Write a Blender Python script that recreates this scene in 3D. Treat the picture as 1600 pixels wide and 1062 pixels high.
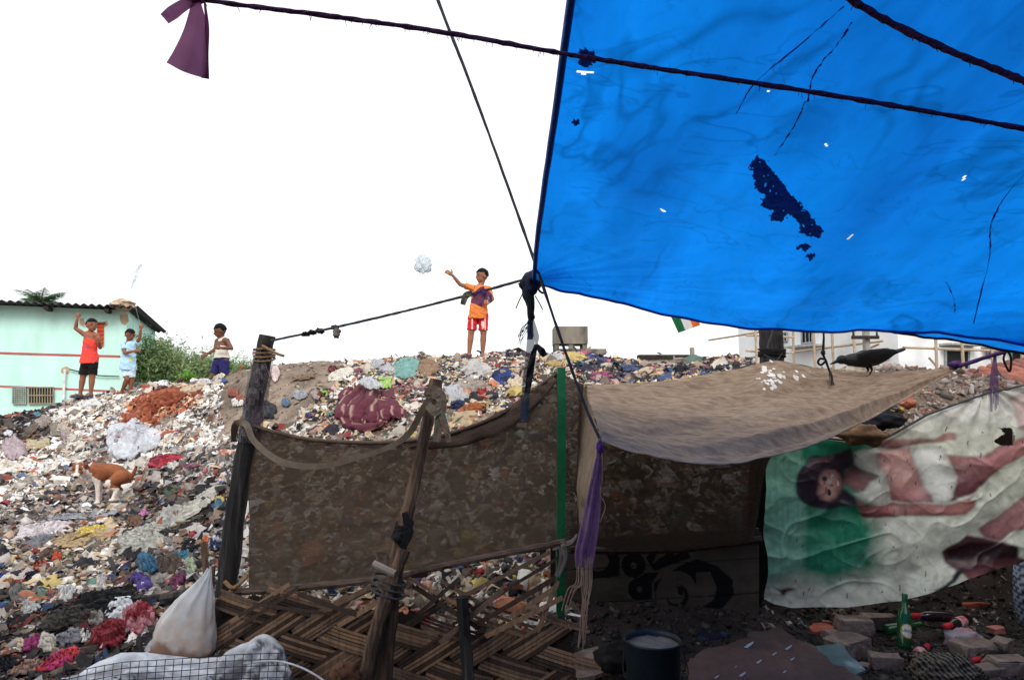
import bpy, bmesh, math, random
import numpy as np
from mathutils import Vector, Matrix
random.seed(7); RNG = np.random.default_rng(11)
for o in list(bpy.data.objects): bpy.data.objects.remove(o)
SC = bpy.context.scene
COL = SC.collection
R = math.radians
# ------------------------------------------------------------------ camera
F = 1067.0; PITCH = R(4.8); CAMZ = 1.6
cd = bpy.data.cameras.new('camera'); cam = bpy.data.objects.new('camera', cd); COL.objects.link(cam)
cd.sensor_width = 36; cd.lens = 36*F/1600; cd.clip_start = .05; cd.clip_end = 1500
cam.location = (0, 0, CAMZ); cam.rotation_euler = (R(90)+PITCH, 0, 0); SC.camera = cam
# ------------------------------------------------------------------ sky: bright even overcast
SUN_EL, SUN_AZ = R(40), R(172)      # azimuth from +Y towards +X: light from behind the camera
w = bpy.data.worlds.new('World'); SC.world = w; w.use_nodes = True
nt = w.node_tree; nt.nodes.clear()
sky = nt.nodes.new('ShaderNodeTexSky'); sky.sky_type = 'NISHITA'; sky.sun_disc = False
sky.sun_elevation = SUN_EL; sky.sun_rotation = SUN_AZ; sky.air_density = 1.0; sky.dust_density = 4.0; sky.ozone_density = 1.0
hsv = nt.nodes.new('ShaderNodeHueSaturation'); hsv.inputs['Saturation'].default_value = .12
mx = nt.nodes.new('ShaderNodeMix'); mx.data_type = 'RGBA'; mx.inputs['Factor'].default_value = .72
mx.inputs['B'].default_value = (12.2, 12.5, 12.7, 1)    # the cloud deck
bg = nt.nodes.new('ShaderNodeBackground'); bg.inputs['Strength'].default_value = .1
ow = nt.nodes.new('ShaderNodeOutputWorld')
nt.links.new(sky.outputs[0], hsv.inputs['Color']); nt.links.new(hsv.outputs[0], mx.inputs['A'])
nt.links.new(mx.outputs['Result'], bg.inputs['Color']); nt.links.new(bg.outputs[0], ow.inputs['Surface'])
sl = bpy.data.lights.new('sun', 'SUN'); sl.energy = 1.5; sl.angle = R(25); sl.color = (1, .97, .92)
so = bpy.data.objects.new('sun', sl); COL.objects.link(so); so.location = (0, -10, 14)
sdir = Vector((math.sin(SUN_AZ)*math.cos(SUN_EL), math.cos(SUN_AZ)*math.cos(SUN_EL), math.sin(SUN_EL)))
so.rotation_euler = sdir.to_track_quat('Z', 'Y').to_euler()
vs = SC.view_settings; vs.view_transform = 'Standard'; vs.look = 'None'; vs.exposure = 0.35; vs.gamma = 1; vs.use_curve_mapping = False
SC.render.engine = 'CYCLES'
SC.cycles.transparent_max_bounces = 24; SC.cycles.max_bounces = 8
# ------------------------------------------------------------------ pixels (1600 x 1062) -> points
CP, SP = math.cos(PITCH), math.sin(PITCH)
def ray(px, py):
    a = (np.asarray(px, float)-800)/F; b = (531-np.asarray(py, float))/F
    a, b = np.broadcast_arrays(a, b)
    return np.stack([a, CP-b*SP, SP+b*CP], -1)
def P(px, py, d):                      # the point of that pixel's ray at y = d
    r = ray(px, py); d = np.asarray(d, float)
    return np.array([0, 0, CAMZ]) + r*(d/r[..., 1])[..., None]
def PX(p):                             # point -> pixel
    p = np.asarray(p, float)-np.array([0, 0, CAMZ])
    f = p[..., 1]*CP+p[..., 2]*SP; u = -p[..., 1]*SP+p[..., 2]*CP
    return 800+F*p[..., 0]/f, 531-F*u/f
def PZ(px, py, z):                     # the point of that pixel's ray at height z
    r = ray(px, py); return np.array([0, 0, CAMZ])+r*((z-CAMZ)/r[..., 2])[..., None]
# ------------------------------------------------------------------ value noise
def _h(i, j, k, s):
    n = (i*374761393+j*668265263+k*2147483647+s*1274126177) & 0xFFFFFFFF
    n = ((n ^ (n >> 13))*1274126177) & 0xFFFFFFFF
    n = (n ^ (n >> 16)) & 0xFFFFFFFF
    return (n & 0xFFFFFF)/float(0xFFFFFF)
def vnoise(x, y, z=0., s=0):
    x, y, z = np.broadcast_arrays(np.asarray(x, float), np.asarray(y, float), np.asarray(z, float))
    i, j, k = np.floor(x).astype(np.int64), np.floor(y).astype(np.int64), np.floor(z).astype(np.int64)
    u, v, w_ = x-i, y-j, z-k
    u, v, w_ = u*u*(3-2*u), v*v*(3-2*v), w_*w_*(3-2*w_)
    r = 0
    for a in (0, 1):
        for b in (0, 1):
            for c in (0, 1):
                r = r + _h(i+a, j+b, k+c, s)*(u if a else 1-u)*(v if b else 1-v)*(w_ if c else 1-w_)
    return r*2-1
def fbm(x, y, z=0., s=0, o=3):
    r = 0; a = 1; f = 1
    for q in range(o): r = r+a*vnoise(np.asarray(x)*f, np.asarray(y)*f, np.asarray(z)*f, s+q); a *= .5; f *= 2.03
    return r
# ------------------------------------------------------------------ materials
MATS = {}
def lin(c):                            # sRGB 0..255 -> linear
    c = np.asarray(c, float)/255.
    return np.where(c <= .04045, c/12.92, ((c+.055)/1.055)**2.4)
def mat(name, col=None, rough=.85, var=.3, scale=6., bump=.25, bscale=40., stretch=(1, 1, 1), col2=None, spec=.3,
        transl=0., clear=0., attr=False, metal=0., c2amt=.5, alpha_noise=0., trcol=None, detail=5., holes=None):
    if name in MATS: return MATS[name]
    m = bpy.data.materials.new(name); m.use_nodes = True; MATS[name] = m
    t = m.node_tree; N = t.nodes; L = t.links; N.clear()
    out = N.new('ShaderNodeOutputMaterial'); b = N.new('ShaderNodeBsdfPrincipled')
    b.inputs['Roughness'].default_value = rough; b.inputs['Specular IOR Level'].default_value = spec; b.inputs['Metallic'].default_value = metal
    tc = N.new('ShaderNodeTexCoord'); mp = N.new('ShaderNodeMapping'); mp.inputs['Scale'].default_value = stretch
    L.new(tc.outputs['Object'], mp.inputs['Vector'])
    n1 = N.new('ShaderNodeTexNoise'); n1.inputs['Scale'].default_value = scale; n1.inputs['Detail'].default_value = detail; n1.inputs['Roughness'].default_value = .65
    L.new(mp.outputs[0], n1.inputs['Vector'])
    if attr:
        a = N.new('ShaderNodeAttribute'); a.attribute_name = 'Col'; csock = a.outputs['Color']
    else:
        rgb = N.new('ShaderNodeRGB'); rgb.outputs[0].default_value = (*[float(v) for v in col], 1); csock = rgb.outputs[0]
    if col2 is not None:
        rp = N.new('ShaderNodeValToRGB'); e = rp.color_ramp.elements
        e[0].position = max(0, c2amt-.08); e[0].color = (0, 0, 0, 1); e[1].position = min(1, c2amt+.1); e[1].color = (1, 1, 1, 1)
        n3 = N.new('ShaderNodeTexNoise'); n3.inputs['Scale'].default_value = scale*.6; n3.inputs['Detail'].default_value = 6
        L.new(mp.outputs[0], n3.inputs['Vector']); L.new(n3.outputs['Fac'], rp.inputs['Fac'])
        m2 = N.new('ShaderNodeMix'); m2.data_type = 'RGBA'; m2.inputs['B'].default_value = (*[float(v) for v in col2], 1)
        L.new(rp.outputs['Color'], m2.inputs['Factor']); L.new(csock, m2.inputs['A']); csock = m2.outputs['Result']
    mr = N.new('ShaderNodeMapRange'); mr.inputs['From Min'].default_value = .3; mr.inputs['From Max'].default_value = .7
    mr.inputs['To Min'].default_value = 1-var; mr.inputs['To Max'].default_value = 1+var
    L.new(n1.outputs['Fac'], mr.inputs['Value'])
    ml = N.new('ShaderNodeVectorMath'); ml.operation = 'SCALE'; L.new(csock, ml.inputs[0]); L.new(mr.outputs[0], ml.inputs['Scale'])
    csock = ml.outputs[0]; L.new(csock, b.inputs['Base Color'])
    if bump:
        n2 = N.new('ShaderNodeTexNoise'); n2.inputs['Scale'].default_value = bscale; n2.inputs['Detail'].default_value = 4
        L.new(mp.outputs[0], n2.inputs['Vector']); bp = N.new('ShaderNodeBump'); bp.inputs['Strength'].default_value = bump; bp.inputs['Distance'].default_value = .01
        L.new(n2.outputs['Fac'], bp.inputs['Height']); L.new(bp.outputs[0], b.inputs['Normal'])
    s = b.outputs[0]
    if transl:
        tr = N.new('ShaderNodeBsdfTranslucent')
        if trcol is not None:
            v2 = N.new('ShaderNodeVectorMath'); v2.operation = 'MULTIPLY'; v2.inputs[1].default_value = trcol; L.new(csock, v2.inputs[0]); L.new(v2.outputs[0], tr.inputs['Color'])
        else: L.new(csock, tr.inputs['Color'])
        x = N.new('ShaderNodeMixShader'); x.inputs[0].default_value = transl; L.new(s, x.inputs[1]); L.new(tr.outputs[0], x.inputs[2]); s = x.outputs[0]
    if clear:
        tp = N.new('ShaderNodeBsdfTransparent'); x = N.new('ShaderNodeMixShader'); L.new(s, x.inputs[1]); L.new(tp.outputs[0], x.inputs[2])
        if alpha_noise:
            n4 = N.new('ShaderNodeTexNoise'); n4.inputs['Scale'].default_value = alpha_noise; n4.inputs['Detail'].default_value = 6; n4.inputs['Roughness'].default_value = .7
            L.new(mp.outputs[0], n4.inputs['Vector'])
            m4 = N.new('ShaderNodeMapRange'); m4.inputs['From Min'].default_value = .36; m4.inputs['From Max'].default_value = .66
            m4.inputs['To Min'].default_value = clear*.35; m4.inputs['To Max'].default_value = min(1, clear*1.65); L.new(n4.outputs['Fac'], m4.inputs['Value']); L.new(m4.outputs[0], x.inputs[0])
        else: x.inputs[0].default_value = clear
        s = x.outputs[0]
    L.new(s, out.inputs['Surface'])
    return m
# ------------------------------------------------------------------ mesh building
class MB:
    """collects shapes (world coordinates) and links them as one mesh"""
    def __init__(s): s.v = []; s.f = []; s.n = 0; s.c = []
    def add(s, v, f, c=None):
        v = np.asarray(v, float).reshape(-1, 3); s.v.append(v)
        s.f.extend([tuple(int(i)+s.n for i in q) for q in f]); s.n += len(v)
        if c is not None:
            c = np.asarray(c, float); s.c.append(np.broadcast_to(c, (len(v), 3)).copy())
        return s
    def box(s, c, sx, sy, sz, rot=None, jit=0., col=None):
        q = np.array([[x, y, z] for x in (-.5, .5) for y in (-.5, .5) for z in (-.5, .5)])*np.array([sx, sy, sz])
        if jit: q = q+RNG.uniform(-jit, jit, q.shape)
        if rot is not None: q = q @ np.array(rot).T
        return s.add(q+np.asarray(c), [(0, 1, 3, 2), (4, 6, 7, 5), (0, 4, 5, 1), (2, 3, 7, 6), (0, 2, 6, 4), (1, 5, 7, 3)], col)
    def tube(s, pts, rad, n=8, col=None, cap=True, flat=1., up=(0, 0, 1), rough=0.):
        p = np.asarray(pts, float); m = len(p); rad = np.broadcast_to(np.asarray(rad, float), (m,))
        t = np.gradient(p, axis=0); t /= np.linalg.norm(t, axis=1)[:, None]+1e-9
        a = np.asarray(up, float); vs_ = []
        for i in range(m):
            x = np.cross(t[i], a)
            if np.linalg.norm(x) < 1e-3: x = np.cross(t[i], [1, .1, 0])
            x /= np.linalg.norm(x); y = np.cross(x, t[i]); y /= np.linalg.norm(y); a = y
            th = np.linspace(0, 2*math.pi, n, endpoint=False); rr = rad[i]*(1+(RNG.uniform(-rough, rough, n) if rough else 0))
            vs_.append(p[i]+np.outer(np.cos(th)*rr, x)+np.outer(np.sin(th)*rr*flat, y))
        f = []
        for i in range(m-1):
            for j in range(n): f.append((i*n+j, i*n+(j+1) % n, (i+1)*n+(j+1) % n, (i+1)*n+j))
        if cap: f.append(tuple(range(n-1, -1, -1))); f.append(tuple((m-1)*n+j for j in range(n)))
        return s.add(np.concatenate(vs_), f, col)
    def grid(s, g, col=None, mask=None):
        g = np.asarray(g, float); a, b = g.shape[:2]
        f = [(i*b+j, i*b+j+1, (i+1)*b+j+1, (i+1)*b+j) for i in range(a-1) for j in range(b-1) if mask is None or mask[i, j]]
        return s.add(g.reshape(-1, 3), f, None if col is None else np.asarray(col, float).reshape(-1, 3) if np.ndim(col) > 1 else col)
    def lathe(s, prof, c, axis=(0, 0, 1), n=16, col=None):
        ax = np.asarray(axis, float); ax /= np.linalg.norm(ax)
        x = np.cross(ax, [0, 1, 0]) if abs(ax[1]) < .9 else np.cross(ax, [1, 0, 0]); x /= np.linalg.norm(x); y = np.cross(ax, x)
        th = np.linspace(0, 2*math.pi, n, endpoint=False); v = []
        for r, h in prof: v.append(np.asarray(c)+ax*h+np.outer(np.cos(th)*r, x)+np.outer(np.sin(th)*r, y))
        m = len(prof); f = [(i*n+j, i*n+(j+1) % n, (i+1)*n+(j+1) % n, (i+1)*n+j) for i in range(m-1) for j in range(n)]
        if prof[0][0] > 1e-4: f.append(tuple(range(n-1, -1, -1)))
        if prof[-1][0] > 1e-4: f.append(tuple((m-1)*n+j for j in range(n)))
        return s.add(np.concatenate(v), f, col)
    def ell(s, c, r, rot=None, n=12, col=None, noise=0., seed=0):
        th = np.linspace(0, math.pi, n); ph = np.linspace(0, 2*math.pi, 2*n, endpoint=False)
        q = np.array([[math.sin(a)*math.cos(b), math.sin(a)*math.sin(b), math.cos(a)] for a in th[1:-1] for b in ph]+[[0, 0, 1], [0, 0, -1]])
        if noise: q = q*(1+noise*fbm(q[:, 0]*2+seed, q[:, 1]*2, q[:, 2]*2, seed))[:, None]
        q = q*np.asarray(r)
        if rot is not None: q = q @ np.array(rot).T
        m = 2*n; k = n-2; f = [(i*m+j, i*m+(j+1) % m, (i+1)*m+(j+1) % m, (i+1)*m+j) for i in range(k-1) for j in range(m)]
        f += [(k*m, (j+1) % m, j) for j in range(m)]+[(k*m+1, (k-1)*m+j, (k-1)*m+(j+1) % m) for j in range(m)]
        return s.add(q+np.asarray(c), f, col)
    def build(s, name, m, parent=None, smooth=False, origin=None, solid=0., subsurf=0):
        v = np.concatenate(s.v) if s.v else np.zeros((0, 3))
        if parent is not None: org = WORG[parent.name]
        elif origin is not None: org = np.asarray(origin, float)
        else: org = np.array([v[:, 0].mean(), v[:, 1].mean(), v[:, 2].min()])
        me = bpy.data.meshes.new(name); me.from_pydata((v-org).tolist(), [], s.f); me.materials.append(m)
        if s.c:
            c = np.concatenate(s.c); at = me.color_attributes.new('Col', 'FLOAT_COLOR', 'POINT')
            at.data.foreach_set('color', np.concatenate([c, np.ones((len(c), 1))], 1).ravel())
        if smooth: me.polygons.foreach_set('use_smooth', [True]*len(me.polygons))
        o = bpy.data.objects.new(name, me); COL.objects.link(o); WORG[o.name] = org
        if parent is not None: o.parent = parent
        else: o.location = org
        if solid: md = o.modifiers.new('thickness', 'SOLIDIFY'); md.thickness = solid; md.offset = 0
        if subsurf: md = o.modifiers.new('subdivision', 'SUBSURF'); md.levels = md.render_levels = subsurf
        return o
WORG = {}
def tag(o, label=None, cat=None, group=None, kind=None):
    if label: o['label'] = label
    if cat: o['category'] = cat
    if group: o['group'] = group
    if kind: o['kind'] = kind
    return o
def thing(name, loc, label, cat, group=None):
    o = bpy.data.objects.new(name, None); COL.objects.link(o); o.location = [float(v) for v in loc]; o.empty_display_size = .1
    WORG[o.name] = np.asarray(loc, float); return tag(o, label, cat, group)
def rotz(a): c, s = math.cos(a), math.sin(a); return np.array([[c, -s, 0], [s, c, 0], [0, 0, 1.]])
def basis(d, up=(0, 0, 1)):
    """columns: side, d, up"""
    d = np.asarray(d, float); d = d/np.linalg.norm(d); x = np.cross(d, up)
    if np.linalg.norm(x) < 1e-4: x = np.cross(d, (1, 0, 0))
    x /= np.linalg.norm(x); return np.stack([x, d, np.cross(x, d)], 1)
def crom(pts, n):
    """n samples of a smooth curve through pts"""
    p = np.asarray(pts, float); m = len(p); q = np.concatenate([[2*p[0]-p[1]], p, [2*p[-1]-p[-2]]])
    t = np.linspace(0, m-1, n); i = np.minimum(t.astype(int), m-2); u = (t-i).reshape((-1,)+(1,)*(p.ndim-1))
    a, b, c, d = q[i], q[i+1], q[i+2], q[i+3]
    return .5*(2*b+(c-a)*u+(2*a-5*b+4*c-d)*u*u+(3*b-a-3*c+d)*u**3)
def net(rows, nu, nv):
    """rows: list of lists of points (any length) -> nv x nu smooth grid"""
    g = np.stack([crom(r, nu) for r in rows]); return crom(g, nv)
def gnormal(g):
    n = np.cross(np.gradient(g, axis=1), np.gradient(g, axis=0)); return n/(np.linalg.norm(n, axis=2)[..., None]+1e-9)
def inpoly(x, y, poly):
    c = np.zeros(np.shape(x), bool); n = len(poly)
    for i in range(n):
        x0, y0 = poly[i]; x1, y1 = poly[i-1]
        k = ((y0 > y) != (y1 > y)); c ^= k & (x < (x1-x0)*(y-y0)/((y1-y0) if y1 != y0 else 1e-9)+x0)
    return c
def organic(name, mb, voxel, m, parent=None, colfn=None, smooth=3, disp=None, origin=None):
    """union of closed shapes as one continuous skin"""
    me = bpy.data.meshes.new('t'); me.from_pydata(np.concatenate(mb.v).tolist(), [], mb.f); o = bpy.data.objects.new('t', me); COL.objects.link(o)
    r = o.modifiers.new('r', 'REMESH'); r.mode = 'VOXEL'; r.voxel_size = voxel
    if smooth: q = o.modifiers.new('s', 'SMOOTH'); q.factor = .5; q.iterations = smooth
    dg = bpy.context.evaluated_depsgraph_get(); e = o.evaluated_get(dg).to_mesh()
    n = len(e.vertices); v = np.empty(n*3); e.vertices.foreach_get('co', v); v = v.reshape(-1, 3)
    nn = np.empty(n*3); e.vertices.foreach_get('normal', nn); nn = nn.reshape(-1, 3)
    f = [tuple(p.vertices) for p in e.polygons]
    o.evaluated_get(dg).to_mesh_clear(); bpy.data.objects.remove(o); bpy.data.meshes.remove(me)
    b = MB(); c = colfn(v) if colfn else None
    if disp: v = v+nn*disp(v)[:, None]
    b.add(v, f, c)
    return b.build(name, m, parent, smooth=True, origin=origin)
# ================================================================== terrain
ANCH = [(0,1062,3.9),(150,1062,3.9),(300,1050,4.0),(0,950,4.7),(150,950,4.7),(280,950,4.65),(0,870,5.6),(150,870,5.6),(300,860,5.5),
 (0,790,7.0),(150,787,7.3),(300,770,7.0),(0,720,8.4),(150,710,8.6),(300,690,8.3),(0,665,9.9),(70,641,10.2),(140,620,10.0),(200,613,9.9),
 (260,605,9.8),(330,592,9.5),(395,577,9.3),(375,880,5.2),(470,930,4.9),(620,930,4.9),(780,930,4.9),(400,780,5.8),(560,780,5.5),(700,780,5.5),
 (850,780,5.3),(450,670,7.0),(560,680,6.2),(700,680,6.0),(850,640,6.2),(430,600,8.5),(560,600,8.0),(700,600,7.8),(850,590,7.6),
 (430,569,9.4),(560,566,9.3),(660,561,9.3),(745,558,9.5),(850,557,9.0),(930,566,8.8),(1030,577,8.8),(1120,582,8.6),(950,720,5.7),(1000,800,5.4),(1150,800,5.4),
 (1250,595,8.5),(1350,606,8.0),(1440,616,7.6),(1520,622,7.6),(1600,616,7.6),(1400,680,5.8),(1500,650,6.1),(1600,620,6.1),(1300,920,5.3),(1500,900,5.3),(1600,900,5.3)]
A = np.array([P(*a) for a in ANCH])
W_ = [(x, y, 0.0) for x in (-9, -6, -3, 0, 3, 6, 9) for y in (0., 2.6)]+[(x, 4.3, .0) for x in (-1.2, 0, .8, 1.6, 2.6, 3.6)]+[(5, 4.6, .1), (6, 5.2, .3), (8, 6, .8), (9, 9, 1.7)]
W_ += [(x, 15.5, -.1) for x in (-12, -8, -4, 0, 4, 8, 12)]+[(-10, 12., .8), (-7, 11.6, 1.3), (-4, 11.5, 1.3), (0, 11.5, 1.5), (4, 11.5, 1.3), (8, 11.5, 1.2), (-12, 9, .7), (-10, 6, .1), (-8, 4.4, .02)]
A = np.concatenate([A, np.array(W_)])
def _tps(p, q):
    r2 = ((p[:, None, :]-q[None])**2).sum(-1); return .5*r2*np.log(r2+1e-9)
n_ = len(A); K = _tps(A[:, :2], A[:, :2])+np.eye(n_)*.05; Q = np.concatenate([np.ones((n_, 1)), A[:, :2]], 1)
sol = np.linalg.solve(np.block([[K, Q], [Q.T, np.zeros((3, 3))]]), np.concatenate([A[:, 2], np.zeros(3)]))
TX0, TX1, TY0, TY1, TS = -13., 11., 1.5, 16., .05
gx = np.arange(TX0, TX1+1e-6, TS); gy = np.arange(TY0, TY1+1e-6, TS)
gX, gY = np.meshgrid(gx, gy); fl = np.stack([gX.ravel(), gY.ravel()], 1)
HZ = (_tps(fl, A[:, :2]) @ sol[:n_] + np.concatenate([np.ones((len(fl), 1)), fl], 1) @ sol[n_:]).reshape(gX.shape)
amp = np.clip((gY-4.4)/1.5, 0, 1)
HZ = HZ+amp*(.07*fbm(gX*1.3, gY*1.3, 0, 3)+.03*vnoise(gX*4, gY*4, 0, 9))+.008*fbm(gX*6, gY*6, 0, 5)
HZ = np.where(gY < 4.3, np.maximum(HZ*np.clip((gY-3.4)/.9, 0, 1), -.02)+.006*fbm(gX*5, gY*5, 0, 8), HZ)
HZ = np.where(gY > 15, HZ-(gY-15)*.6, HZ)
def H(x, y):
    u = np.clip((np.asarray(x, float)-TX0)/TS, 0, len(gx)-1.001); v = np.clip((np.asarray(y, float)-TY0)/TS, 0, len(gy)-1.001)
    i = u.astype(int); j = v.astype(int); a = u-i; b = v-j
    return HZ[j, i]*(1-a)*(1-b)+HZ[j, i+1]*a*(1-b)+HZ[j+1, i]*(1-a)*b+HZ[j+1, i+1]*a*b
def HN(x, y, e=.12):
    n = np.stack([-(H(x+e, y)-H(x-e, y))/(2*e), -(H(x, y+e)-H(x, y-e))/(2*e), np.ones(np.shape(x))], -1)
    return n/np.linalg.norm(n, axis=-1)[..., None]
def G(px, py, d0=3.3, d1=14.):
    """first point of the heap on that pixel's ray"""
    px, py = np.broadcast_arrays(np.asarray(px, float), np.asarray(py, float)); r = ray(px, py); r = r/r[..., 1:2]
    best = np.full(px.shape, np.nan); done = np.zeros(px.shape, bool)
    gap = np.full(px.shape, 9.); near = np.full(px.shape, d1)
    for d in np.arange(d0, d1, .03):
        h = CAMZ+r[..., 2]*d-H(r[..., 0]*d, d)
        k = (~done) & (h < 0); best = np.where(k, d, best); done |= k
        g = (~done) & (h < gap); gap = np.where(g, h, gap); near = np.where(g, d, near)
    d = np.where(done, best, near); p = np.array([0, 0, CAMZ])+r*d[..., None]; p[..., 2] = H(p[..., 0], p[..., 1]); return p
dirt = mat('heap_dirt', rough=.95, var=.4, scale=5, bump=.6, bscale=25, attr=True)
soil_shade = np.clip((gX-.1+.25*fbm(gX*2, gY*2, 0, 61))/.25, 0, 1)*np.clip((5.6-gY+.3*fbm(gX*2, gY*2, 0, 62))/.4, 0, 1)   # dark camp earth deepened in colour for foreground shade; sandy earth on the dump
soil_shade = np.maximum(soil_shade, np.clip((4.7-gY)/.4, 0, 1))[..., None]; wet = np.clip(.5+fbm(gX*1.5, gY*1.5, 0, 64)*.8, 0, 1)[..., None]
DC = (lin((140, 124, 110))*(1-wet)+lin((108, 95, 84))*wet)*(1-soil_shade)+lin((58, 51, 47))*soil_shade
st = slice(None, None, 2)
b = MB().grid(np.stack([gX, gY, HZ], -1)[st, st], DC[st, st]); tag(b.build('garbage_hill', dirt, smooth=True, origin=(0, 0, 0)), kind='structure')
g = np.stack(np.meshgrid(np.array([-300, -60, -14, -8, 0, 8, 14, 60, 300.]), np.array([-60, -8, -2, 3, 8, 16, 40, 120, 600.])), -1)
gz = np.full(g.shape[:2], -.06); b = MB().grid(np.concatenate([g, gz[..., None]], -1)); tag(b.build('ground', mat('ground_dirt', lin((72, 64, 58)), .95, .35, 3, .5, 30), origin=(0, 0, 0)), kind='structure')

# ================================================================== loose scraps nobody could count
def desat(c, k=.22): c = np.asarray(c, float); return c*(1-k)+k*(c @ np.array([.25, .6, .15]))
def pal(*rows):
    c = []; wt = []
    for r in rows: c.append(desat(lin(r[:3]))); wt.append(r[3])
    wt = np.array(wt, float); return np.array(c), wt/wt.sum()
PAL = dict(
 white=pal((214,210,206,9),(196,190,184,8),(232,230,228,6),(178,170,164,7),(150,140,132,6),(188,168,150,5),(206,212,220,4),(122,112,104,5),(92,84,78,4),(170,72,44,1.2),(60,56,58,2.5),(186,150,120,2),(120,46,50,.5),(70,96,140,.4)),
 grey=pal((176,172,172,7),(150,146,148,8),(120,114,112,8),(98,90,86,8),(204,202,204,5),(70,66,68,6),(132,110,94,6),(180,150,130,3),(40,38,44,5),(150,70,50,1.2),(60,84,130,.6),(150,40,56,.6)),
 dark=pal((38,36,42,10),(62,56,56,8),(92,82,76,7),(122,110,102,6),(160,152,148,4),(200,196,194,2.2),(150,70,40,1.6),(110,34,40,1.2),(40,58,96,1.5),(64,90,70,.8),(120,90,60,3),(214,90,40,.6),(28,26,32,6),(60,120,150,.5),(86,60,130,.6)),
 orange=pal((178,88,46,8),(150,66,34,7),(200,116,66,5),(214,160,120,3),(120,60,40,4),(200,190,180,3),(230,190,150,2)),
 sand=pal((150,134,120,8),(128,112,98,8),(172,156,142,6),(110,96,86,5),(190,170,154,2),(160,84,62,1),(200,196,194,1)),
 mixed=pal((206,200,194,8),(180,170,160,7),(150,132,116,7),(196,172,132,6),(226,222,218,5),(110,98,88,6),(70,62,60,5),(42,44,56,5),(46,66,112,2.2),(150,40,44,1.6),(190,110,70,2),(200,150,150,1.6),(90,130,120,1.2),(200,176,90,1.4),(110,60,80,1.2)),
 cloth=pal((40,46,66,6),(62,90,140,3),(200,190,180,5),(160,130,110,4),(110,70,80,3),(190,80,120,2),(220,190,130,3),(60,56,60,6),(90,120,110,2),(160,140,130,5)))
def zone(px, py, x, y):
    n = fbm(x*1.1, y*1.1, 0, 21); k = np.full(px.shape, 'mixed', dtype=object)
    left = px < 395
    k[left] = 'white'
    k[left & (n > .35)] = 'grey'
    k[left & (py > 800+60*n)] = 'grey'
    k[left & (py > 800+70*n) & (px > 150)] = 'mixed'
    k[left & (py > 865+60*n)] = 'dark'; k[left & (py > 850) & (n > .05)] = 'mixed'
    k[(px < 75+30*n) & (py < 690) ] = 'dark'
    k[left & (px > 205) & (py > 730+50*n)] = 'grey'; k[left & (px > 215) & (py > 780+60*n) & (n < .1)] = 'dark'
    k[left & (px > 340) & (py > 605) & (py < 690) & (n > -.1)] = 'sand'
    d = ((px-262-(628-py)*1.2)/62)**2+((py-628)/20.)**2; k[d < 1+.7*n] = 'orange'
    k[(px > 170) & (px < 250) & (py > 640) & (py < 690) & (n > .3)] = 'orange'
    s = (px >= 345) & (px < 505+40*n+(640-py)*.5) & (py < 668); k[s] = 'sand'
    k[(px >= 900) & (px < 1180) & (py < 600)] = 'cloth'
    k[(px >= 1180)] = 'sand'
    return k
def big_templates():
    T = []
    for q in range(14):
        u, v = np.meshgrid(np.linspace(-.5, .5, 6), np.linspace(-.5, .5, 5)); a = RNG.uniform(0, 3.14); e = 1+.22*fbm(u*2.4+q*9, v*2.4, 0, q, 2)
        uu_ = u*math.cos(a)+v*math.sin(a); z = .14*np.sin(uu_*RNG.uniform(5, 12)+q)+.12*fbm(u*4+q*3, v*4, 0, q+40)-.35*(np.maximum(np.abs(u), np.abs(v))**2)
        T.append((np.stack([u*e+.08*fbm(u*4, v*4, 5, q), v*e*RNG.uniform(.5, 1)+.08*fbm(u*4, v*4, 9, q), z], -1).reshape(-1, 3), [(i*6+j, i*6+j+1, (i+1)*6+j+1, (i+1)*6+j) for i in range(4) for j in range(5)]))
    return T
def templates():
    T = []
    for q in range(10):                                    # crumpled sheets
        u, v = np.meshgrid(np.linspace(-.5, .5, 4), np.linspace(-.5, .5, 3)); z = RNG.uniform(-.22, .22, u.shape)
        p = np.stack([u+RNG.uniform(-.12, .12, u.shape), v+RNG.uniform(-.16, .16, u.shape), z], -1).reshape(-1, 3)
        T.append((p, [(i*4+j, i*4+j+1, (i+1)*4+j+1, (i+1)*4+j) for i in range(2) for j in range(3)]))
    for q in range(6):                                     # curled strips
        t = np.linspace(-.9, .9, 6); c = np.stack([t, .35*np.sin(t*RNG.uniform(1, 4)+q), .25*np.sin(t*RNG.uniform(2, 5)+q*2)], -1); wv = np.array([0, .13, .06])
        p = np.stack([c-wv, c+wv], 1).reshape(-1, 3); T.append((p, [(2*i, 2*i+1, 2*i+3, 2*i+2) for i in range(5)]))
    for q in range(4):                                     # chunks
        p = np.array([[x, y, z] for x in (-.4, .4) for y in (-.3, .3) for z in (-.2, .2)])+RNG.uniform(-.1, .1, (8, 3))
        T.append((p, [(0, 1, 3, 2), (4, 6, 7, 5), (0, 4, 5, 1), (2, 3, 7, 6), (0, 2, 6, 4), (1, 5, 7, 3)]))
    return T
TPL = templates(); BIG = big_templates()
def rotmats(nrm, yaw, tilt):
    n = len(nrm); a = nrm+tilt*RNG.normal(size=(n, 3)); a /= np.linalg.norm(a, axis=1)[:, None]
    x = np.stack([np.cos(yaw), np.sin(yaw), np.zeros(n)], 1); x -= a*(x*a).sum(1)[:, None]; x /= np.linalg.norm(x, axis=1)[:, None]
    return np.stack([x, np.cross(a, x), a], 2)
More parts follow.
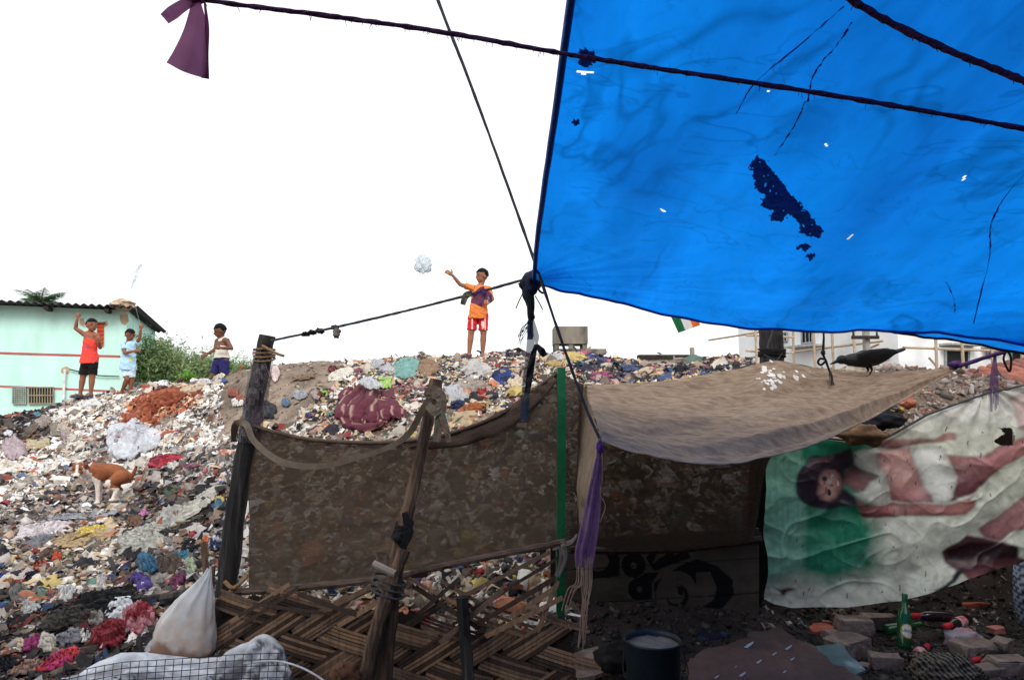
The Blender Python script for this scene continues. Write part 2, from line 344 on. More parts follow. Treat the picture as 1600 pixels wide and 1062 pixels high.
def scatter(name, label, x, y, size, cols, lift=.02, tilt=.35, kinds=None, z=None, matl=None, T=None, smooth=False):
    T = T or TPL
    n = len(x); nrm = HN(x, y); Rm = rotmats(nrm, RNG.uniform(0, 6.28, n), tilt); zz = (H(x, y) if z is None else z)+size*lift
    k = RNG.integers(0, len(T), n) if kinds is None else RNG.choice(kinds, n); V = []; Fc = []; C = []; off = 0
    for t, (p, f) in enumerate(T):
        i = np.nonzero(k == t)[0]
        if not len(i): continue
        s = size[i][:, None]*RNG.uniform(.55, 1.35, (len(i), 3)); q = p[None]*s[:, None, :]
        q = np.einsum('nij,nkj->nki', Rm[i], q)+np.stack([x[i], y[i], zz[i]], 1)[:, None, :]
        m = len(p); V.append(q.reshape(-1, 3)); C.append(np.repeat(cols[i], m, 0))
        fa = np.array(f)[None]+(off+np.arange(len(i))*m)[:, None, None]; Fc.append(fa.reshape(-1, 4)); off += len(i)*m
    V = np.concatenate(V); Fc = np.concatenate(Fc); C = np.concatenate(C)
    me = bpy.data.meshes.new(name); me.vertices.add(len(V)); me.vertices.foreach_set('co', V.ravel())
    me.loops.add(Fc.size); me.loops.foreach_set('vertex_index', Fc.ravel().astype(np.int32)); me.polygons.add(len(Fc))
    me.polygons.foreach_set('loop_start', np.arange(0, Fc.size, 4, dtype=np.int32)); me.update(calc_edges=True)
    if smooth: me.polygons.foreach_set('use_smooth', [True]*len(me.polygons))
    at = me.color_attributes.new('Col', 'FLOAT_COLOR', 'POINT'); at.data.foreach_set('color', np.concatenate([C, np.ones((len(C), 1))], 1).ravel())
    me.materials.append(matl or MATS['scrap']); o = bpy.data.objects.new(name, me); COL.objects.link(o); tag(o, label, kind='stuff'); return o
mat('scrap', rough=.7, var=.28, scale=14, bump=.15, bscale=60, attr=True, transl=.12)
def heap_points(n, x0, x1, y0, y1):
    x = RNG.uniform(x0, x1, n); y = RNG.uniform(y0, y1, n); px, py = PX(np.stack([x, y, H(x, y)], 1))
    k = (px > -60) & (px < 1660); nr = HN(x, y); v = np.stack([x, y, H(x, y)-CAMZ], 1); v /= np.linalg.norm(v, axis=1)[:, None]
    k &= ((nr*v).sum(1) < .12); k &= ~((py > 985) & (px > 385)); k &= (y < 11)
    k &= ~((px > 900) & (py > 850) & (px < 1190)); return x[k], y[k], px[k], py[k]
def pick(z, n):
    c = np.zeros((n, 3))
    for q in PAL:
        i = np.nonzero(z == q)[0]
        if len(i): C, wt = PAL[q]; c[i] = C[RNG.choice(len(C), len(i), p=wt)]
    c = c*np.where(np.isin(z, ['white', 'grey'])[:, None], 1.3, np.where(np.isin(z, ['mixed'])[:, None], 1.15, 1.05))*np.array([1.03, 1., .96])
    return np.minimum(c*RNG.uniform(.8, 1.12, (n, 1)), .92)
x, y, px, py = heap_points(190000, -10, 8, 3.7, 11)
z = zone(px, py, x, y)
keep = np.where(z == 'sand', RNG.uniform(size=len(x)) < .16, True); keep &= ~((y < 4.5) & (x > -1.3))
x, y, px, py, z = (q[keep] for q in (x, y, px, py, z))
size = RNG.lognormal(math.log(.042), .5, len(x)); size = np.clip(size, .014, .14)*np.where(z == 'sand', .7, 1.)
scatter('scattered_garbage', 'small torn paper, cloth and plastic scraps covering the garbage hill', x, y, size, pick(z, len(x)))
x, y, px, py = heap_points(22000, -10, 8, 4.0, 11); z = zone(px, py, x, y)
k = (z != 'sand') & ~((y < 4.5) & (x > -1.3)); x, y, px, py, z = (q[k] for q in (x, y, px, py, z))
size = np.clip(RNG.lognormal(math.log(.10), .35, len(x)), .06, .24)
scatter('scattered_wrappers', 'larger crumpled wrappers and rags lying loose on the garbage hill', x, y, size, pick(z, len(x)), tilt=.25, T=BIG, smooth=True, lift=.12)

# ================================================================== single pieces lying on the heap
def rag(name, label, cat, px, py, w, h, col, ang=0., lump=.05, fold=5., col2=None, rag_=.3, seed=None, group=None, n=22, m='rag_cloth', stripe=None, rise=.02, sq=False, parent=None):
    """a draped, folded piece: outline in photo pixels laid on the heap, folds added along the slope's normal"""
    seed = seed if seed is not None else int(px*7+py*13) % 997
    u, v = np.meshgrid(np.linspace(-1, 1, n), np.linspace(-1, 1, n))
    if sq: a, b_ = u, v
    else: a = u*np.sqrt(1-v*v/2); b_ = v*np.sqrt(1-u*u/2)
    e = 1+rag_*fbm(u*1.5+seed, v*1.5, 0, seed, 2); a, b_ = a*e*w/2, b_*e*h/2; c, s = math.cos(R(ang)), math.sin(R(ang))
    q = G(px+a*c+b_*s, py-a*s+b_*c); nr = HN(q[..., 0], q[..., 1], .2)
    sc = w*np.median(q[..., 1])/F; r = np.maximum(np.abs(u), np.abs(v)); env = np.clip((1-r)*2.2, 0, 1)**.6
    lump = min(lump, .26*h*np.median(q[..., 1])/F+.010); rise = min(rise, .25)
    fa = (seed % 7)*.45-1.2; u2, v2 = u*math.cos(fa)-v*math.sin(fa), u*math.sin(fa)+v*math.cos(fa)
    wu = .35*fbm(u*2, v*2, 0, seed+5); ridge = 1-1.5*np.abs(fbm(u2*fold*.16+wu+seed, v2*fold*.5+wu, 0, seed+1, 2))
    g_ = q+nr*(rise+lump*(.35+.65*ridge)*env*1.0+lump*.16*fbm(u*fold*1.6, v*fold*1.6, 0, seed+3)*env)[..., None]
    cc = np.broadcast_to(desat(lin(col))*.88, (n, n, 3)).copy(); cc *= (1+.16*fbm(u*6, v*6, 0, seed+11))[..., None]
    if stripe is not None: k = (np.sin((u*.5+v*.9+.35*fbm(u*2, v*2, 0, seed))*stripe[1]) > .55); cc[k] = lin(stripe[0])
    if col2 is not None: k = fbm(u*2.2+seed, v*2.2, 0, seed+8) > .25; cc[k] = desat(lin(col2))*.88
    b = MB().grid(g_, cc); o = b.build(name, MATS[m], parent, smooth=True, solid=.004)
    if parent is None: tag(o, label, cat, group)
    return o
mat('rag_cloth', rough=.9, var=.22, scale=18, bump=.3, bscale=90, attr=True, transl=.08)
mat('plastic_film', rough=.35, var=.12, scale=10, bump=.2, bscale=50, attr=True, transl=.35, clear=.18, spec=.5)
PIECES = [
 ('striped_cloth','twisted maroon striped cloth end leading to the leaning stump post','cloth',640,608,56,14,(122,66,80),-4,.05,6,dict(stripe=((180,140,130),14.))),
 ('plastic_bag','white plastic bag lying on the striped blanket','plastic bag',582,622,34,16,(226,228,232),-20,.06,4,dict(m='plastic_film',rise=.16)),
 ('green_packet','green and white snack packet above the striped blanket','packet',603,606,17,17,(150,200,60),0,.02,2,dict(col2=(230,190,190),sq=True,rise=.06)),
 ('teal_cloth','pale teal cloth hanging from the crest left of the standing boy','cloth',636,578,44,28,(110,168,160),18,.09,6,{}),
 ('brown_rag','brown crumpled rag on the crest beside the teal cloth','rag',668,577,34,24,(150,116,84),0,.09,7,{}),
 ('plastic_sheet','white plastic sheet left of the teal cloth near the crest','plastic sheet',606,582,30,16,(222,220,226),8,.05,4,dict(m='plastic_film')),
 ('plastic_bag','frosted plastic bag at the crest above the cream cushion','plastic bag',587,570,30,14,(206,208,216),10,.06,4,dict(m='plastic_film')),
 ('cream_cushion','long cream cushion cover lying on sandy slope','cushion',533,588,46,15,(222,216,200),20,.07,3,dict(rag_=.06)),
 ('black_bag','black bag with red tip behind the cream cushion','bag',520,579,16,9,(36,36,44),10,.06,4,dict(col2=(160,40,50))),
 ('pink_shoe_sole','pale pink shoe sole left of the striped blanket','shoe sole',523,606,16,13,(216,180,172),0,.02,2,dict(rag_=.05)),
 ('green_packet','bright lime green packet on sandy slope','packet',507,618,14,9,(140,210,70),-10,.03,2,{}),
 ('shoe_sole','flat grey pink sole beside the lime packet','shoe sole',494,620,16,12,(176,156,156),-40,.02,2,dict(rag_=.05)),
 ('plastic_bag','pale blue grey plastic scrap on the sandy slope','plastic scrap',469,619,24,13,(190,196,206),5,.04,3,dict(m='plastic_film')),
 ('dark_rag','dark slate rag right of the charred post','rag',422,644,26,26,(62,66,74),0,.07,6,{}),
 ('blue_cup','blue plastic lump on sandy slope right of the dark rag','plastic lump',448,632,13,12,(96,128,164),0,.06,2,dict(rag_=.05)),
 ('blue_ball','dark blue round lump at the foot of the sandy slope','plastic lump',483,652,10,9,(56,62,130),0,.07,2,dict(rag_=.03)),
 ('brown_plank','thin brown plank edge on the sandy slope','plank',475,592,34,7,(140,112,86),8,.03,2,dict(sq=True,rag_=.05)),
 ('pink_sheet','pale pink sheet behind the charred post','cloth',431,586,14,24,(222,196,196),10,.05,4,{}),
 ('plastic_bag','large clear plastic bag full of waste below the standing boy','plastic bag',745,582,46,28,(226,222,220),0,.16,4,dict(m='plastic_film')),
 ('blue_cloth','crumpled navy and royal blue cloth right of the clear bag','cloth',787,594,42,22,(40,70,140),5,.10,8,dict(col2=(30,40,80))),
 ('grey_rag','grey beige rag spread under the clear bag','rag',738,606,56,22,(166,150,138),-6,.07,6,{}),
 ('plastic_bag','pleated white plastic bag right of the stump post','plastic bag',714,620,40,26,(222,224,230),-30,.10,7,dict(m='plastic_film')),
 ('red_cloth','small star shaped red cloth','cloth',756,615,20,14,(176,36,52),10,.05,4,dict(rag_=.5)),
 ('black_shoe','black shoe lying in the middle of the heap','shoe',769,622,22,12,(44,48,60),-10,.07,3,dict(rag_=.08)),
 ('orange_cloth','burnt orange cloth caught on the jute fence edge','cloth',738,645,38,20,(182,94,36),14,.08,5,{}),
 ('yellow_straw','yellow straw tangle above the jute fence','straw',802,618,26,10,(196,168,96),8,.06,9,{}),
 ('beige_cloth','cream torn cloth beside the blue cloth','cloth',806,600,26,22,(214,190,160),-20,.07,6,{}),
 ('navy_rag','navy rag at the foot of the heap near the orange cloth','rag',716,638,26,16,(44,54,96),20,.07,6,{}),
 ('yellow_sack','bright yellow sack on the crest behind the green post','sack',898,560,34,16,(206,176,96),-10,.16,6,{}),
 ('straw_bundle','dry straw bundle below the yellow sack','straw',872,570,38,10,(190,160,90),6,.06,9,{}),
 ('white_sack','white plastic sack on the crest left of the yellow sack','sack',868,561,34,12,(220,220,226),4,.10,5,dict(m='plastic_film')),
 ('blue_bundle','royal blue bundle behind the yellow sack','cloth bundle',930,563,34,9,(60,84,150),-14,.10,5,{}),
 ('magenta_cloth','magenta cloth behind the awning edge','cloth',945,589,40,7,(180,80,130),0,.07,6,{}),
 ('orange_straw','pale orange shredded heap on the crest','shredded paper',1020,584,40,12,(216,180,140),0,.08,9,{}),
 ('black_bag','round black garbage bag on the far crest','garbage bag',1064,578,24,12,(46,50,60),0,.16,4,{}),
 ('black_bag','dark blue black garbage bag nearest the distant dark pole','garbage bag',1122,577,20,9,(52,58,70),0,.14,4,{}),
 ('blue_rag','steel blue rag pile on the far crest','rag',985,578,34,10,(70,90,130),0,.09,6,{}),
 ('dark_rag','dark rag pile left of the pale orange shreds','rag',1000,571,30,8,(48,52,62),0,.10,6,{}),
 # left slope
 ('white_paper_pile','pale blue white paper spread behind the dog','paper',205,688,80,60,(206,208,218),30,.08,9,dict(col2=(184,188,200))),
 ('red_cloth','bright red and pink cloth right of the dog','cloth',258,722,54,20,(196,40,64),10,.08,7,dict(col2=(140,30,50))),
 ('mauve_cloth','flat mauve scrap right of the red cloth','cloth',300,731,22,8,(140,80,106),2,.02,3,{}),
 ('white_scrap','white cloth scrap beside the red cloth','cloth',272,730,22,10,(222,216,210),10,.05,4,{}),
 ('long_cloth','long twisted off white cloth stretching down from the charred post','cloth',305,795,110,20,(196,192,180),36,.09,8,dict(rag_=.18)),
 ('long_cloth','wide crumpled foot of the long off white cloth','cloth',222,848,84,34,(190,188,178),20,.09,9,{}),
 ('grey_cloth','grey wrinkled cloth patch above the long off white cloth','cloth',268,812,50,34,(176,174,170),30,.08,7,{}),
 ('white_cloth','big white and pinkish cloth left of the yellow packet','cloth',62,833,78,26,(226,214,220),14,.10,5,{}),
 ('grey_film','pale grey film strip running above the yellow packet','plastic sheet',140,808,120,9,(196,200,212),6,.03,5,dict(m='plastic_film')),
 ('plastic_sheet','translucent grey sheet under the big white cloth','plastic sheet',62,852,60,18,(160,162,174),10,.05,5,dict(m='plastic_film')),
 ('yellow_packet','bright yellow packet with red print','packet',142,836,56,19,(230,200,50),10,.09,3,dict(rag_=.08)),
 ('tan_cloth','tan cloth under the yellow packet','cloth',125,846,96,20,(196,164,116),8,.06,7,{}),
 ('orange_packet','vivid orange packet on dark scraps below the yellow packet','packet',88,877,13,18,(232,84,34),-20,.05,3,{}),
 ('orange_cloth','orange and maroon cloth scrap left of the vivid packet','cloth',60,890,32,13,(196,74,40),20,.06,5,dict(col2=(120,36,40))),
 ('brown_cloth','dull brown cloth above the vivid orange packet','cloth',76,868,38,16,(112,92,80),35,.06,5,{}),
 ('navy_cloth','navy cloth scrap at the left edge of the dark scraps','cloth',47,906,22,16,(36,42,66),20,.06,5,{}),
 ('blue_scrap','royal blue scrap at the photo left edge','cloth',4,907,14,10,(44,66,150),0,.04,4,{}),
 ('plastic_bag','pink lettered translucent bag on the upper left slope','plastic bag',22,705,40,34,(220,196,204),0,.18,4,dict(m='plastic_film')),
 ('cardboard_piece','tan cardboard piece beside the pink bag','cardboard',60,697,38,16,(196,176,136),4,.03,2,dict(sq=True,rag_=.06)),
 ('stone_block','grey square block half buried on the upper left slope','block',87,674,16,18,(150,138,124),0,.16,2,dict(sq=True,rag_=.04)),
 ('grey_slab','brownish grey lump left of the square block','stone',68,664,26,16,(164,148,140),20,.10,3,{}),
 ('pink_bag','small pinkish bag right of the square block','plastic bag',103,682,14,16,(216,196,196),0,.10,3,dict(m='plastic_film')),
 ('white_sheet','large white paper sheet below the red shirted boy','paper',140,634,36,14,(220,218,216),8,.05,4,{}),
 ('red_cloth','red rag among dark waste near the house','cloth',26,652,16,6,(176,30,50),4,.05,4,{}),
 ('white_ring','white looped cloth on dark waste at left','cloth',14,679,16,8,(220,220,224),0,.03,5,{}),
 ('teal_cloth','teal blue tangled cloth in the dark scraps','cloth',233,884,36,28,(38,112,150),-10,.11,9,dict(col2=(50,90,120))),
 ('purple_cloth','violet crumpled cloth below the teal tangle','cloth',222,915,34,26,(84,66,150),-20,.10,8,{}),
 ('brown_cloth','dark brown cloth sheet right of the teal tangle','cloth',265,888,40,34,(102,84,74),30,.07,6,{}),
 ('teal_cloth','small turquoise scrap left of the stick tops','cloth',292,871,24,12,(30,130,160),10,.07,5,{}),
 ('green_strip','pale green cloth strip above the white sack','cloth',300,890,14,26,(176,196,160),10,.06,4,{}),
 ('maroon_cloth','maroon purple cloth behind the white sack','cloth',280,912,28,18,(120,50,90),40,.07,4,{}),
 ('black_rag','black rag above the stick tops','rag',300,858,34,18,(26,26,32),20,.08,6,{}),
 ('navy_rag','navy and white rag left of the charred post','rag',338,855,20,22,(44,54,96),0,.09,6,dict(col2=(210,210,220))),
 ('orange_scrap','orange scrap left of the charred post','cloth',324,848,9,14,(220,110,50),0,.05,3,{}),
 ('yellow_straw','yellow straw loops by the long off white cloth','straw',345,786,16,14,(214,190,90),20,.05,9,{}),
 ('orange_packet','orange and white packet near the top of the charred post strap','packet',356,710,22,9,(226,120,60),14,.05,4,dict(col2=(220,210,210))),
 ('black_rag','large black cloth heap in the foreground left','cloth',165,946,110,34,(24,24,30),14,.13,7,{}),
 ('charcoal_cloth','charcoal crumpled cloth in the foreground left','cloth',108,972,84,32,(62,56,54),8,.12,8,{}),
 ('white_bag','stuffed smooth white bag behind the red cloth','bag',192,958,56,32,(224,228,236),10,.16,2,dict(rag_=.05)),
 ('red_bundle','shiny dark red stuffed bundle in the foreground','bundle',170,998,60,44,(142,24,44),25,.20,3,dict(rag_=.06)),
 ('red_cloth','dark red patterned cloth between white bag and hanging sack','cloth',218,972,56,44,(150,28,52),30,.12,8,dict(col2=(196,120,132))),
 ('navy_scrap','small navy cap like scrap above the patterned red cloth','cloth',240,953,17,16,(44,54,92),10,.08,3,{}),
 ('grey_cloth','grey knotted cloth left of the white bag','cloth',150,973,28,20,(150,142,138),0,.09,6,{}),
 ('scarlet_cloth','scarlet and pink cloth strip near the wire mesh','cloth',95,1038,84,20,(222,40,50),22,.10,8,dict(col2=(200,30,110))),
 ('magenta_cloth','magenta cloth in the foreground left','cloth',52,1012,30,18,(160,40,110),26,.09,5,{}),
 ('cream_card','cream folded card beside the magenta cloth','card',74,1012,26,26,(206,196,180),-20,.04,2,dict(sq=True,rag_=.06)),
 ('cream_card','small beige card left of the magenta cloth','card',33,1013,14,14,(206,186,156),40,.03,2,dict(sq=True,rag_=.06)),
 ('brown_box','flattened brown box at the lower left','box',22,1031,26,13,(120,84,70),0,.06,2,dict(sq=True,rag_=.05)),
 ('tan_cloth','tan pinkish cloth at the bottom left','cloth',42,1050,60,16,(156,120,106),20,.08,6,{}),
 ('dark_cloth','dark navy cloth at the bottom left corner','cloth',12,1046,30,20,(32,34,48),0,.10,5,{}),
 ('grey_cloth','steel grey crumpled cloth near the white torn paper','cloth',108,1003,50,18,(126,126,136),10,.10,8,{}),
 ('white_scrap','white torn paper above the red bundle','paper',134,1000,18,18,(216,212,208),60,.06,4,{}),
 ('green_cloth','sage green scrap on the left','cloth',63,934,16,20,(120,150,130),-40,.05,4,{}),
 ('orange_scrap','orange scrap beside the sage green one','cloth',78,934,13,11,(200,100,50),0,.05,3,{}),
 ('white_cloth','white torn cloth strip in the middle left','cloth',105,932,30,20,(214,210,210),40,.06,6,{}),
 ('pink_scrap','mauve pink scrap left of the black cloth','cloth',136,932,13,16,(160,70,106),-30,.05,3,{}),
 ('white_cloth','white crumpled cloth at the left middle','cloth',46,955,30,18,(190,188,188),10,.07,8,{}),
 ('white_cloth','pale torn cloth standing above the black cloth','cloth',158,914,14,22,(212,206,208),-30,.07,5,{}),
 ('rope_loop','grey fabric strip under the rope loop','cloth',30,934,30,28,(120,118,116),40,.05,5,{}),
 ('rust_cloth','rust orange cloth near the left edge','cloth',14,916,24,10,(170,90,50),10,.05,4,{}),
 ('pink_scrap','bright pink scrap at mid left slope','cloth',226,805,12,8,(224,120,190),0,.05,3,{}),
 ('brown_straw','rust brown straw patch above the long cloth foot','straw',213,818,30,18,(120,84,60),10,.05,9,{}),
 ('peach_ball','pale peach ball by the long cloth foot','ball',253,853,15,14,(214,176,150),0,.14,2,dict(rag_=.03)),
 ('brick_lump','red brick lump right of the vest boy','brick',366,616,16,12,(160,84,66),0,.09,2,dict(sq=True,rag_=.05)),
 ('brick_lump','second red brick lump lower right of the vest boy','brick',378,627,14,10,(170,92,70),10,.08,2,dict(sq=True,rag_=.05)),
 ('white_board','white board scrap left of the charred post top','board',374,631,20,11,(230,226,222),12,.03,2,dict(sq=True,rag_=.04)),
 ('cream_sack','cream fluffy sack in front of the vest boy','sack',343,588,20,14,(230,218,190),0,.16,5,{}),
 ('pale_sack','pale grey sack left of the cream fluffy sack','sack',318,598,24,12,(214,212,216),-6,.12,4,{}),
 ('blue_scrap','blue scrap right of the cream sack','cloth',350,598,12,7,(80,104,160),0,.06,3,{}),
 ('tan_sheet','long tan sheet on the crest below the vest boy','cardboard',305,608,50,12,(206,180,150),24,.05,3,{}),
 ('white_rag','white rag standing up on the crest left of the bushes','rag',256,601,18,10,(226,226,230),0,.12,4,{}),
 ('dark_bag','dark bag between the red shirted and blue shirted boys','bag',165,615,16,6,(60,60,70),0,.08,4,{}),
 ('orange_shreds','rusty orange shredded foam pile below the bushes','shredded foam',250,629,80,26,(176,88,44),24,.10,10,dict(col2=(150,66,34))),
 ('orange_shreds','smaller orange shreds downhill of the rusty pile','shredded foam',218,648,40,14,(170,84,50),30,.07,10,dict(col2=(200,120,80))),
]
for p in PIECES:
    name, label, cat, px, py, w_, h_, col, ang, lump, fold, kw = p
    kw = dict(kw); kw.setdefault('n', 40 if w_ > 50 else 22); rag(name, label, cat, px, py, w_, h_, col, ang, lump, fold, **kw)

# the striped blanket: thick folds heaped on each other
t = thing('striped_blanket', G(582, 672), 'crumpled maroon striped blanket in the middle of the heap', 'blanket')
mat('blanket', rough=.95, var=.2, scale=20, bump=.4, bscale=120, attr=True)
def fold(pts, r, ph, k=9):
    q = np.array([G(a, c) for a, c in pts]); nr = HN(q[:, 0], q[:, 1], .2); c = crom(q+nr*r*.75, 44); b = MB(); b.tube(c, r*np.interp(np.linspace(0, 1, 44), [0, .12, .5, .88, 1], [.35, .9, 1.1, .95, .4])*(1+.12*vnoise(np.arange(44)*.35, 0, 0, int(ph*90))), 20, flat=.6, rough=.0)
    V = b.v[0]; b.v[0] = V+.16*r*fbm(V[:, :1]*14, V[:, 1:2]*14, V[:, 2:]*14, 7)
    n = 44*20; i = np.arange(n); a_ = (i % 20)/20.; l = (i//20)/43.; w1 = np.mod(a_*6+ph+.3*l, 1.); col = np.where((w1 < .09)[:, None], lin((170, 140, 128)), np.where(((w1 > .3) & (w1 < .34))[:, None], lin((130, 84, 92)), lin((92, 42, 55)))); b.c = [col]
    b.build('blanket_fold', MATS['blanket'], t, smooth=True)
for pts, r, ph in [([(572,600),(560,618),(545,632),(535,650),(540,664)], .085, 0), ([(578,604),(568,628),(552,648),(552,668)], .09, .3), ([(584,610),(580,636),(566,656),(560,672)], .10, .5), ([(548,612),(538,622),(540,636)], .07, .1), ([(576,632),(586,650),(588,668)], .09, .7), ([(588,630),(604,646),(606,664)], .085, .2), ([(600,622),(616,640),(620,658)], .08, .9), ([(536,652),(552,672),(580,676),(604,668)], .085, .4), ([(606,628),(612,618),(614,608)], .06, .6), ([(560,606),(580,598),(600,604)], .055, .35), ([(566,614),(556,634),(546,656)], .06, .15), ([(592,640),(598,656),(598,670)], .06, .55), ([(612,632),(626,648),(628,660)], .06, .05), ([(570,640),(574,656),(572,672)], .06, .25), ([(585,614),(600,618),(614,628)], .05, .8)]: fold(pts, r*.74, ph)
rag('blanket_spread', None, None, 582, 642, 92, 64, (104,48,62), -8, .05, 5, stripe=((180,140,128), 26.), parent=t, n=34)
# ================================================================== fence of jute sacking
JUTE = lin((134, 114, 98))
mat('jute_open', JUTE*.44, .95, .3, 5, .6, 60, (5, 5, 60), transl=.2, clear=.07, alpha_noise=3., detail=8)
mat('jute', lin((182, 158, 138)), .95, .3, 9, .9, 60, (2, 9, 2), transl=.15, col2=lin((158, 134, 114)), c2amt=.54, detail=9)
mat('jute_hem', lin((92, 76, 66)), .95, .25, 12, .4, 90)
mat('charred_wood', lin((44, 42, 43)), .8, .6, 5, 1., 30, (6, 6, .6), col2=lin((78, 74, 72)), c2amt=.6)
mat('old_wood', lin((112, 88, 72)), .85, .5, 5, .8, 30, (6, 6, .7), col2=lin((66, 54, 48)), c2amt=.52)
mat('dark_wood', lin((52, 44, 42)), .9, .5, 5, .8, 30, (5, 5, .7))
mat('rail_wood', lin((96, 80, 72)), .9, .45, 6, .8, 30, (.7, 6, 6))
mat('rope_grey', lin((70, 72, 78)), .9, .3, 40, .6, 120)
mat('rope_black', lin((24, 24, 28)), .9, .3, 40, .6, 120)
mat('rope_tan', lin((150, 118, 88)), .9, .3, 40, .6, 120)
mat('strap_web', lin((112, 100, 88)), .85, .25, 14, .3, 150)
mat('film_grey', lin((110, 100, 110)), .25, .5, 12, .8, 30, (3, 3, .6), clear=.62, alpha_noise=8, spec=.7)
def band(b, pts, wpx, n=30, col=None, tw=0., seed=1, sag=.004):
    """flat ribbon along pixel+depth points, width in photo pixels, standing towards the camera"""
    c = crom([P(*p) for p in pts], n); t = np.gradient(c, axis=0); s = np.cross(t, c-np.array([0, 0, CAMZ])); s /= np.linalg.norm(s, axis=1)[:, None]
    wd = np.interp(np.linspace(0, 1, n), np.linspace(0, 1, len(np.atleast_1d(wpx))), np.atleast_1d(wpx))*c[:, 1]/F/2
    k = np.linspace(-1, 1, 5); nn = np.cross(s, t); nn /= np.linalg.norm(nn, axis=1)[:, None]
    g = c[:, None]+s[:, None]*(wd[:, None]*k)[..., None]+nn[:, None]*(sag*fbm(np.arange(n)[:, None]*.4, k*1.5, 0, seed)+tw*wd[:, None]*k)[..., None]
    return b.grid(g, col)
base = lambda px, d: np.array([*P(px, 800, d)[:2], 0.])
def rope_pts(pts, n=60): return crom([P(*p) for p in pts], n)
# --- charred corner post
t = thing('corner_post', P(345, 1016, 4.3), 'charred leaning timber post at the left end of the jute fence', 'post')
path = crom([P(341, 1030, 4.3), P(352, 930, 4.3), P(370, 790, 4.3), P(390, 670, 4.3), P(405, 590, 4.3), P(418, 524, 4.3)], 26)
MB().tube(path, np.linspace(.066, .05, 26), 9, rough=.1).build('shaft', MATS['charred_wood'], t, smooth=False)
pw = crom([P(388, 690, 4.3), P(402, 610, 4.3), P(413, 548, 4.3)], 18)
MB().tube(pw, np.linspace(.075, .062, 18), 22, rough=.12, cap=False).build('plastic_wrap', MATS['film_grey'], t, smooth=False)
b = MB()
for k in range(4): a = np.linspace(0, 6.5, 24); c = P(413, 546+k*5, 4.3); b.tube(c+np.stack([np.cos(a)*.064, np.sin(a)*.064, (.006*k)*np.sin(a)], 1), .006, 6)
b.tube(crom([P(410, 540, 4.22), P(432, 552, 4.2), P(444, 556, 4.2)], 12), .009, 6); b.build('rope_lashing', MATS['rope_tan'], t)
b = MB(); b.tube(crom([P(351, 908, 4.22), P(364, 918, 4.2), P(381, 905, 4.22), P(386, 896, 4.3)], 14)-[0, .0, 0], .012, 6); b.tube(crom([P(328, 936, 4.24), P(345, 936, 4.2), P(362, 922, 4.2)], 14), .013, 6); b.build('rope_tie', MATS['rope_tan'], t)
# --- jute sheet
top = [(385,662,4.27),(470,684,4.24),(560,691,4.2),(640,688,4.16),(700,678,4.12),(780,648,4.07),(830,612,4.03),(872,582,3.99)]
bot = [(388,917,4.27),(470,915,4.24),(560,903,4.2),(640,891,4.16),(700,882,4.12),(780,868,4.07),(830,858,4.03),(872,848,3.99)]
mid = [(a[0]*.5+c[0]*.5+(4 if i == 0 else 0), a[1]*.5+c[1]*.5, a[2]+.03) for i, (a, c) in enumerate(zip(top, bot))]
g = net([[P(*p) for p in r] for r in (top, mid, bot)], 150, 70)
uu, vv = np.meshgrid(np.linspace(0, 1, 150), np.linspace(0, 1, 70))
g = g+gnormal(g)*(.014*fbm(uu*6+vv*2, vv*5, 0, 31)+.006*np.sin((uu*9+vv*14))*(1-vv)+.004*fbm(uu*30, vv*6, 0, 33))[..., None]
t = thing('jute_fence', base(630, 4.15), 'brown see-through jute sacking stretched between charred post and green post', 'fence')
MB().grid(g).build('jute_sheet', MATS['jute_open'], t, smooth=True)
b = MB(); b.tube(g[0]+np.array([0, -.012, .0]), .018, 8, flat=.7, rough=.12); b.build('rolled_hem', MATS['jute_hem'], t, smooth=True)
hh = [(640,700,4.13),(720,684,4.08),(790,655,4.03),(835,622,4.0),(868,592,3.97)]
b = MB(); band(b, hh, [6, 26, 30, 22, 8], 40, seed=5, sag=.012); b.build('hem_fold', MATS['jute_hem'], t, smooth=True, solid=.003)
# --- rails
MB().tube(crom([P(358,925,4.23),P(450,919,4.2),P(560,908,4.16),P(668,894,4.1)], 30), .022, 8, rough=.15).build('fence_rail', MATS['rail_wood'], None)
o = bpy.data.objects['fence_rail']; tag(o, 'rough wooden rail under the jute left of the lashed posts', 'rail')
o = MB().tube(crom([P(640,897,3.98),P(700,882,3.96),P(780,866,3.93),P(884,846,3.9)], 30), .02, 8, rough=.12).build('bamboo_rail', MATS['rail_wood']); tag(o, 'bamboo rail under the jute right of the lashed posts', 'rail')
# --- lashed middle posts
o = thing('leaning_pole', base(590, 3.9), 'thin leaning brown pole with stump top, lashed in the middle of the fence', 'pole')
pth = crom([P(682,592,3.95),P(672,640,3.95),P(655,720,3.94),P(636,800,3.92),P(620,880,3.9),P(606,980,3.88),P(598,1072,3.87)], 34)
MB().tube(pth, np.interp(np.linspace(0, 1, 34), [0, .08, .12, .5, 1], [.036, .046, .034, .036, .055]), 9, rough=.1).build('shaft', MATS['old_wood'], o)
b = MB()
for k in range(7): a = np.linspace(0, 6.6, 20); c = P(632-k*.9, 818+k*3.5, 3.92); b.tube(c+np.stack([np.cos(a)*.046, np.sin(a)*.046, .01*np.sin(a*1.0+k)], 1), .008, 6)
b.ell(P(626, 838, 3.9), (.05, .05, .05), noise=.3); band(b, [(632, 800, 3.86), (638, 830, 3.85), (628, 858, 3.85)], [8, 16, 10], 14, seed=4); b.build('black_rag_tie', MATS['rope_black'], o)
o = thing('thick_pole', base(575, 3.82), 'thick brown pole lashed in front of the leaning pole', 'pole')
pth = crom([P(632,858,3.86),P(612,910,3.83),P(590,980,3.8),P(566,1086,3.78)], 24)
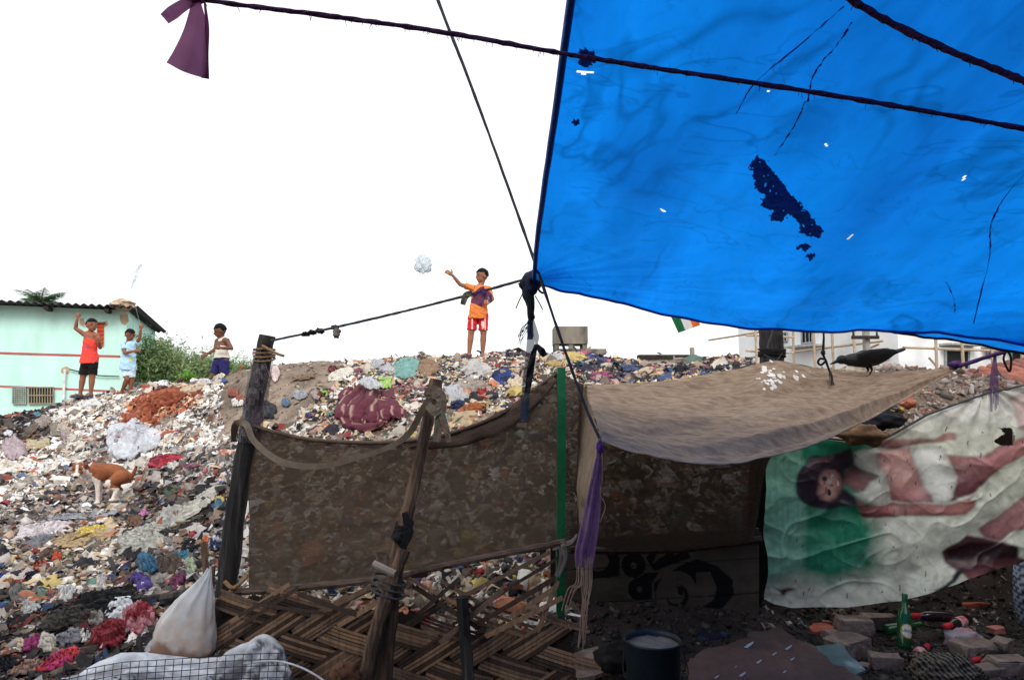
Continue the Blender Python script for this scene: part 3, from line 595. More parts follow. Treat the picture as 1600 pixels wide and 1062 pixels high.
MB().tube(pth, np.linspace(.034, .046, 24), 9, rough=.1).build('shaft', MATS['old_wood'], o)
b = MB()
for k in range(3): a = np.linspace(0, 6.4, 24); c = P(609-k*3, 905+k*10, 3.85); b.tube(c+np.stack([np.cos(a)*.085, np.sin(a)*.07, -.03*np.cos(a)], 1), .007, 6)
b.build('wire_lashing', MATS['rope_grey'], o); b = MB(); b.tube(crom([P(584,880,3.82),P(618,896,3.78)], 4), .02, 8); b.build('cross_peg', mat('pale_wood', lin((150, 138, 130)), .9), o)
t = thing('short_post', base(728, 3.86), 'short black charred post standing in front of the woven mat', 'post')
MB().tube(crom([P(722,932,3.86),P(727,1000,3.86),P(732,1080,3.86)], 10), .037, 6, rough=.1).build('shaft', MATS['charred_wood'], t)
# --- green post
t = thing('green_post', base(877, 3.97), 'green painted post with ragged nailed edge between fence and awning', 'post')
MB().tube(crom([P(877,574,3.97),P(877,760,3.97),P(875,1060,3.97)], 24), .034, 4, up=(1, 1, 0), rough=.04).build('shaft', mat('green_paint', lin((28, 104, 66)), .45, .25, 9, .3, 30, col2=lin((18, 62, 44)), c2amt=.62), t)
b = MB()
for k in range(70):
    c = P(888.5, 585+k*4.6, 3.955); b.box(c, .014+random.uniform(0, .012), .004, .009, jit=.002)
tag(b.build('staple_edge', mat('staples', lin((92, 84, 76)), .8, .4), t), kind='stuff')
b = MB(); band(b, [(862,856,3.9),(876,850,3.89),(880,872,3.89),(870,900,3.89)], [8, 14, 12, 8], 16, seed=7); band(b, [(876,850,3.88),(892,846,3.88),(902,834,3.88)], [10, 6, 3], 10, seed=8); b.build('rag_tie', mat('grey_rag', lin((120, 112, 106)), .95), t)
# --- woven strap
t = thing('webbing_strap', P(385, 660, 4.2), 'pale webbing strap looping from the charred post to the leaning pole', 'strap')
b = MB(); band(b, [(366,690,4.35),(368,664,4.26),(384,662,4.2),(398,690,4.17),(440,721,4.13),(500,728,4.1),(560,714,4.06),(610,697,4.02),(640,676,3.97),(660,640,3.9),(674,618,3.88)], [9, 11, 10, 9, 10, 9, 8, 8, 10, 10, 10], 70, seed=2, sag=.0); b.build('webbing', MATS['strap_web'], t)
b = MB(); band(b, [(664,620,3.88),(676,612,3.87),(690,624,3.87),(686,660,3.87),(682,690,3.87)], [10, 22, 16, 14, 12], 30, seed=12); band(b, [(684,630,3.86),(694,660,3.86),(702,690,3.86)], [10, 11, 8], 20, seed=13); band(b, [(668,632,3.86),(680,642,3.85),(692,634,3.86)], [12, 16, 10], 14, seed=14); b.build('knot', MATS['strap_web'], t)
# --- woven bamboo mat
t = thing('woven_mat', base(610, 4.05), 'brown woven bamboo strip mat along the foot of the fence', 'mat')
O_ = P(365, 925, 4.17); U_ = P(870, 925, 3.93)-O_; LU = np.linalg.norm(U_[:2]); U_ = np.array([U_[0], U_[1], 0]); U_ /= np.linalg.norm(U_); V_ = np.array([0, 0, 1.]); N_ = np.cross(U_, V_)
bam = [mat('bamboo_strip_a', lin((118, 96, 82)), .75, .35, 5, .6, 40, (8, 8, 1)), mat('bamboo_strip_b', lin((72, 58, 50)), .75, .35, 5, .6, 40, (8, 8, 1)), mat('bamboo_strip_c', lin((148, 118, 94)), .7, .35, 5, .6, 40, (8, 8, 1))]
zt = O_[2]
def slat(c, d, ln, wd, lift, m, bow=.008):
    k = np.linspace(-.5, .5, 5); x = np.cross(N_, d); p = c+np.outer(k*ln, d)+np.outer(lift+bow*(1-(2*k)**2), N_)
    v = np.concatenate([p+x*wd/2, p-x*wd/2, p-x*wd/2-N_*.004, p+x*wd/2-N_*.004]); f = []
    for i in range(4):
        for q in range(4): f.append((q*5+i, q*5+i+1, ((q+1) % 4)*5+i+1, ((q+1) % 4)*5+i))
    f += [(0, 5, 10, 15), (19, 14, 9, 4)]
    MB().add(v, f).build('bamboo_strip', m, t)
aA, aB, SL = R(33), R(-14), .165
dA = U_*math.cos(aA)+V_*math.sin(aA); dB = U_*math.cos(aB)+V_*math.sin(aB)
def matlimit(u): return -.01+.04*math.sin(u*5)-.05*max(0, u-1.1)
for i in range(-14, 16):
    for j in range(-4, 22):
        for fam in (0, 1):
            r = (i-j) % 4
            if (fam == 0 and r != 0) or (fam == 1 and r != 3): continue
            if fam == 0: c0 = (i+1)*SL*dA+(j+.5)*SL*dB; d, e = dA, dB
            else: c0 = (i+.5)*SL*dA+(j+1)*SL*dB; d, e = dB, dA
            per = math.sin(aA-aB)*SL; x = np.cross(N_, d); nS = 6
            for s in range(nS):
                c = O_+c0+x*((s+.5)/nS-.5)*per; u = (c-O_) @ U_; h = c[2]-zt
                if u < -.1 or u > LU+.12 or c[2] < -.1 or h > matlimit(u)-.04*random.random(): continue
                if h > -.12 and 1.25 < u < 1.8 and random.random() < .5: continue
                slat(c, d*1.0, 2*SL+random.uniform(.03, .09), per/nS*random.uniform(.72, .92), (.002 if fam else .0)+random.uniform(-.002, .002), random.choice(bam), .016)
ub = MB()
for fam, (d, e) in enumerate(((dA, dB), (dB, dA))):
    x = np.cross(N_, d); per = math.sin(aA-aB)*SL/4
    for k in range(-70, 90):
        run = []
        for s_ in np.arange(-3, 4, .045):
            c = O_+x*per*k+d*s_; u = (c-O_) @ U_; h = c[2]-zt; ok = -.08 < u < LU+.1 and c[2] > -.05 and h < matlimit(u)-.03 and not (h > -.17 and 1.15 < u < 1.85)
            if ok: run.append(c)
            elif run:
                if len(run) > 2: ub.add([run[0]+x*per*.47-N_*(.012+.006*fam), run[-1]+x*per*.47-N_*(.012+.006*fam), run[-1]-x*per*.47-N_*(.012+.006*fam), run[0]-x*per*.47-N_*(.012+.006*fam)], [(0, 1, 2, 3)])
                run = []
tag(ub.build('under_weave', mat('under_bamboo', lin((44, 36, 32)), .9), t), kind='stuff')
for (x0, y0, x1, y1) in [(362,970,455,910),(365,985,470,915),(375,960,440,925),(400,940,520,955),(470,925,570,960),(490,960,600,905),(510,950,618,902),(530,975,640,910),(640,900,745,955),(650,915,760,985),(690,905,770,950),(700,940,860,860),(720,960,872,870),(740,975,868,900),(760,990,880,930),(650,960,720,900),(690,1000,790,915),(840,985,872,905),(800,960,868,915)]:
    a = P(x0, y0, 4.12-(x0-365)*.00048); c = P(x1, y1, 4.12-(x1-365)*.00048); d = c-a; ln = np.linalg.norm(d); slat((a+c)/2, d/ln, ln, random.uniform(.018, .03), .02+random.uniform(0, .02), random.choice(bam), .01)
# --- sticks and hanging sack at the corner post
def stick(name, label, cat, pts, r, m, **k): return tag(MB().tube(crom([P(*p) for p in pts], 12), r, 7, rough=.15).build(name, MATS[m]), label, cat)
stick('wooden_stick', 'reddish split stick standing behind the hanging sack', 'stick', [(318,846,4.4),(322,890,4.38),(328,960,4.36),(330,1012,4.34)], [.02]*6+[.016]*6, 'old_wood')
stick('wooden_stick', 'thin split stick between hanging sack and charred post', 'stick', [(334,884,4.32),(332,930,4.3),(333,1015,4.3)], .012, 'old_wood')
stick('burnt_beam', 'burnt beam lying behind the hanging sack', 'beam', [(200,940,4.75),(255,934,4.72),(300,925,4.7)], .035, 'charred_wood')
stick('broken_plank', 'broken grey plank leaning left of the hanging sack', 'plank', [(206,984,4.4),(235,1000,4.35),(262,1015,4.3)], .022, 'dark_wood')
stick('broken_plank', 'thin broken plank lying over the patterned red cloth', 'plank', [(205,968,4.45),(240,980,4.4),(268,990,4.38)], .012, 'dark_wood')
prof = [(888,326,3),(897,324,7),(912,316,15),(935,304,29),(960,295,39),(985,289,44),(1005,285,46),(1018,284,45),(1027,285,36),(1031,285,18)]
t = thing('plastic_sack', P(285, 1031, 4.12), 'translucent white plastic sack sagging against the charred post', 'sack')
ys = np.array([p[0] for p in prof], float); tt = np.linspace(0, 1, 40); yi = np.interp(tt, np.linspace(0, 1, len(ys)), ys); cx = np.interp(yi, ys, [p[1] for p in prof]); hw = np.interp(yi, ys, [p[2] for p in prof])
th = np.linspace(0, 2*math.pi, 64, endpoint=False); V = []; C = []
for a, c, h in zip(yi, cx, hw):
    q = P(c, a, 4.12); r = h*4.12/F; f = 1+.05-.13*np.abs(np.sin(th*5.5+a*.012+.8*np.sin(th*2)))*np.clip((1000-a)/70, .12, 1)+.07*fbm(np.cos(th)*2, np.sin(th)*2, a*.03, 61)
    sq_ = (np.abs(np.cos(th))**3+np.abs(np.sin(th))**3)**(-1/3); f = f*(1+(sq_-1)*np.clip((a-940)/50, 0, 1)*.8); V.append(q+np.stack([np.cos(th)*r*f*1.0, np.sin(th)*r*.55*f, .012*fbm(np.cos(th)*2, np.sin(th)*2, a*.02, 66)], 1))
    k1 = np.clip((a-1000-12*np.cos(th)-10*fbm(np.cos(th)*3, np.sin(th)*3, a*.04, 12))/10, 0, 1)[:, None]; k2 = np.clip((a-925-25*fbm(np.cos(th)*2.5, np.sin(th)*2.5, a*.02, 15))/55, 0, 1)[:, None]*(.6+.4*fbm(np.cos(th)*3, np.sin(th)*3, a*.05, 18))[:, None]; q_ = lin((216, 218, 224))*(1-k2)+lin((204, 180, 164))*k2; C.append(q_*(1-k1)+lin((150, 118, 98))*k1)
f = [(i*64+j, i*64+(j+1) % 64, (i+1)*64+(j+1) % 64, (i+1)*64+j) for i in range(39) for j in range(64)]
b = MB(); b.add(np.concatenate(V), f+[tuple(range(39*64, 40*64))], np.concatenate(C)); b.build('bag', mat('sack_film', rough=.4, var=.12, scale=8, bump=.4, bscale=22, attr=True, transl=.2, spec=.45), t, smooth=True)
b = MB(); band(b, [(226,1018,4.05),(236,1008,4.05),(246,1000,4.05)], [4, 12, 14], 12, seed=31, sag=.01); b.build('loose_flap', mat('sack_flap', lin((206, 206, 212)), .4, .15, transl=.2), t, smooth=True)
# --- wire mesh panel and the white cloth under it
t = thing('wire_mesh_panel', base(280, 3.66), 'black wire mesh panel leaning at the bottom left', 'wire mesh')
mt = mat('black_wire', lin((30, 30, 36)), .5, .2)
for k in range(27):
    u = k/26; x = 96+u*352; yt = np.interp(u, [0, .25, .5, .75, 1], [1053, 1034, 1029, 1022, 1019])
    MB().tube(np.array([P(x, yt, 3.78), P(x-6, 1100, 3.6)]), .0022, 5).build('wire', mt, t)
for k in range(7):
    pts = [P(96+u*352-k*.6, np.interp(u, [0, .25, .5, .75, 1], [1053, 1034, 1029, 1022, 1019])+k*9.5, 3.777-k*.021) for u in np.linspace(0, 1, 8)]
    MB().tube(crom(pts, 16), .0022, 5).build('wire', mt, t)
stick_ = [(450,1035,3.7),(480,1048,3.68),(510,1064,3.66)]
tag(MB().tube(crom([P(*p) for p in [(380,1036,3.76),(430,1032,3.74),(470,1042,3.7),(505,1062,3.68),(530,1085,3.66)]], 24), .005, 6).build('loose_rope', mat('white_cord', lin((196, 196, 204)), .6)), 'white cord trailing right from the wire mesh', 'cord')
def mound(name, label, cat, outline_top, ybot, d0, d1, col, col2=None, n=50, amp_=.03, seed=3, m='rag_cloth'):
    xs = [p[0] for p in outline_top]; ysn = [p[1] for p in outline_top]; u = np.linspace(0, 1, n); X = np.interp(u, np.linspace(0, 1, len(xs)), xs); Y = np.interp(u, np.linspace(0, 1, len(xs)), ysn)
    v = np.linspace(0, 1, 26); g = np.stack([P(X, Y+(ybot-Y)*k, d0+(d1-d0)*k**.7) for k in v])
    g = g+gnormal(g)*(amp_*fbm(u[None]*9, v[:, None]*5, 0, seed)*np.minimum(1, v[:, None]*4+.15))[..., None]
    # the far side folds down behind
    back = g[0]+np.array([0, .12, -.22]); g = np.concatenate([back[None], g])
    c = np.broadcast_to(lin(col), g.shape).copy()
    if col2 is not None: k = fbm(u[None]*7, np.linspace(0, 1, 27)[:, None]*6, 0, seed+2) > .38; c[k] = lin(col2)
    o = MB().grid(g, c).build(name, MATS[m], smooth=True, solid=.004); return tag(o, label, cat)
mound('white_cloth', 'white plastic sheet crumpled behind the wire mesh below the sack', 'cloth', [(100,1060),(150,1036),(190,1020),(230,1019),(262,1024),(310,1030),(345,1026),(352,1030)], 1095, 3.98, 3.82, (206,210,220), (176,180,192), seed=5)
mound('white_cloth', 'white tarpaulin hump right of the sack behind the wire mesh', 'cloth', [(338,1034),(356,1018),(384,1004),(398,995),(412,990),(430,998),(442,1012),(450,1040),(454,1075)], 1095, 3.95, 3.84, (196,200,208), (120,120,128), seed=17, amp_=.05)
# ================================================================== jute awning
top = [(913,599,4.2),(990,598,4.25),(1080,588,4.3),(1150,576,4.33),(1213,564,4.36),(1275,575,4.35),(1345,583,4.33),(1420,580,4.3),(1497,574,4.28)]
fr = [(938,684,3.3),(1010,713,3.32),(1080,729,3.36),(1140,728,3.42),(1205,714,3.5),(1280,690,3.65),(1350,657,3.85),(1425,617,4.08),(1497,575.5,4.275)]
mids = []
for q, sg in ((.3, .05), (.65, .06)):
    mids.append([P(*a)*(1-q)+P(*c)*q-np.array([0, 0, sg*math.sin(math.pi*min(1, i/8+.02))]) for i, (a, c) in enumerate(zip(top, fr))])
g = net([[P(*p) for p in top]]+mids+[[P(*p) for p in fr]], 130, 80)
uu, vv = np.meshgrid(np.linspace(0, 1, 130), np.linspace(0, 1, 80))
fold = np.exp(-((vv-(.62+.12*np.sin(uu*3.1)))/.05)**2)*np.clip(uu*3-.5, 0, 1)*np.clip((1-uu)*4, 0, 1)-.7*np.exp(-((vv-(.74+.12*np.sin(uu*3.1)))/.05)**2)*np.clip(uu*3-.5, 0, 1)*np.clip((1-uu)*4, 0, 1)
fan = np.sin(np.arctan2(vv+.02, uu+.02)*26)*np.exp(-uu*6)*.004
g = g+gnormal(g)*(-.04*fold+fan+.02*fbm(uu*5+vv*2, vv*6, 0, 51)*np.minimum(1, (1-uu)*4)+.003*fbm(uu*26, vv*22, 0, 52))[..., None]
AWN = g
t = thing('jute_awning', base(1100, 3.9), 'sagging pale brown jute awning pulled out from the fence', 'awning')
MB().grid(g).build('canopy', MATS['jute'], t, smooth=True, solid=.003)
fl = net([[P(*p) for p in r] for r in ([(913,599,4.2),(922,628,3.9),(938,684,3.3)], [(906,680,4.1),(914,700,3.85),(930,722,3.4)], [(901,740,4.05),(904,760,3.85),(918,776,3.5)], [(903,775,4.0),(910,792,3.85),(920,800,3.6)], [(904,810,4.0),(910,826,3.9),(918,834,3.7)])], 30, 50)
fl = fl+gnormal(fl)*(.008*fbm(np.linspace(0, 5, 30)[None], np.linspace(0, 6, 50)[:, None], 0, 71))[..., None]
MB().grid(fl).build('side_flap', MATS['jute'], t, smooth=True, solid=.003)
# bird droppings on the cloth
from mathutils.bvhtree import BVHTree
def bvh(g):
    a, b_ = g.shape[:2]; return BVHTree.FromPolygons(g.reshape(-1, 3).tolist(), [(i*b_+j, i*b_+j+1, (i+1)*b_+j+1, (i+1)*b_+j) for i in range(a-1) for j in range(b_-1)])
def cast(tree, px, py):
    r = ray(px, py); h = tree.ray_cast(Vector((0, 0, CAMZ)), Vector(r.tolist())); return h
AT = bvh(AWN); b = MB()
for k in range(54):
    px, py = random.gauss(1212, 17), random.gauss(589, 9); h = cast(AT, px, py)
    if h[0] is None: continue
    n = np.array(h[1]); n = n if n[2] > 0 else -n; bs = basis(np.cross(n, [1, .2, 0]), n); r = random.uniform(.004, .012)*(1.5 if random.random() < .2 else 1)
    a = np.linspace(0, 6.283, 9)[:-1]; rr = r*(1+.35*np.random.default_rng(k).uniform(-1, 1, 8)); q = np.array(h[0])+n*.004+np.outer(np.cos(a)*rr, bs[:, 0])+np.outer(np.sin(a)*rr*1.4, bs[:, 1])
    b.add(np.concatenate([q, q.mean(0)[None]+n*.0006]), [(i, (i+1) % 8, 8) for i in range(8)])
tag(b.build('bird_droppings', mat('droppings', lin((226, 222, 218)), .8, .15), t), kind='stuff')
# inner jute curtain, boards with faded print behind the awning
top = [(905,600,4.24),(990,600,4.3),(1080,590,4.35),(1213,566,4.42),(1300,580,4.42)]
bot = [(900,852,4.55),(980,858,4.6),(1060,860,4.62),(1150,850,4.64),(1178,842,4.64)]
g = net([[P(*p) for p in r] for r in (top, [((a[0]+c[0])/2-8*i, (a[1]+c[1])/2, (a[2]+c[2])/2) for i, (a, c) in enumerate(zip(top, bot))], bot)], 70, 60)
g = g+gnormal(g)*(.015*fbm(np.linspace(0, 8, 70)[None], np.linspace(0, 5, 60)[:, None], 0, 81))[..., None]
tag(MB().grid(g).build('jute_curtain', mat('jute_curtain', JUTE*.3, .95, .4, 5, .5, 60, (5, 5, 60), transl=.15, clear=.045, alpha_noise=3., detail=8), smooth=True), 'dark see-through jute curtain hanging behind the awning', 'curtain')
g = net([[P(*p) for p in r] for r in ([(880,584,4.0),(895,592,4.1),(911,600,4.2)], [(880,850,4.0),(892,852,4.15),(903,852,4.3)])], 14, 30)
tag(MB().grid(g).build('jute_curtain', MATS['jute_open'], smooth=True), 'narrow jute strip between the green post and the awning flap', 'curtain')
# print wall
PRW = 4.72
t = thing('printed_board_wall', base(1040, PRW), 'dark board wall with faded black and tan print under the awning', 'wall')
cv = lambda q, ox=860, oy=780, s=3.765: [(ox+a/s, oy+b_/s) for a, b_ in q]
PRI = [('k', cv([(210,290),(400,270),(410,450),(230,470)])), ('c', 280, 360, 62, 62, 't'), ('k', cv([(560,340),(640,280),(600,380),(760,260),(720,330),(800,300),(830,340),(610,420)])),
 ('c', 490, 385, 70, 74, 'k'), ('c', 490, 388, 19, 19, 't'), ('k', cv([(470,490),(560,430),(640,425),(600,490),(600,590),(500,590)])), ('c', 525, 525, 70, 68, 'k'), ('c', 525, 527, 17, 17, 't'),
 ('k', cv([(430,650),(520,605),(610,590),(615,650),(520,670),(495,700),(490,800),(435,800)])), ('c', 565, 720, 66, 62, 'k'), ('c', 565, 724, 16, 16, 't'),
 ('k', cv([(610,490),(760,390),(860,350),(980,390),(1070,470),(1080,560),(1010,640),(900,700),(720,740),(620,660)])), ('t', cv([(860,430),(940,425),(980,520),(960,590),(880,640),(850,600)])), ('c', 745, 570, 125, 152, 't'), ('c', 748, 570, 64, 74, 'k'), ('c', 738, 556, 52, 60, 't'), ('k', cv([(745,505),(790,520),(775,570),(750,550)])),
 ('k', cv([(720,740),(860,730),(840,850),(760,860)])), ('k', cv([(860,760),(1060,650),(1150,700),(1000,760),(880,840)]))]
rows = [(838, 884), (886, 938), (940, 986), (988, 1046)]
for (y0, y1) in rows:
    nx, ny = 190, max(20, int((y1-y0)*.8)); X, Y = np.meshgrid(np.linspace(868, 1186, nx), np.linspace(y0, y1, ny)); Y = Y-(X-868)*.06+6
    c = np.broadcast_to(lin((84, 76, 64)), X.shape+(3,)).copy()
    for s in PRI:
        if s[0] == 'c': cx_, cy_ = cv([(s[1], s[2])])[0]; k = ((X-cx_)/(s[3]/3.765))**2+((Y-cy_)/(s[4]/3.765))**2 < 1; q = s[5]
        else: k = inpoly(X, Y, s[1]); q = s[0]
        c[k] = lin((14, 14, 16)) if q == 'k' else lin((84, 76, 64))
    g = P(X, Y, PRW+.004*fbm(X*.02, Y*.05, 0, y0)); gb = g+np.array([0, .018, 0]); b = MB().grid(g, c)
    ring = [g[0], gb[0]]; b.grid(np.stack(ring), np.stack([c[0], c[0]])); b.grid(np.stack([gb[-1], g[-1]]), np.stack([c[-1], c[-1]])); b.grid(np.stack([gb[:, 0], g[:, 0]]), np.stack([c[:, 0]]*2)); b.grid(gb[::8, ::8], c[::8, ::8])
    b.build('board', mat('printed_board', rough=.85, var=.25, scale=8, bump=.2, attr=True), t)
tag(MB().tube(crom([P(888,858,4.6),P(980,860,4.66),P(1080,856,4.68),P(1190,842,4.7)], 14), .025, 7, rough=.1).build('bamboo_rail', MATS['dark_wood']), 'dark bamboo rail under the inner jute curtain', 'rail')
g = net([[P(*p) for p in r] for r in ([(1168,640,4.9),(1195,640,4.94),(1225,650,5.0)], [(1168,985,4.88),(1195,985,4.92),(1225,985,4.98)])], 30, 30); g = g+gnormal(g)*(.02*fbm(np.linspace(0, 5, 30)[None], np.linspace(0, 4, 30)[:, None], 0, 5))[..., None]
tag(MB().grid(g).build('shade_sheet', mat('shade_black', lin((20, 20, 22)), .6, .3), smooth=True, solid=.003), 'added black sheet standing in for shade in the gap left of the printed banner', 'plastic sheet')  # dark sheet added where the gap lies only in shade
g = net([[P(*p) for p in r] for r in ([(860,842,4.8),(1000,848,4.8),(1130,838,4.8),(1190,830,4.8)], [(860,1030,4.79),(1000,1030,4.79),(1130,1010,4.79),(1190,1010,4.79)])], 30, 16); tag(MB().grid(g).build('shade_sheet', MATS['shade_black'], smooth=True, solid=.003), 'added black backing keeping light out of the joints behind the printed boards', 'plastic sheet')  # backing added so no light leaks through the board joints
t = thing('dark_pole', base(1205, 5.12), 'thick dark pole rising behind the jute awning to the blue tarp', 'pole')
MB().tube(crom([P(1207,950,5.12),P(1207,760,5.12),P(1206,560,5.12),P(1203,500,5.12),P(1201,440,5.12)], 26), .086, 10, rough=.06).build('shaft', MATS['charred_wood'], t)
b = MB()
for k in range(5): a = np.linspace(0, 6.5, 26); c = P(1206, 546+k*2.5, 5.12); b.tube(c+np.stack([np.cos(a)*.094, np.sin(a)*.094, .01*np.sin(a+k)], 1), .008, 6)
b.tube(crom([P(1194,554,4.88),P(1206,560,4.6),P(1213,566,4.36)], 8), .005, 5); b.tube(crom([P(1222,552,4.88),P(1216,560,4.6),P(1211,566,4.36)], 8), .005, 5); b.build('rope_lashing', MATS['rope_black'], t)
b = MB(); b.tube(crom([P(1208,500,4.88),P(1207,520,4.88),P(1203,530,4.88),P(1199,544,4.88)], 14), .008, 6); b.build('hanging_cord', MATS['rope_grey'], t)
# ================================================================== purple net scarf
t = thing('net_scarf', P(936, 700, 3.28), 'purple net scarf hanging from the front corner of the awning', 'scarf')
sec = [(686,937,5),(694,936,10),(704,936,9),(712,936,7),(724,935,14),(745,932,19),(775,928,24),(805,924,29),(840,918,32),(865,914,33),(885,913,28)]
c = []
for y_, x_, w_ in sec: c.append([P(x_-w_/2, y_, 3.27), P(x_-w_/6, y_, 3.255), P(x_+w_/6, y_, 3.275), P(x_+w_/2, y_, 3.26)])
g = net(c, 24, 60); uu, vv = np.meshgrid(np.linspace(0, 1, 24), np.linspace(0, 1, 60)); g = g+gnormal(g)*(.006*np.sin(uu*22+vv*3)*np.minimum(1, vv*3))[..., None]
MB().grid(g).build('net', mat('purple_net', lin((140, 104, 158)), .7, .25, 10, .5, 80, (8, 8, 1), transl=.3, clear=.28, alpha_noise=14), t, smooth=True)
b = MB().ell(P(937, 699, 3.27), (.018, .018, .03), noise=.2); b.build('knot', mat('purple_knot', lin((86, 40, 120)), .7), t, smooth=True)
b = MB()
for k in range(16):
    x0 = 902+k*1.5; x1 = 906+random.uniform(-4, 8) if k > 5 else 880+k*3+random.uniform(-3, 3); y1 = 1010+random.uniform(-14, 8) if k > 5 else 940+random.uniform(-20, 20)
    b.tube(crom([P(x0, 868+random.uniform(0, 16), 3.265), P(x0+random.uniform(-3, 3), 910, 3.26), P((x0+x1)/2+random.uniform(-3, 3), 950 if k > 5 else 920, 3.26), P(x1, y1, 3.27)], 14), .0022, 4)
b.tube(crom([P(940,700,3.26),P(942,745,3.26),P(938,770,3.26),P(946,790,3.26),P(938,815,3.26)], 16), .002, 4)
tag(b.build('fringe_threads', mat('thread', lin((166, 138, 116)), .9, .3), t), kind='stuff')
# ================================================================== blue tarpaulin overhead
far = [(833,441,3.4),(865,449,3.41),(950,463,3.43),(1050,482,3.45),(1180,503,3.45),(1300,517,3.4),(1380,513,3.36),(1480,521,3.3),(1620,532,3.2),(1800,540,3.1),(2000,540,3.0)]
def wr(y, x0, x1, zs): return [np.array([x, y, z]) for x, z in zip(np.linspace(x0, x1, len(zs)), zs)]
rows = [[P(*p) for p in far], wr(2.95, .105, 3.7, [2.275,2.235,2.18,2.13,2.08,2.06,2.04,2.03,2.02,2.02,2.03]), wr(2.3, .115, 3.8, [2.385,2.35,2.31,2.27,2.24,2.22,2.21,2.2,2.2,2.2,2.2]),
 wr(1.6, .135, 3.9, [2.535,2.50,2.46,2.43,2.40,2.38,2.36,2.35,2.34,2.34,2.34]), wr(.8, .15, 4.0, [2.70,2.66,2.62,2.58,2.55,2.52,2.5,2.48,2.46,2.46,2.46]), wr(-.1, .1, 4.0, [2.84,2.8,2.76,2.72,2.68,2.65,2.62,2.6,2.58,2.57,2.57]), wr(-1.0, .05, 4.0, [2.95,2.92,2.88,2.84,2.8,2.77,2.74,2.7,2.68,2.66,2.66])]
NU, NV = 560, 600
g = net(rows, NU, NV); uu, vv = np.meshgrid(np.linspace(0, 1, NU), np.linspace(0, 1, NV))
ang = np.arctan2(vv*1.25, uu); rad = np.hypot(uu, vv*1.25)
cre = (np.sin(ang*34)+.6*np.sin(ang*61+1))*np.exp(-rad*5.5)*.012*np.minimum(1, rad*12)
big = .035*fbm(uu*3+vv*1.5, vv*2, 0, 91)*np.minimum(1, rad*3)
ridge = -np.abs(fbm(uu*5+vv*6, vv*1.6-uu*3, 0, 95))*.03*np.minimum(1, rad*3)
tort = .005*fbm(uu*26, vv*22, 0, 97)+.006*np.sin((uu*1.2+vv*.35)*70+3*fbm(uu*4, vv*4, 0, 98))*np.clip(fbm(uu*3+9, vv*3, 0, 99), 0, 1)
for q in ((.05, .35, .6, .1), (.3, .06, .95, .12), (.5, .1, .99, .28)):
    x0, y0, x1, y1 = q; L_ = math.hypot(x1-x0, y1-y0); s = ((uu-x0)*(x1-x0)+(vv-y0)*(y1-y0))/L_**2; dd = ((uu-x0)*(y1-y0)-(vv-y0)*(x1-x0))/L_+.01*np.sin(s*9)
    cre = cre+.012*np.exp(-(dd/.012)**2)*np.clip(s*6, 0, 1)*np.clip((1-s)*6, 0, 1)
g = g+np.array([0, 0, 1.])*(cre+big+ridge+tort)[..., None]
TARP = g; TT = bvh(g[::6, ::6])
mid = (g[:-1, :-1]+g[1:, 1:])/2; mpx, mpy = PX(mid); msk = np.ones(mid.shape[:2], bool)
SL_ = [[(898,109),(912,113),(928,111),(928,114),(912,117),(900,112)], [(1502,282),(1509,271),(1511,275),(1504,284)], [(1030,324),(1036,327),(1040,331),(1034,330)], [(1323,375),(1331,366),(1333,367),(1325,376)], [(1189,268),(1196,264),(1197,272),(1191,276)], [(1236,325),(1240,322),(1243,330),(1238,332)], [(1244,340),(1252,337),(1252,343),(1246,344)], [(1289,224),(1293,224),(1293,228),(1289,228)], [(1197,140),(1201,140),(1201,143),(1197,143)]]
for s in SL_: msk &= ~(inpoly(mpx, mpy, s) & (mid[..., 1] > .3))
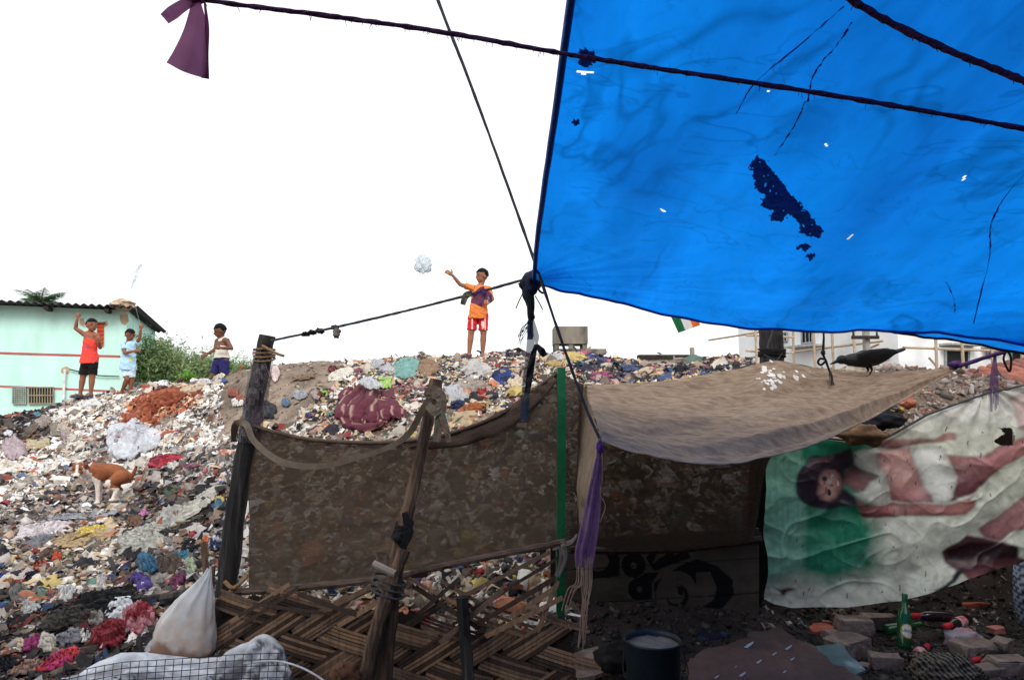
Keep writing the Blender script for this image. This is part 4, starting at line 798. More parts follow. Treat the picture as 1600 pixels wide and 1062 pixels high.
def creased(m, amt=.35):
    '''dark lines painted in to imitate the shading of creases in the plastic'''
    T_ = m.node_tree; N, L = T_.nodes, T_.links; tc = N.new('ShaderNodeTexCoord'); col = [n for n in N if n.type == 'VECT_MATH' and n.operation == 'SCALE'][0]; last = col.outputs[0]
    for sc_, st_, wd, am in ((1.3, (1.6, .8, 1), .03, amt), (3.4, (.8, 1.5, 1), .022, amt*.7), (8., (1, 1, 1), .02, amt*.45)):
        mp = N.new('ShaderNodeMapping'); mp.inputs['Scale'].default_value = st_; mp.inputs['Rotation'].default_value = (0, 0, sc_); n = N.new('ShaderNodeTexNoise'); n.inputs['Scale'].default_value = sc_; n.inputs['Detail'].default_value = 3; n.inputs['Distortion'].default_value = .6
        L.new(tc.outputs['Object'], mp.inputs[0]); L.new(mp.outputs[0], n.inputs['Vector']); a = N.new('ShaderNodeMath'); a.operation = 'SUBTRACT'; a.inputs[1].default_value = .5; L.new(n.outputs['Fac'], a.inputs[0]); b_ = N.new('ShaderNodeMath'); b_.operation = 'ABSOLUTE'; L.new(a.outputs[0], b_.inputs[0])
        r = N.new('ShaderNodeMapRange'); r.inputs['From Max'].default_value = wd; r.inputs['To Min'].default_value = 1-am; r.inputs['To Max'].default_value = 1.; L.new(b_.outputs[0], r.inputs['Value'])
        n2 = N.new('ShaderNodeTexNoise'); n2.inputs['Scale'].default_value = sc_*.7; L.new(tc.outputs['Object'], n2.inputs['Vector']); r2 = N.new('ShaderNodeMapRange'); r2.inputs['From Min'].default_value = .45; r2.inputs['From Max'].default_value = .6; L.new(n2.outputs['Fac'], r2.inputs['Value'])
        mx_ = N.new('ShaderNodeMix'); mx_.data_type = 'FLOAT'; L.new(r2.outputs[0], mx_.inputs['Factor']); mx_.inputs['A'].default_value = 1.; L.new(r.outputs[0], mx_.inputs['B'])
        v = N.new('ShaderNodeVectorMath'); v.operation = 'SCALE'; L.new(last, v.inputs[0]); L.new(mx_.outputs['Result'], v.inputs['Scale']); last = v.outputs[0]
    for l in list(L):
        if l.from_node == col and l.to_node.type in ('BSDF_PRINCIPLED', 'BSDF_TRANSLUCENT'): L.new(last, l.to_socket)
t = thing('blue_tarpaulin', base(1250, 2.), 'bright blue plastic tarpaulin stretched overhead at the upper right', 'tarpaulin')
MB().grid(g, None, msk).build('sheet', mat('blue_tarp', (.004, .235, .85), .55, .24, 1.6, .12, 120, (1.6, .5, 1), transl=.74, spec=.2, detail=7, col2=(.004, .165, .66), c2amt=.55), t, smooth=True)
creased(MATS['blue_tarp'])  # fold shading goes into the tarp colour as dark lines
e = g[:, 0]; MB().tube(e[::6]+np.array([.004, 0, -.006]), .011, 6).build('side_hem', mat('tarp_hem', (.004, .06, .36), .6, .2), t, smooth=True)
e = g[0, ::5]; MB().tube(e+np.array([0, 0, -.004]), .007, 6).build('far_hem', MATS['tarp_hem'], t, smooth=True)
fl = net([[P(*p) for p in r] for r in ([(1372,513,3.37),(1480,520,3.31),(1600,531,3.22),(1700,535,3.15)], [(1374,516,3.5),(1480,530,3.5),(1600,551,3.5),(1700,570,3.5)])], 50, 12); fl += gnormal(fl)*(.01*fbm(np.linspace(0, 9, 50)[None], np.linspace(0, 2, 12)[:, None], 0, 3))[..., None]
MB().grid(fl).build('hanging_flap', MATS['blue_tarp'], t, smooth=True)
MB().tube(fl[-1], .012, 6).build('flap_hem', mat('black_hem', lin((16, 18, 28)), .7), t, smooth=True)
TAPE = [[(1169,250),(1181,231),(1196,239),(1198,246),(1286,351),(1276,362),(1262,360),(1246,352),(1250,342),(1232,323),(1221,335),(1210,337),(1200,326),(1208,320),(1190,315),(1187,300),(1196,294),(1177,285),(1180,270)], [(1241,375),(1262,371),(1266,374),(1258,384)], [(1256,391),(1270,384),(1274,386),(1266,398)], [(905,64),(913,60),(918,66),(930,68),(929,84),(918,92),(904,90)], [(893,175),(904,173),(906,182),(896,187)]]
for poly in TAPE:
    x0, x1 = min(p[0] for p in poly)-2, max(p[0] for p in poly)+2; y0, y1 = min(p[1] for p in poly)-2, max(p[1] for p in poly)+2; st_ = 1.6
    X, Y = np.meshgrid(np.arange(x0, x1, st_), np.arange(y0, y1, st_)); k = inpoly(X+2.5*fbm(X*.2, Y*.2, 0, 3), Y+2.5*fbm(X*.2, Y*.2, 0, 4), poly) & (fbm(X*.16+Y*.1, Y*.22-X*.1, 0, 15) > -1.0); q = np.zeros(X.shape+(3,))
    for i in range(X.shape[0]):
        for j in range(X.shape[1]): h = cast(TT, X[i, j], Y[i, j]); q[i, j] = np.array(h[0]) if h[0] else P(X[i, j], Y[i, j], 2)
    q = q+np.array([0, 0, -.022]); b = MB().grid(q, None, k[:-1, :-1]); b.build('tape_patch', mat('black_tape', (.008, .05, .16), .7, .5, 40, .5, 120, transl=.45), t)
def scuff(pts, wd, nm='scuff_line'):
    b = MB(); c = crom(pts, 40); q = []
    for i, p in enumerate(c): h = cast(TT, p[0]+random.gauss(0, .5), p[1]); q.append(np.array(h[0]) if h[0] else P(p[0], p[1], 2))
    q = np.array(q)+np.array([0, 0, -.016]); b.tube(q, wd*(.12+1.1*np.abs(vnoise(np.arange(40)*.35, 0, 0, int(pts[0][0])))), 4, flat=.3); b.build(nm, mat('scuff', (.005, .09, .46), .7, transl=.5), t)
for pts in ([(1330,25),(1318,45),(1300,70),(1287,82)], [(1258,150),(1240,190),(1210,235)], [(1600,265),(1570,300),(1548,345),(1545,400),(1520,500)], [(1478,435),(1490,460),(1492,485)], [(1318,0),(1250,60),(1180,120),(1150,170)], [(1290,80),(1270,110),(1262,150)]): scuff(pts, .003)
# --- knot and strips hanging at the tarp corner
t = thing('tarp_knot', P(828, 445, 3.4), 'dark bundled knot tying the blue tarp corner', 'knot')
b = MB().ell(P(828, 446, 3.4), (.05, .05, .06), noise=.35, seed=4, n=14); b.ell(P(838, 434, 3.4), (.04, .04, .05), noise=.35, seed=6, n=12); b.ell(P(826, 462, 3.4), (.028, .03, .05), noise=.3, seed=8, n=12)
organic('bundle', b, .006, mat('knot_cloth', lin((18, 24, 52)), .7, .4, 14, .5, 60), t)
b = MB(); b.tube(crom([P(829,455,3.38),P(830,480,3.38),P(829,505,3.38),P(828,530,3.38)], 14), [.016]*4+[.019]*4+[.014]*6, 8, rough=.2); b.tube(crom([P(820,452,3.36),P(812,468,3.36),P(806,482,3.36)], 10), .003, 5); b.tube(crom([P(836,462,3.36),P(842,472,3.36),P(848,484,3.36)], 10), .003, 5)
b.tube(crom([P(842,440,3.34),P(850,450,3.34),P(852,456,3.34),P(846,457,3.34),P(838,448,3.34)], 16), .006, 6); b.build('cord', MATS['rope_black'], t)
b = MB(); band(b, [(828,500,3.37),(829,540,3.36),(824,580,3.36),(821,620,3.36),(819,656,3.36)], [8, 13, 12, 13, 13], 40, seed=21, sag=.008); band(b, [(833,500,3.37),(838,525,3.37),(838,540,3.37)], [4, 9, 3], 16, seed=22); b.build('dark_strip', mat('slate_strip', lin((44, 62, 84)), .5, .3, 10, .3, 40, clear=.22), t, smooth=True)
b = MB(); band(b, [(838,538,3.35),(832,560,3.34),(828,585,3.34),(824,614,3.34)], [6, 10, 11, 8], 24, seed=24, sag=.01); band(b, [(838,538,3.35),(846,548,3.34),(852,556,3.34)], [5, 12, 8], 12, seed=25, sag=.01); b.build('black_strip', mat('black_strip', lin((18, 18, 22)), .6, .3), t, smooth=True)
b = MB()
for k in range(14): a = random.uniform(-30, 30); b.tube(crom([P(826,500+k,3.37),P(820-random.uniform(0, 6),508+k+random.uniform(-2, 8),3.37),P(814-random.uniform(0, 6),518+k*1.4+random.uniform(-4, 8),3.37)], 6), .0012, 4)
b.build('frayed_threads', MATS['rope_black'], t)
# --- ropes
mat('rope_purple', lin((70, 40, 84)), .95, .4, 30, .8, 120)
def rope(name, label, pts, r, m, n=90, fuzz=0, rough=.12):
    t = thing(name, P(*pts[len(pts)//2]), label, 'rope'); c = rope_pts(pts, n); MB().tube(c, r*(1+.15*vnoise(np.arange(n)*.7, 0, 0, 5)), 8, rough=rough).build('strand', MATS[m], t)
    if fuzz:
        b = MB()
        for k in range(fuzz): i = random.randrange(n-1); p = c[i]+(c[i+1]-c[i])*random.random(); L_ = random.uniform(.5, 1.8)*r*2; b.tube(np.array([p, p+np.array([random.uniform(-.5, .5), random.uniform(-.3, .3), random.uniform(-1, .3)])*L_]), r*.12, 4)
        tag(b.build('frayed_fibres', MATS[m], t), kind='stuff')
    return t
rope('frayed_rope', 'thick frayed dark purple rope crossing the whole sky', [(-700,-240,1.5),(-300,-130,1.5),(80,-44,1.5),(320,0,1.5),(520,26,1.5),(700,52,1.5),(880,84,1.5),(1040,109,1.5),(1250,141,1.5),(1430,171,1.5),(1620,205,1.5),(1800,238,1.5)], .0058, 'rope_purple', 200, 320, .2)
rope('thick_rope', 'short thick dark rope across the top right corner of the tarp', [(1240,-60,1.15),(1330,0,1.18),(1400,40,1.2),(1480,78,1.2),(1560,110,1.2),(1640,142,1.2),(1750,185,1.2)], .0062, 'rope_purple', 70, 60, .15)
rope('guy_rope', 'thin grey guy rope from the sky past the tarp knot to the awning corner', [(540,-420,2.9),(620,-180,3.0),(684,0,3.08),(730,118,3.14),(783,262,3.2),(835,408,3.25),(880,540,3.27),(915,636,3.29),(937,685,3.29)], .0075, 'rope_grey', 80)
t = rope('guy_rope', 'grey guy rope from the charred post up to the tarp knot', [(424,532,4.24),(520,512,4.06),(620,489,3.86),(720,464,3.62),(818,437,3.36)], .0075, 'rope_grey', 70)
b = MB()
for (px, py) in [(488,519.5),(500,516.5),(524,511.5),(478,522)]: MB().ell(P(px, py, 4.12), (.026, .02, .016), noise=.4, seed=int(px)).build('black_rag_tie', MATS['rope_black'], t)
MB().ell(P(526, 520, 4.03), (.022, .02, .03), noise=.4, seed=9).build('olive_rag_tie', mat('olive_rag', lin((112, 108, 98)), .9), t)
b = MB()
b = MB(); band(b, [(738,458,3.58),(728,462,3.57),(723,476,3.57)], [9, 11, 8], 14, seed=41, sag=.01); band(b, [(726,460,3.57),(740,460,3.57),(748,456,3.57)], [5, 8, 5], 10, seed=42); b.build('grey_rag', mat('olive_rag', lin((112, 108, 98)), .9), t, smooth=True)
b = MB(); band(b, [(758,450,3.52),(752,458,3.51),(744,476,3.51)], [8, 18, 20], 16, seed=43, sag=.012); band(b, [(752,452,3.51),(762,462,3.5),(768,472,3.5)], [8, 14, 4], 12, seed=44, sag=.01); b.build('purple_net_rag', mat('purple_rag', lin((92, 58, 116)), .8, .3, transl=.2, clear=.12), t, smooth=True)
# --- purple cloth tied on the frayed rope
t = thing('purple_pennant', P(300, 60, 1.49), 'plum purple cloth tied to the frayed rope at the top left', 'cloth')
mat('plum_cloth', lin((150, 96, 138)), .8, .15, 10, .2, 150, transl=.45)
g = net([[P(*p) for p in r] for r in ([(300,2,1.49),(304,0,1.488),(310,2,1.485),(314,4,1.49)], [(287,46,1.48),(302,40,1.47),(312,36,1.48),(322,36,1.49)], [(272,78,1.47),(298,84,1.45),(314,84,1.475),(325,82,1.49)], [(260,98,1.47),(286,112,1.44),(314,121,1.48),(327,124,1.49)])], 20, 30)
MB().grid(g).build('long_tail', MATS['plum_cloth'], t, smooth=True)
g = net([[P(*p) for p in r] for r in ([(318,2,1.49),(322,6,1.49)], [(320,40,1.487),(327,44,1.487)], [(316,84,1.487),(326,86,1.487)], [(314,122,1.486),(327,124,1.486)])], 6, 20); MB().grid(g).build('dark_selvedge', mat('plum_dark', lin((110, 44, 92)), .8, .15, transl=.3), t, smooth=True)
b = MB(); band(b, [(304,4,1.485),(288,8,1.48),(270,20,1.478),(257,30,1.476)], [10, 17, 20, 17], 20, seed=51, sag=.006); b.build('short_tail', MATS['plum_cloth'], t, smooth=True)
b = MB().ell(P(306, -1, 1.49), (.018, .014, .012), noise=.25); b.build('knot', MATS['plum_dark'], t, smooth=True)
# ================================================================== printed vinyl banner at right
cz = lambda q, ox=1180, oy=560, s=2.117: [(ox+a/s, oy+b_/s) for a, b_ in q]
cy4 = lambda q: cz(q, 1180, 600, 4.829)
BD = 4.7
xs = np.linspace(1198, 1690, 330)
ytop = np.interp(xs, [1198,1260,1330,1380,1450,1500,1540,1600,1690], [700,682,690,688,648,630,616,603,590])
ybot = np.interp(xs, [1198,1215,1240,1320,1420,1500,1595,1690], [938,946,951,949,932,910,880,850])
v = np.linspace(0, 1, 230)[:, None]; Y = ytop+(ybot-ytop)*v; X = np.broadcast_to(xs, Y.shape)+3*np.sin(v*9)*np.clip((1215-xs)/17, 0, 1)
g = P(X, Y, BD+.18*(1-v)+.0*X)
wv = .045*fbm(X*.008+Y*.005, Y*.009, 0, 201, 2)+.022*(-np.abs(fbm(X*.012+Y*.010, Y*.020-X*.009, 0, 205, 2)))+.003*fbm(X*.05, Y*.05, 0, 207)
wv += .011*(1-np.abs(fbm(X*.006+Y*.017, Y*.004-X*.011, 0, 221, 2)))**6+.008*(1-np.abs(fbm(X*.014-Y*.009, Y*.012+X*.006, 0, 223, 2)))**8
wv += .03*np.sin((Y-ybot)*.07+X*.01)*np.exp(-(ybot-Y)/60.)+.02*np.sin(np.arctan2(Y-600, X-1545)*16)*np.exp(-np.hypot(X-1545, Y-605)/70)
g = g+np.array([0, -1, .1])*wv[..., None]
jx = X+1.3*vnoise(X*.07, Y*.07, 0, 5); jy = Y+1.3*vnoise(X*.07, Y*.07, 0, 6)
def L3(c): return np.broadcast_to(lin(c), X.shape+(3,)).copy()
C = L3((216, 218, 200)); s01 = lambda t: np.clip(t, 0, 1)[..., None]
C = C+(lin((222, 220, 212))-C)*s01((700-Y)/60)
gm = s01((1388+10*fbm(X*.03, Y*.03, 0, 9)-X-.12*(Y-800))/34)*s01((924+8*fbm(X*.02, 0*Y, 0, 8)-Y)/34)
grn = lin((130, 188, 164))+(lin((36, 128, 98))-lin((130, 188, 164)))*s01((X-1250+6*fbm(X*.02, Y*.01, 0, 31))/12); grn = grn+(lin((70, 150, 116))-grn)*s01(vnoise(X*.25, Y*.015, 0, 12))*.5
C = C+(grn-C)*gm
def blur(m, r):
    for ax in (0, 1):
        for _ in (0, 1):
            p_ = np.pad(m, [(r+1, r) if a_ == ax else (0, 0) for a_ in (0, 1)], mode='edge'); cs = np.cumsum(p_, ax); n_ = m.shape[ax]; m = (np.take(cs, np.arange(2*r+1, 2*r+1+n_), ax)-np.take(cs, np.arange(n_), ax))/(2*r+1)
    return m
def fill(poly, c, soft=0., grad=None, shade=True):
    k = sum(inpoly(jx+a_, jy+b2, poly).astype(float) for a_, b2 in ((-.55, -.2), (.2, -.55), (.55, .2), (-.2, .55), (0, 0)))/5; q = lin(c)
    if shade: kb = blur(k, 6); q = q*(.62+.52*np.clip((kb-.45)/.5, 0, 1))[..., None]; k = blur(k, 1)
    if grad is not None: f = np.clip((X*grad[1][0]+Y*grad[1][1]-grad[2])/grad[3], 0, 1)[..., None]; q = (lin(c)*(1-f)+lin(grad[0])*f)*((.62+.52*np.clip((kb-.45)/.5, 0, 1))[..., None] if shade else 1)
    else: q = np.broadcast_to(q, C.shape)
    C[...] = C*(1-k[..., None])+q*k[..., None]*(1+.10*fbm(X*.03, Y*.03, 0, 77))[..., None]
SK, SKD, SKL = (186, 130, 128), (110, 62, 66), (214, 176, 168)
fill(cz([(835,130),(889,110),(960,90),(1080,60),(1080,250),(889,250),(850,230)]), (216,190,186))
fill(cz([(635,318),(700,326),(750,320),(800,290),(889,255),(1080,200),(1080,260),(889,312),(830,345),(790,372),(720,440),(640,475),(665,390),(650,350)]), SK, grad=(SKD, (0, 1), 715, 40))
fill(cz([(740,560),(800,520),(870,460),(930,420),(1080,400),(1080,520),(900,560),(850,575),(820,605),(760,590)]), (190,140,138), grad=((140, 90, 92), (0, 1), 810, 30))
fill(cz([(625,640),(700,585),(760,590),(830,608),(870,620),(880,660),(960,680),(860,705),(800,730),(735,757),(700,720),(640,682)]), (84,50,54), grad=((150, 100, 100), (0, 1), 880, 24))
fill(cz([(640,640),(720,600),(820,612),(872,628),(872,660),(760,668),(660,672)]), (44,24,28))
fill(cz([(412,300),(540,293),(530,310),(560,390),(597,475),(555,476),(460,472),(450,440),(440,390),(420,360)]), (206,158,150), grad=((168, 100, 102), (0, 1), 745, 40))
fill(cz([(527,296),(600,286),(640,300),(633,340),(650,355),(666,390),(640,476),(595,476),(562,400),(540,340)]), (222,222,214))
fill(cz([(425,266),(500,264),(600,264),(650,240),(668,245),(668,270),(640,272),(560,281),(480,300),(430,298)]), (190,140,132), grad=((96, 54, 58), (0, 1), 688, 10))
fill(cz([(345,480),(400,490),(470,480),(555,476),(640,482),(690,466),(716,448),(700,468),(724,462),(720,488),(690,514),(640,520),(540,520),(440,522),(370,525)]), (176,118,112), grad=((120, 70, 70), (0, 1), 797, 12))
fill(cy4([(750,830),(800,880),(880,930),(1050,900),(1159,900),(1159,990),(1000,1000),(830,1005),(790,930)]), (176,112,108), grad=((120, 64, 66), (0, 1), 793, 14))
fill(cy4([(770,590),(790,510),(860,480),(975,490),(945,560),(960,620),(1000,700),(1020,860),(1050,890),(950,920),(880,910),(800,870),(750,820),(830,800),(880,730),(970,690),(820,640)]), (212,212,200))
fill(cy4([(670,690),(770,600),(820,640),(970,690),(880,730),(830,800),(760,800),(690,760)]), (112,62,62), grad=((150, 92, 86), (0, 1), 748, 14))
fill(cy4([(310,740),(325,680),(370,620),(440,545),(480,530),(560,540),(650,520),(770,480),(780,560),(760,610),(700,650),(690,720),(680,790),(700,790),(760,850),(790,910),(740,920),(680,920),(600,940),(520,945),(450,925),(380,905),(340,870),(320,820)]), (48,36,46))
for k in range(26):
    a = random.uniform(0, 1); fill(cy4([(330+a*90,700-a*150),(336+a*90,697-a*150),(480+a*160,600-a*60+random.uniform(-30,30)),(470+a*160,606-a*60)]), (92,70,78), shade=False)
fill(cy4([(510,670),(560,640),(620,645),(665,690),(675,760),(665,820),(620,862),(570,882),(500,870),(475,820),(480,760),(495,710)]), (206,158,146), grad=((168, 112, 106), (1, .4), 1278+.4*775+24, 14))
for (a, b_, r1, r2, c) in [(540,715,20,15,(70,48,52)),(572,812,15,24,(70,48,52)),(545,700,24,6,(90,60,60)),(548,800,5,30,(90,60,60)),(575,735,26,16,(228,210,204)),(600,690,8,22,(226,214,208)),(650,745,12,34,(170,90,92)),(645,745,5,26,(236,226,220)),(600,765,14,8,(160,104,98))]:
    ex, ey = cy4([(a, b_)])[0]; k = ((jx-ex)/(r1/4.829))**2+((jy-ey)/(r2/4.829))**2 < 1; C[k] = lin(c)
hole = inpoly(jx, jy, cz([(780,275),(810,250),(800,230),(825,230),(838,260),(835,285),(800,290)]))
for k in range(70):
    a, b_ = random.uniform(1230, 1590), random.uniform(650, 935); l = random.uniform(2, 9); q = random.choice([(96,40,34),(60,50,44),(120,80,60)]); k2 = inpoly(jx, jy, [(a, b_), (a+1.5, b_), (a+1-l*.15, b_+l), (a-l*.2, b_+l)]); C[k2] = lin(q)
fill(cz([(570,775),(600,755),(650,730),(668,700),(690,688),(700,690),(680,715),(660,740),(600,770),(580,780)]), (40,44,56)); fill(cz([(690,690),(740,682),(738,690),(696,697)]), (60,60,70))
fill(cz([(60,752),(95,770),(120,762),(150,768),(120,776),(110,792),(98,790),(94,778)]), (80,30,30)); fill(cz([(418,820),(430,798),(460,805),(455,818)]), (90,30,48))
C *= (1-.4*np.clip(fbm(X*.02, Y*.03, 0, 301)*.8+.1, 0, 1))[..., None]; C *= (1-.2*np.clip((1-np.abs(fbm(X*.03+Y*.05, Y*.02-X*.04, 0, 311, 2)))**7, 0, 1))[..., None]; C *= (1+.10*fbm(X*.15, Y*.15, 0, 305))[..., None]
t = thing('printed_banner', P(1400, 950, BD), 'crumpled vinyl banner printed with a woman in white clothing lying sideways on green', 'banner')
MB().grid(g, C, ~hole[:-1, :-1]).build('vinyl_sheet', mat('vinyl', rough=.42, var=.1, scale=6, bump=.12, bscale=16, attr=True, transl=.06, spec=.4), t, smooth=True)
b = MB(); q = P(*np.meshgrid(np.linspace(1540, 1582, 8), np.linspace(660, 704, 8)), BD+.35); b.grid(q); b.build('torn_hole_backing', mat('dark_board', lin((52, 46, 44)), .9), t)
MB().tube(np.stack([P(a, b_-1, BD+.18) for a, b_ in zip(xs[::12], ytop[::12])]), .008, 6).build('top_cord', MATS['rope_grey'], t)
# bundles lying over its top edge
def lump(name, label, cat, px, py, d, w_, h_, col, col2=None, seed=1, dep=.6, noise=.28, parent=None, group=None, m='rag_cloth', n=18):
    r = np.array([w_/2, w_/2*dep, h_/2])*d/F; b = MB(); th = 0; b.ell((0, 0, 0), (1, 1, 1), n=n, noise=noise, seed=seed); V = b.v[0]; cr = -np.abs(fbm(V[:, 0]*3+seed, V[:, 1]*3, V[:, 2]*3, seed+4))*.16; V = V*(1+cr)[:, None]*r
    c = np.broadcast_to(lin(col), V.shape).copy()
    if col2 is not None: c[fbm(V[:, 0]/r[0]*2, V[:, 1]/r[1]*2, V[:, 2]/r[2]*2, seed+9) > .3] = lin(col2)
    q = MB(); q.add(V+P(px, py, d), b.f, c); o = q.build(name, MATS[m], parent, smooth=True); return tag(o, label, cat, group) if parent is None else o
lump('brown_sack', 'stained brown sack lying over the banner top edge', 'sack', 1347, 679, 4.78, 76, 36, (134,104,78), (112,86,66), 3)
lump('black_cloth', 'black speckled cloth bundle above the brown sack', 'cloth bundle', 1375, 656, 4.95, 74, 30, (34,36,44), (40,44,58), 5)
lump('plastic_packet', 'dark shiny packet with yellow tip above the black cloth', 'packet', 1398, 640, 5.3, 30, 12, (50,58,72), (196,160,70), 7)
lump('terracotta_piece', 'orange terracotta lump by the awning point', 'brick', 1419, 630, 5.6, 26, 16, (176,92,66), (196,140,120), 8, noise=.2)
# --- rubble slope behind the banner
x, y, px, py = heap_points(16000, 2.2, 7.6, 5.4, 8.8); k = (px > 1370) & (py < 690); x, y = x[k], y[k]; rb = pal((160,134,122,7),(156,104,86,2.5),(186,172,162,5),(130,112,102,6),(216,210,206,2),(104,92,86,3)); cc = rb[0][RNG.choice(len(rb[0]), len(x), p=rb[1])]
scatter('rubble_chips', 'broken brick and plaster chips on the slope behind the banner', x, y, np.clip(RNG.lognormal(math.log(.036), .55, len(x)), .012, .12), cc, kinds=[16, 17, 18, 19, 0, 1], tilt=.5)
mat('brick_red', lin((172, 92, 70)), .9, .3, 14, .6, 60, col2=lin((120, 104, 94)), c2amt=.6); mat('brick_grey', lin((150, 132, 122)), .92, .4, 12, 1., 40, col2=lin((100, 84, 76)), c2amt=.52); mat('brick_pink', lin((176, 112, 100)), .9, .25, 12, .6, 60)
def chunk(name, label, cat, px, py, w_, h_, m, ang=0., d=None, dep=.6, group=None, seed=0, z=None, tilt=0.):
    """a rough block resting on the ground; pixel is its centre"""
    if d is None: p = G(px, py+h_*.3); d = p[1]
    p = P(px, py, d); rr = np.random.default_rng(seed+int(px*3+py)); sx, sz = w_*d/F, h_*d/F; sy = sx*dep
    k = np.linspace(-1, 1, 4); q = []
    b = bmesh.new(); bmesh.ops.create_cube(b, size=2); bmesh.ops.bevel(b, geom=b.edges[:], offset=.12, segments=1, affect='EDGES'); bmesh.ops.subdivide_edges(b, edges=b.edges[:], cuts=1)
    V = np.array([v.co[:] for v in b.verts]); f = [[v.index for v in fc.verts] for fc in b.faces]; b.free()
    V = V*(1+.17*fbm(V[:, 0]*2+seed, V[:, 1]*2+px, V[:, 2]*2, 3))[:, None]*np.array([sx, sy, sz])/2
    a = R(ang); Rm = rotz(a) @ np.array([[math.cos(tilt), 0, math.sin(tilt)], [0, 1, 0], [-math.sin(tilt), 0, math.cos(tilt)]]); o = MB(); o.add(V @ Rm.T+p+np.array([0, sy*.3, 0]), f); return tag(o.build(name, MATS[m]), label, cat, group)
for k in range(26):
    px, py = random.uniform(1395, 1500), random.uniform(606, 660); py = max(py, 606+(1500-px)*.12)
    chunk('brick_piece', ('broken red', 'broken grey', 'broken pinkish')[k % 3]+' brick piece on the rubble slope behind the banner', 'brick', px, py, random.uniform(8, 17), random.uniform(4, 8), ('brick_red', 'brick_grey', 'brick_pink')[k % 3], random.uniform(0, 180), group=('red', 'grey', 'pinkish')[k % 3]+' brick pieces on the rubble slope', seed=k)
chunk('white_tile', 'white tile edge on the rubble near the awning point', 'tile', 1434, 611, 18, 4, 'droppings', 20, seed=3, tilt=-.4)
lump('white_plastic', 'crumpled white plastic on rubble beside the tile roof', 'plastic bag', 1524, 607, 6.6, 26, 16, (206,212,220), None, 12, m='plastic_film')
# --- tile roof
t = thing('tile_roof', np.array([4.9, 8.4, 1.75]), 'low red clay tile roof at the right edge above the banner', 'roof')
tm = [mat('clay_tile_a', lin((150, 92, 78)), .9, .3, 12, .5, 50), mat('clay_tile_b', lin((120, 78, 70)), .9, .3, 12, .5, 50)]
for r in range(4):
    for c in range(15):
        px = 1436+c*14+r*9+random.uniform(-1, 1); py = 598-c*14*.21+r*8+random.uniform(-.8, .8); d = 8.5-r*.28
        if px > 1640: continue
        p = P(px, py, d); w_ = .065; a = np.linspace(-.2, math.pi+.2, 8); dv = np.array([.03, -.34, -.12]); rg = np.stack([np.cos(a)*w_, np.zeros(8), np.sin(a)*w_*.75], 1); i_ = rg*.82
        V = np.concatenate([p+rg, p+dv+rg*1.12, p+dv+i_*1.12, p+i_]); f = [(q*8+i, q*8+i+1, ((q+1) % 4)*8+i+1, ((q+1) % 4)*8+i) for q in range(4) for i in range(7)]+[(0, 8, 16, 24), (7, 31, 23, 15)]
        MB().add(V, f).build('tile', random.choice(tm), t)
b = MB(); q = np.stack([np.stack([P(x_, 598-(x_-1436)*.21+4, 8.55) for x_ in (1430, 1660)]), np.stack([P(x_+36, 598-(x_-1436)*.21+38, 7.3) for x_ in (1430, 1660)])]); b.grid(q-np.array([0, 0, .02])); b.build('roof_deck', MATS['dark_wood'], t, solid=.02)
stick('stub_post', 'short pale stub post on the tile roof edge', 'post', [(1535,588,7.4),(1536,600,7.4),(1536,625,7.4)], .045, 'pale_wood')
# --- purple cord with hanging net at the awning point
t = thing('tie_rope', P(1540, 562, 4.1), 'purple cloth cord tying the awning point towards the upper right', 'cord')
mat('violet_cloth', lin((96, 62, 120)), .8, .3, 12, .3, 80, transl=.2)
MB().tube(crom([P(1494,572,4.26),P(1508,569,4.2),P(1540,558,4.05),P(1575,548,3.9),P(1640,530,3.6)], 24), .012, 8, rough=.2).build('cord', MATS['violet_cloth'], t, smooth=True)
MB().ell(P(1494, 569, 4.26), (.045, .03, .022), noise=.3, seed=3).build('knot', MATS['violet_cloth'], t, smooth=True)
b = MB()
for k in range(6): x0 = 1548+k*2.2; band(b, [(1553+k*.6,556,4.0),(x0,590,3.99),(x0-.6+k*.3+random.uniform(-1,1),636+random.uniform(-8,8),3.99)], [1.6, 2.0, 1.2], 16, seed=60+k, tw=.5)
b.build('hanging_net', mat('violet_net', lin((116, 78, 136)), .8, .3, transl=.3, clear=.25), t, smooth=True)
b = MB(); b.tube(crom([P(1572,548,3.92),P(1568,560,3.92),P(1572,572,3.92),P(1578,580,3.92),P(1580,560,3.92),P(1576,550,3.92)], 20), .006, 6); b.build('black_loop', MATS['rope_black'], t)
# hanging cord with loop near the crow
t = thing('hanging_cord', P(1290, 560, 4.2), 'black cord with a loop and frayed tail hanging from the tarp edge before the crow', 'cord')
b = MB().tube(crom([P(1287,505,4.2),P(1287,530,4.2),P(1286,552,4.2),P(1290,562,4.2),P(1296,580,4.2),P(1300,592,4.2)], 24), .007, 7, rough=.2); b.tube(crom([P(1290,562,4.19),P(1282,560,4.18),P(1278,566,4.18),P(1283,570,4.18),P(1291,563,4.18)], 18), .007, 7); b.ell(P(1286, 551, 4.19), (.014, .012, .016), noise=.3); b.build('cord', MATS['rope_black'], t)
b = MB()
for k in range(12): b.tube(crom([P(1297+random.uniform(-2, 2),580,4.19),P(1299+random.uniform(-3, 3),592,4.19),P(1302+random.uniform(-5, 4),602,4.19)], 8), .002, 4)
b.build('frayed_tail', MATS['rope_grey'], t)
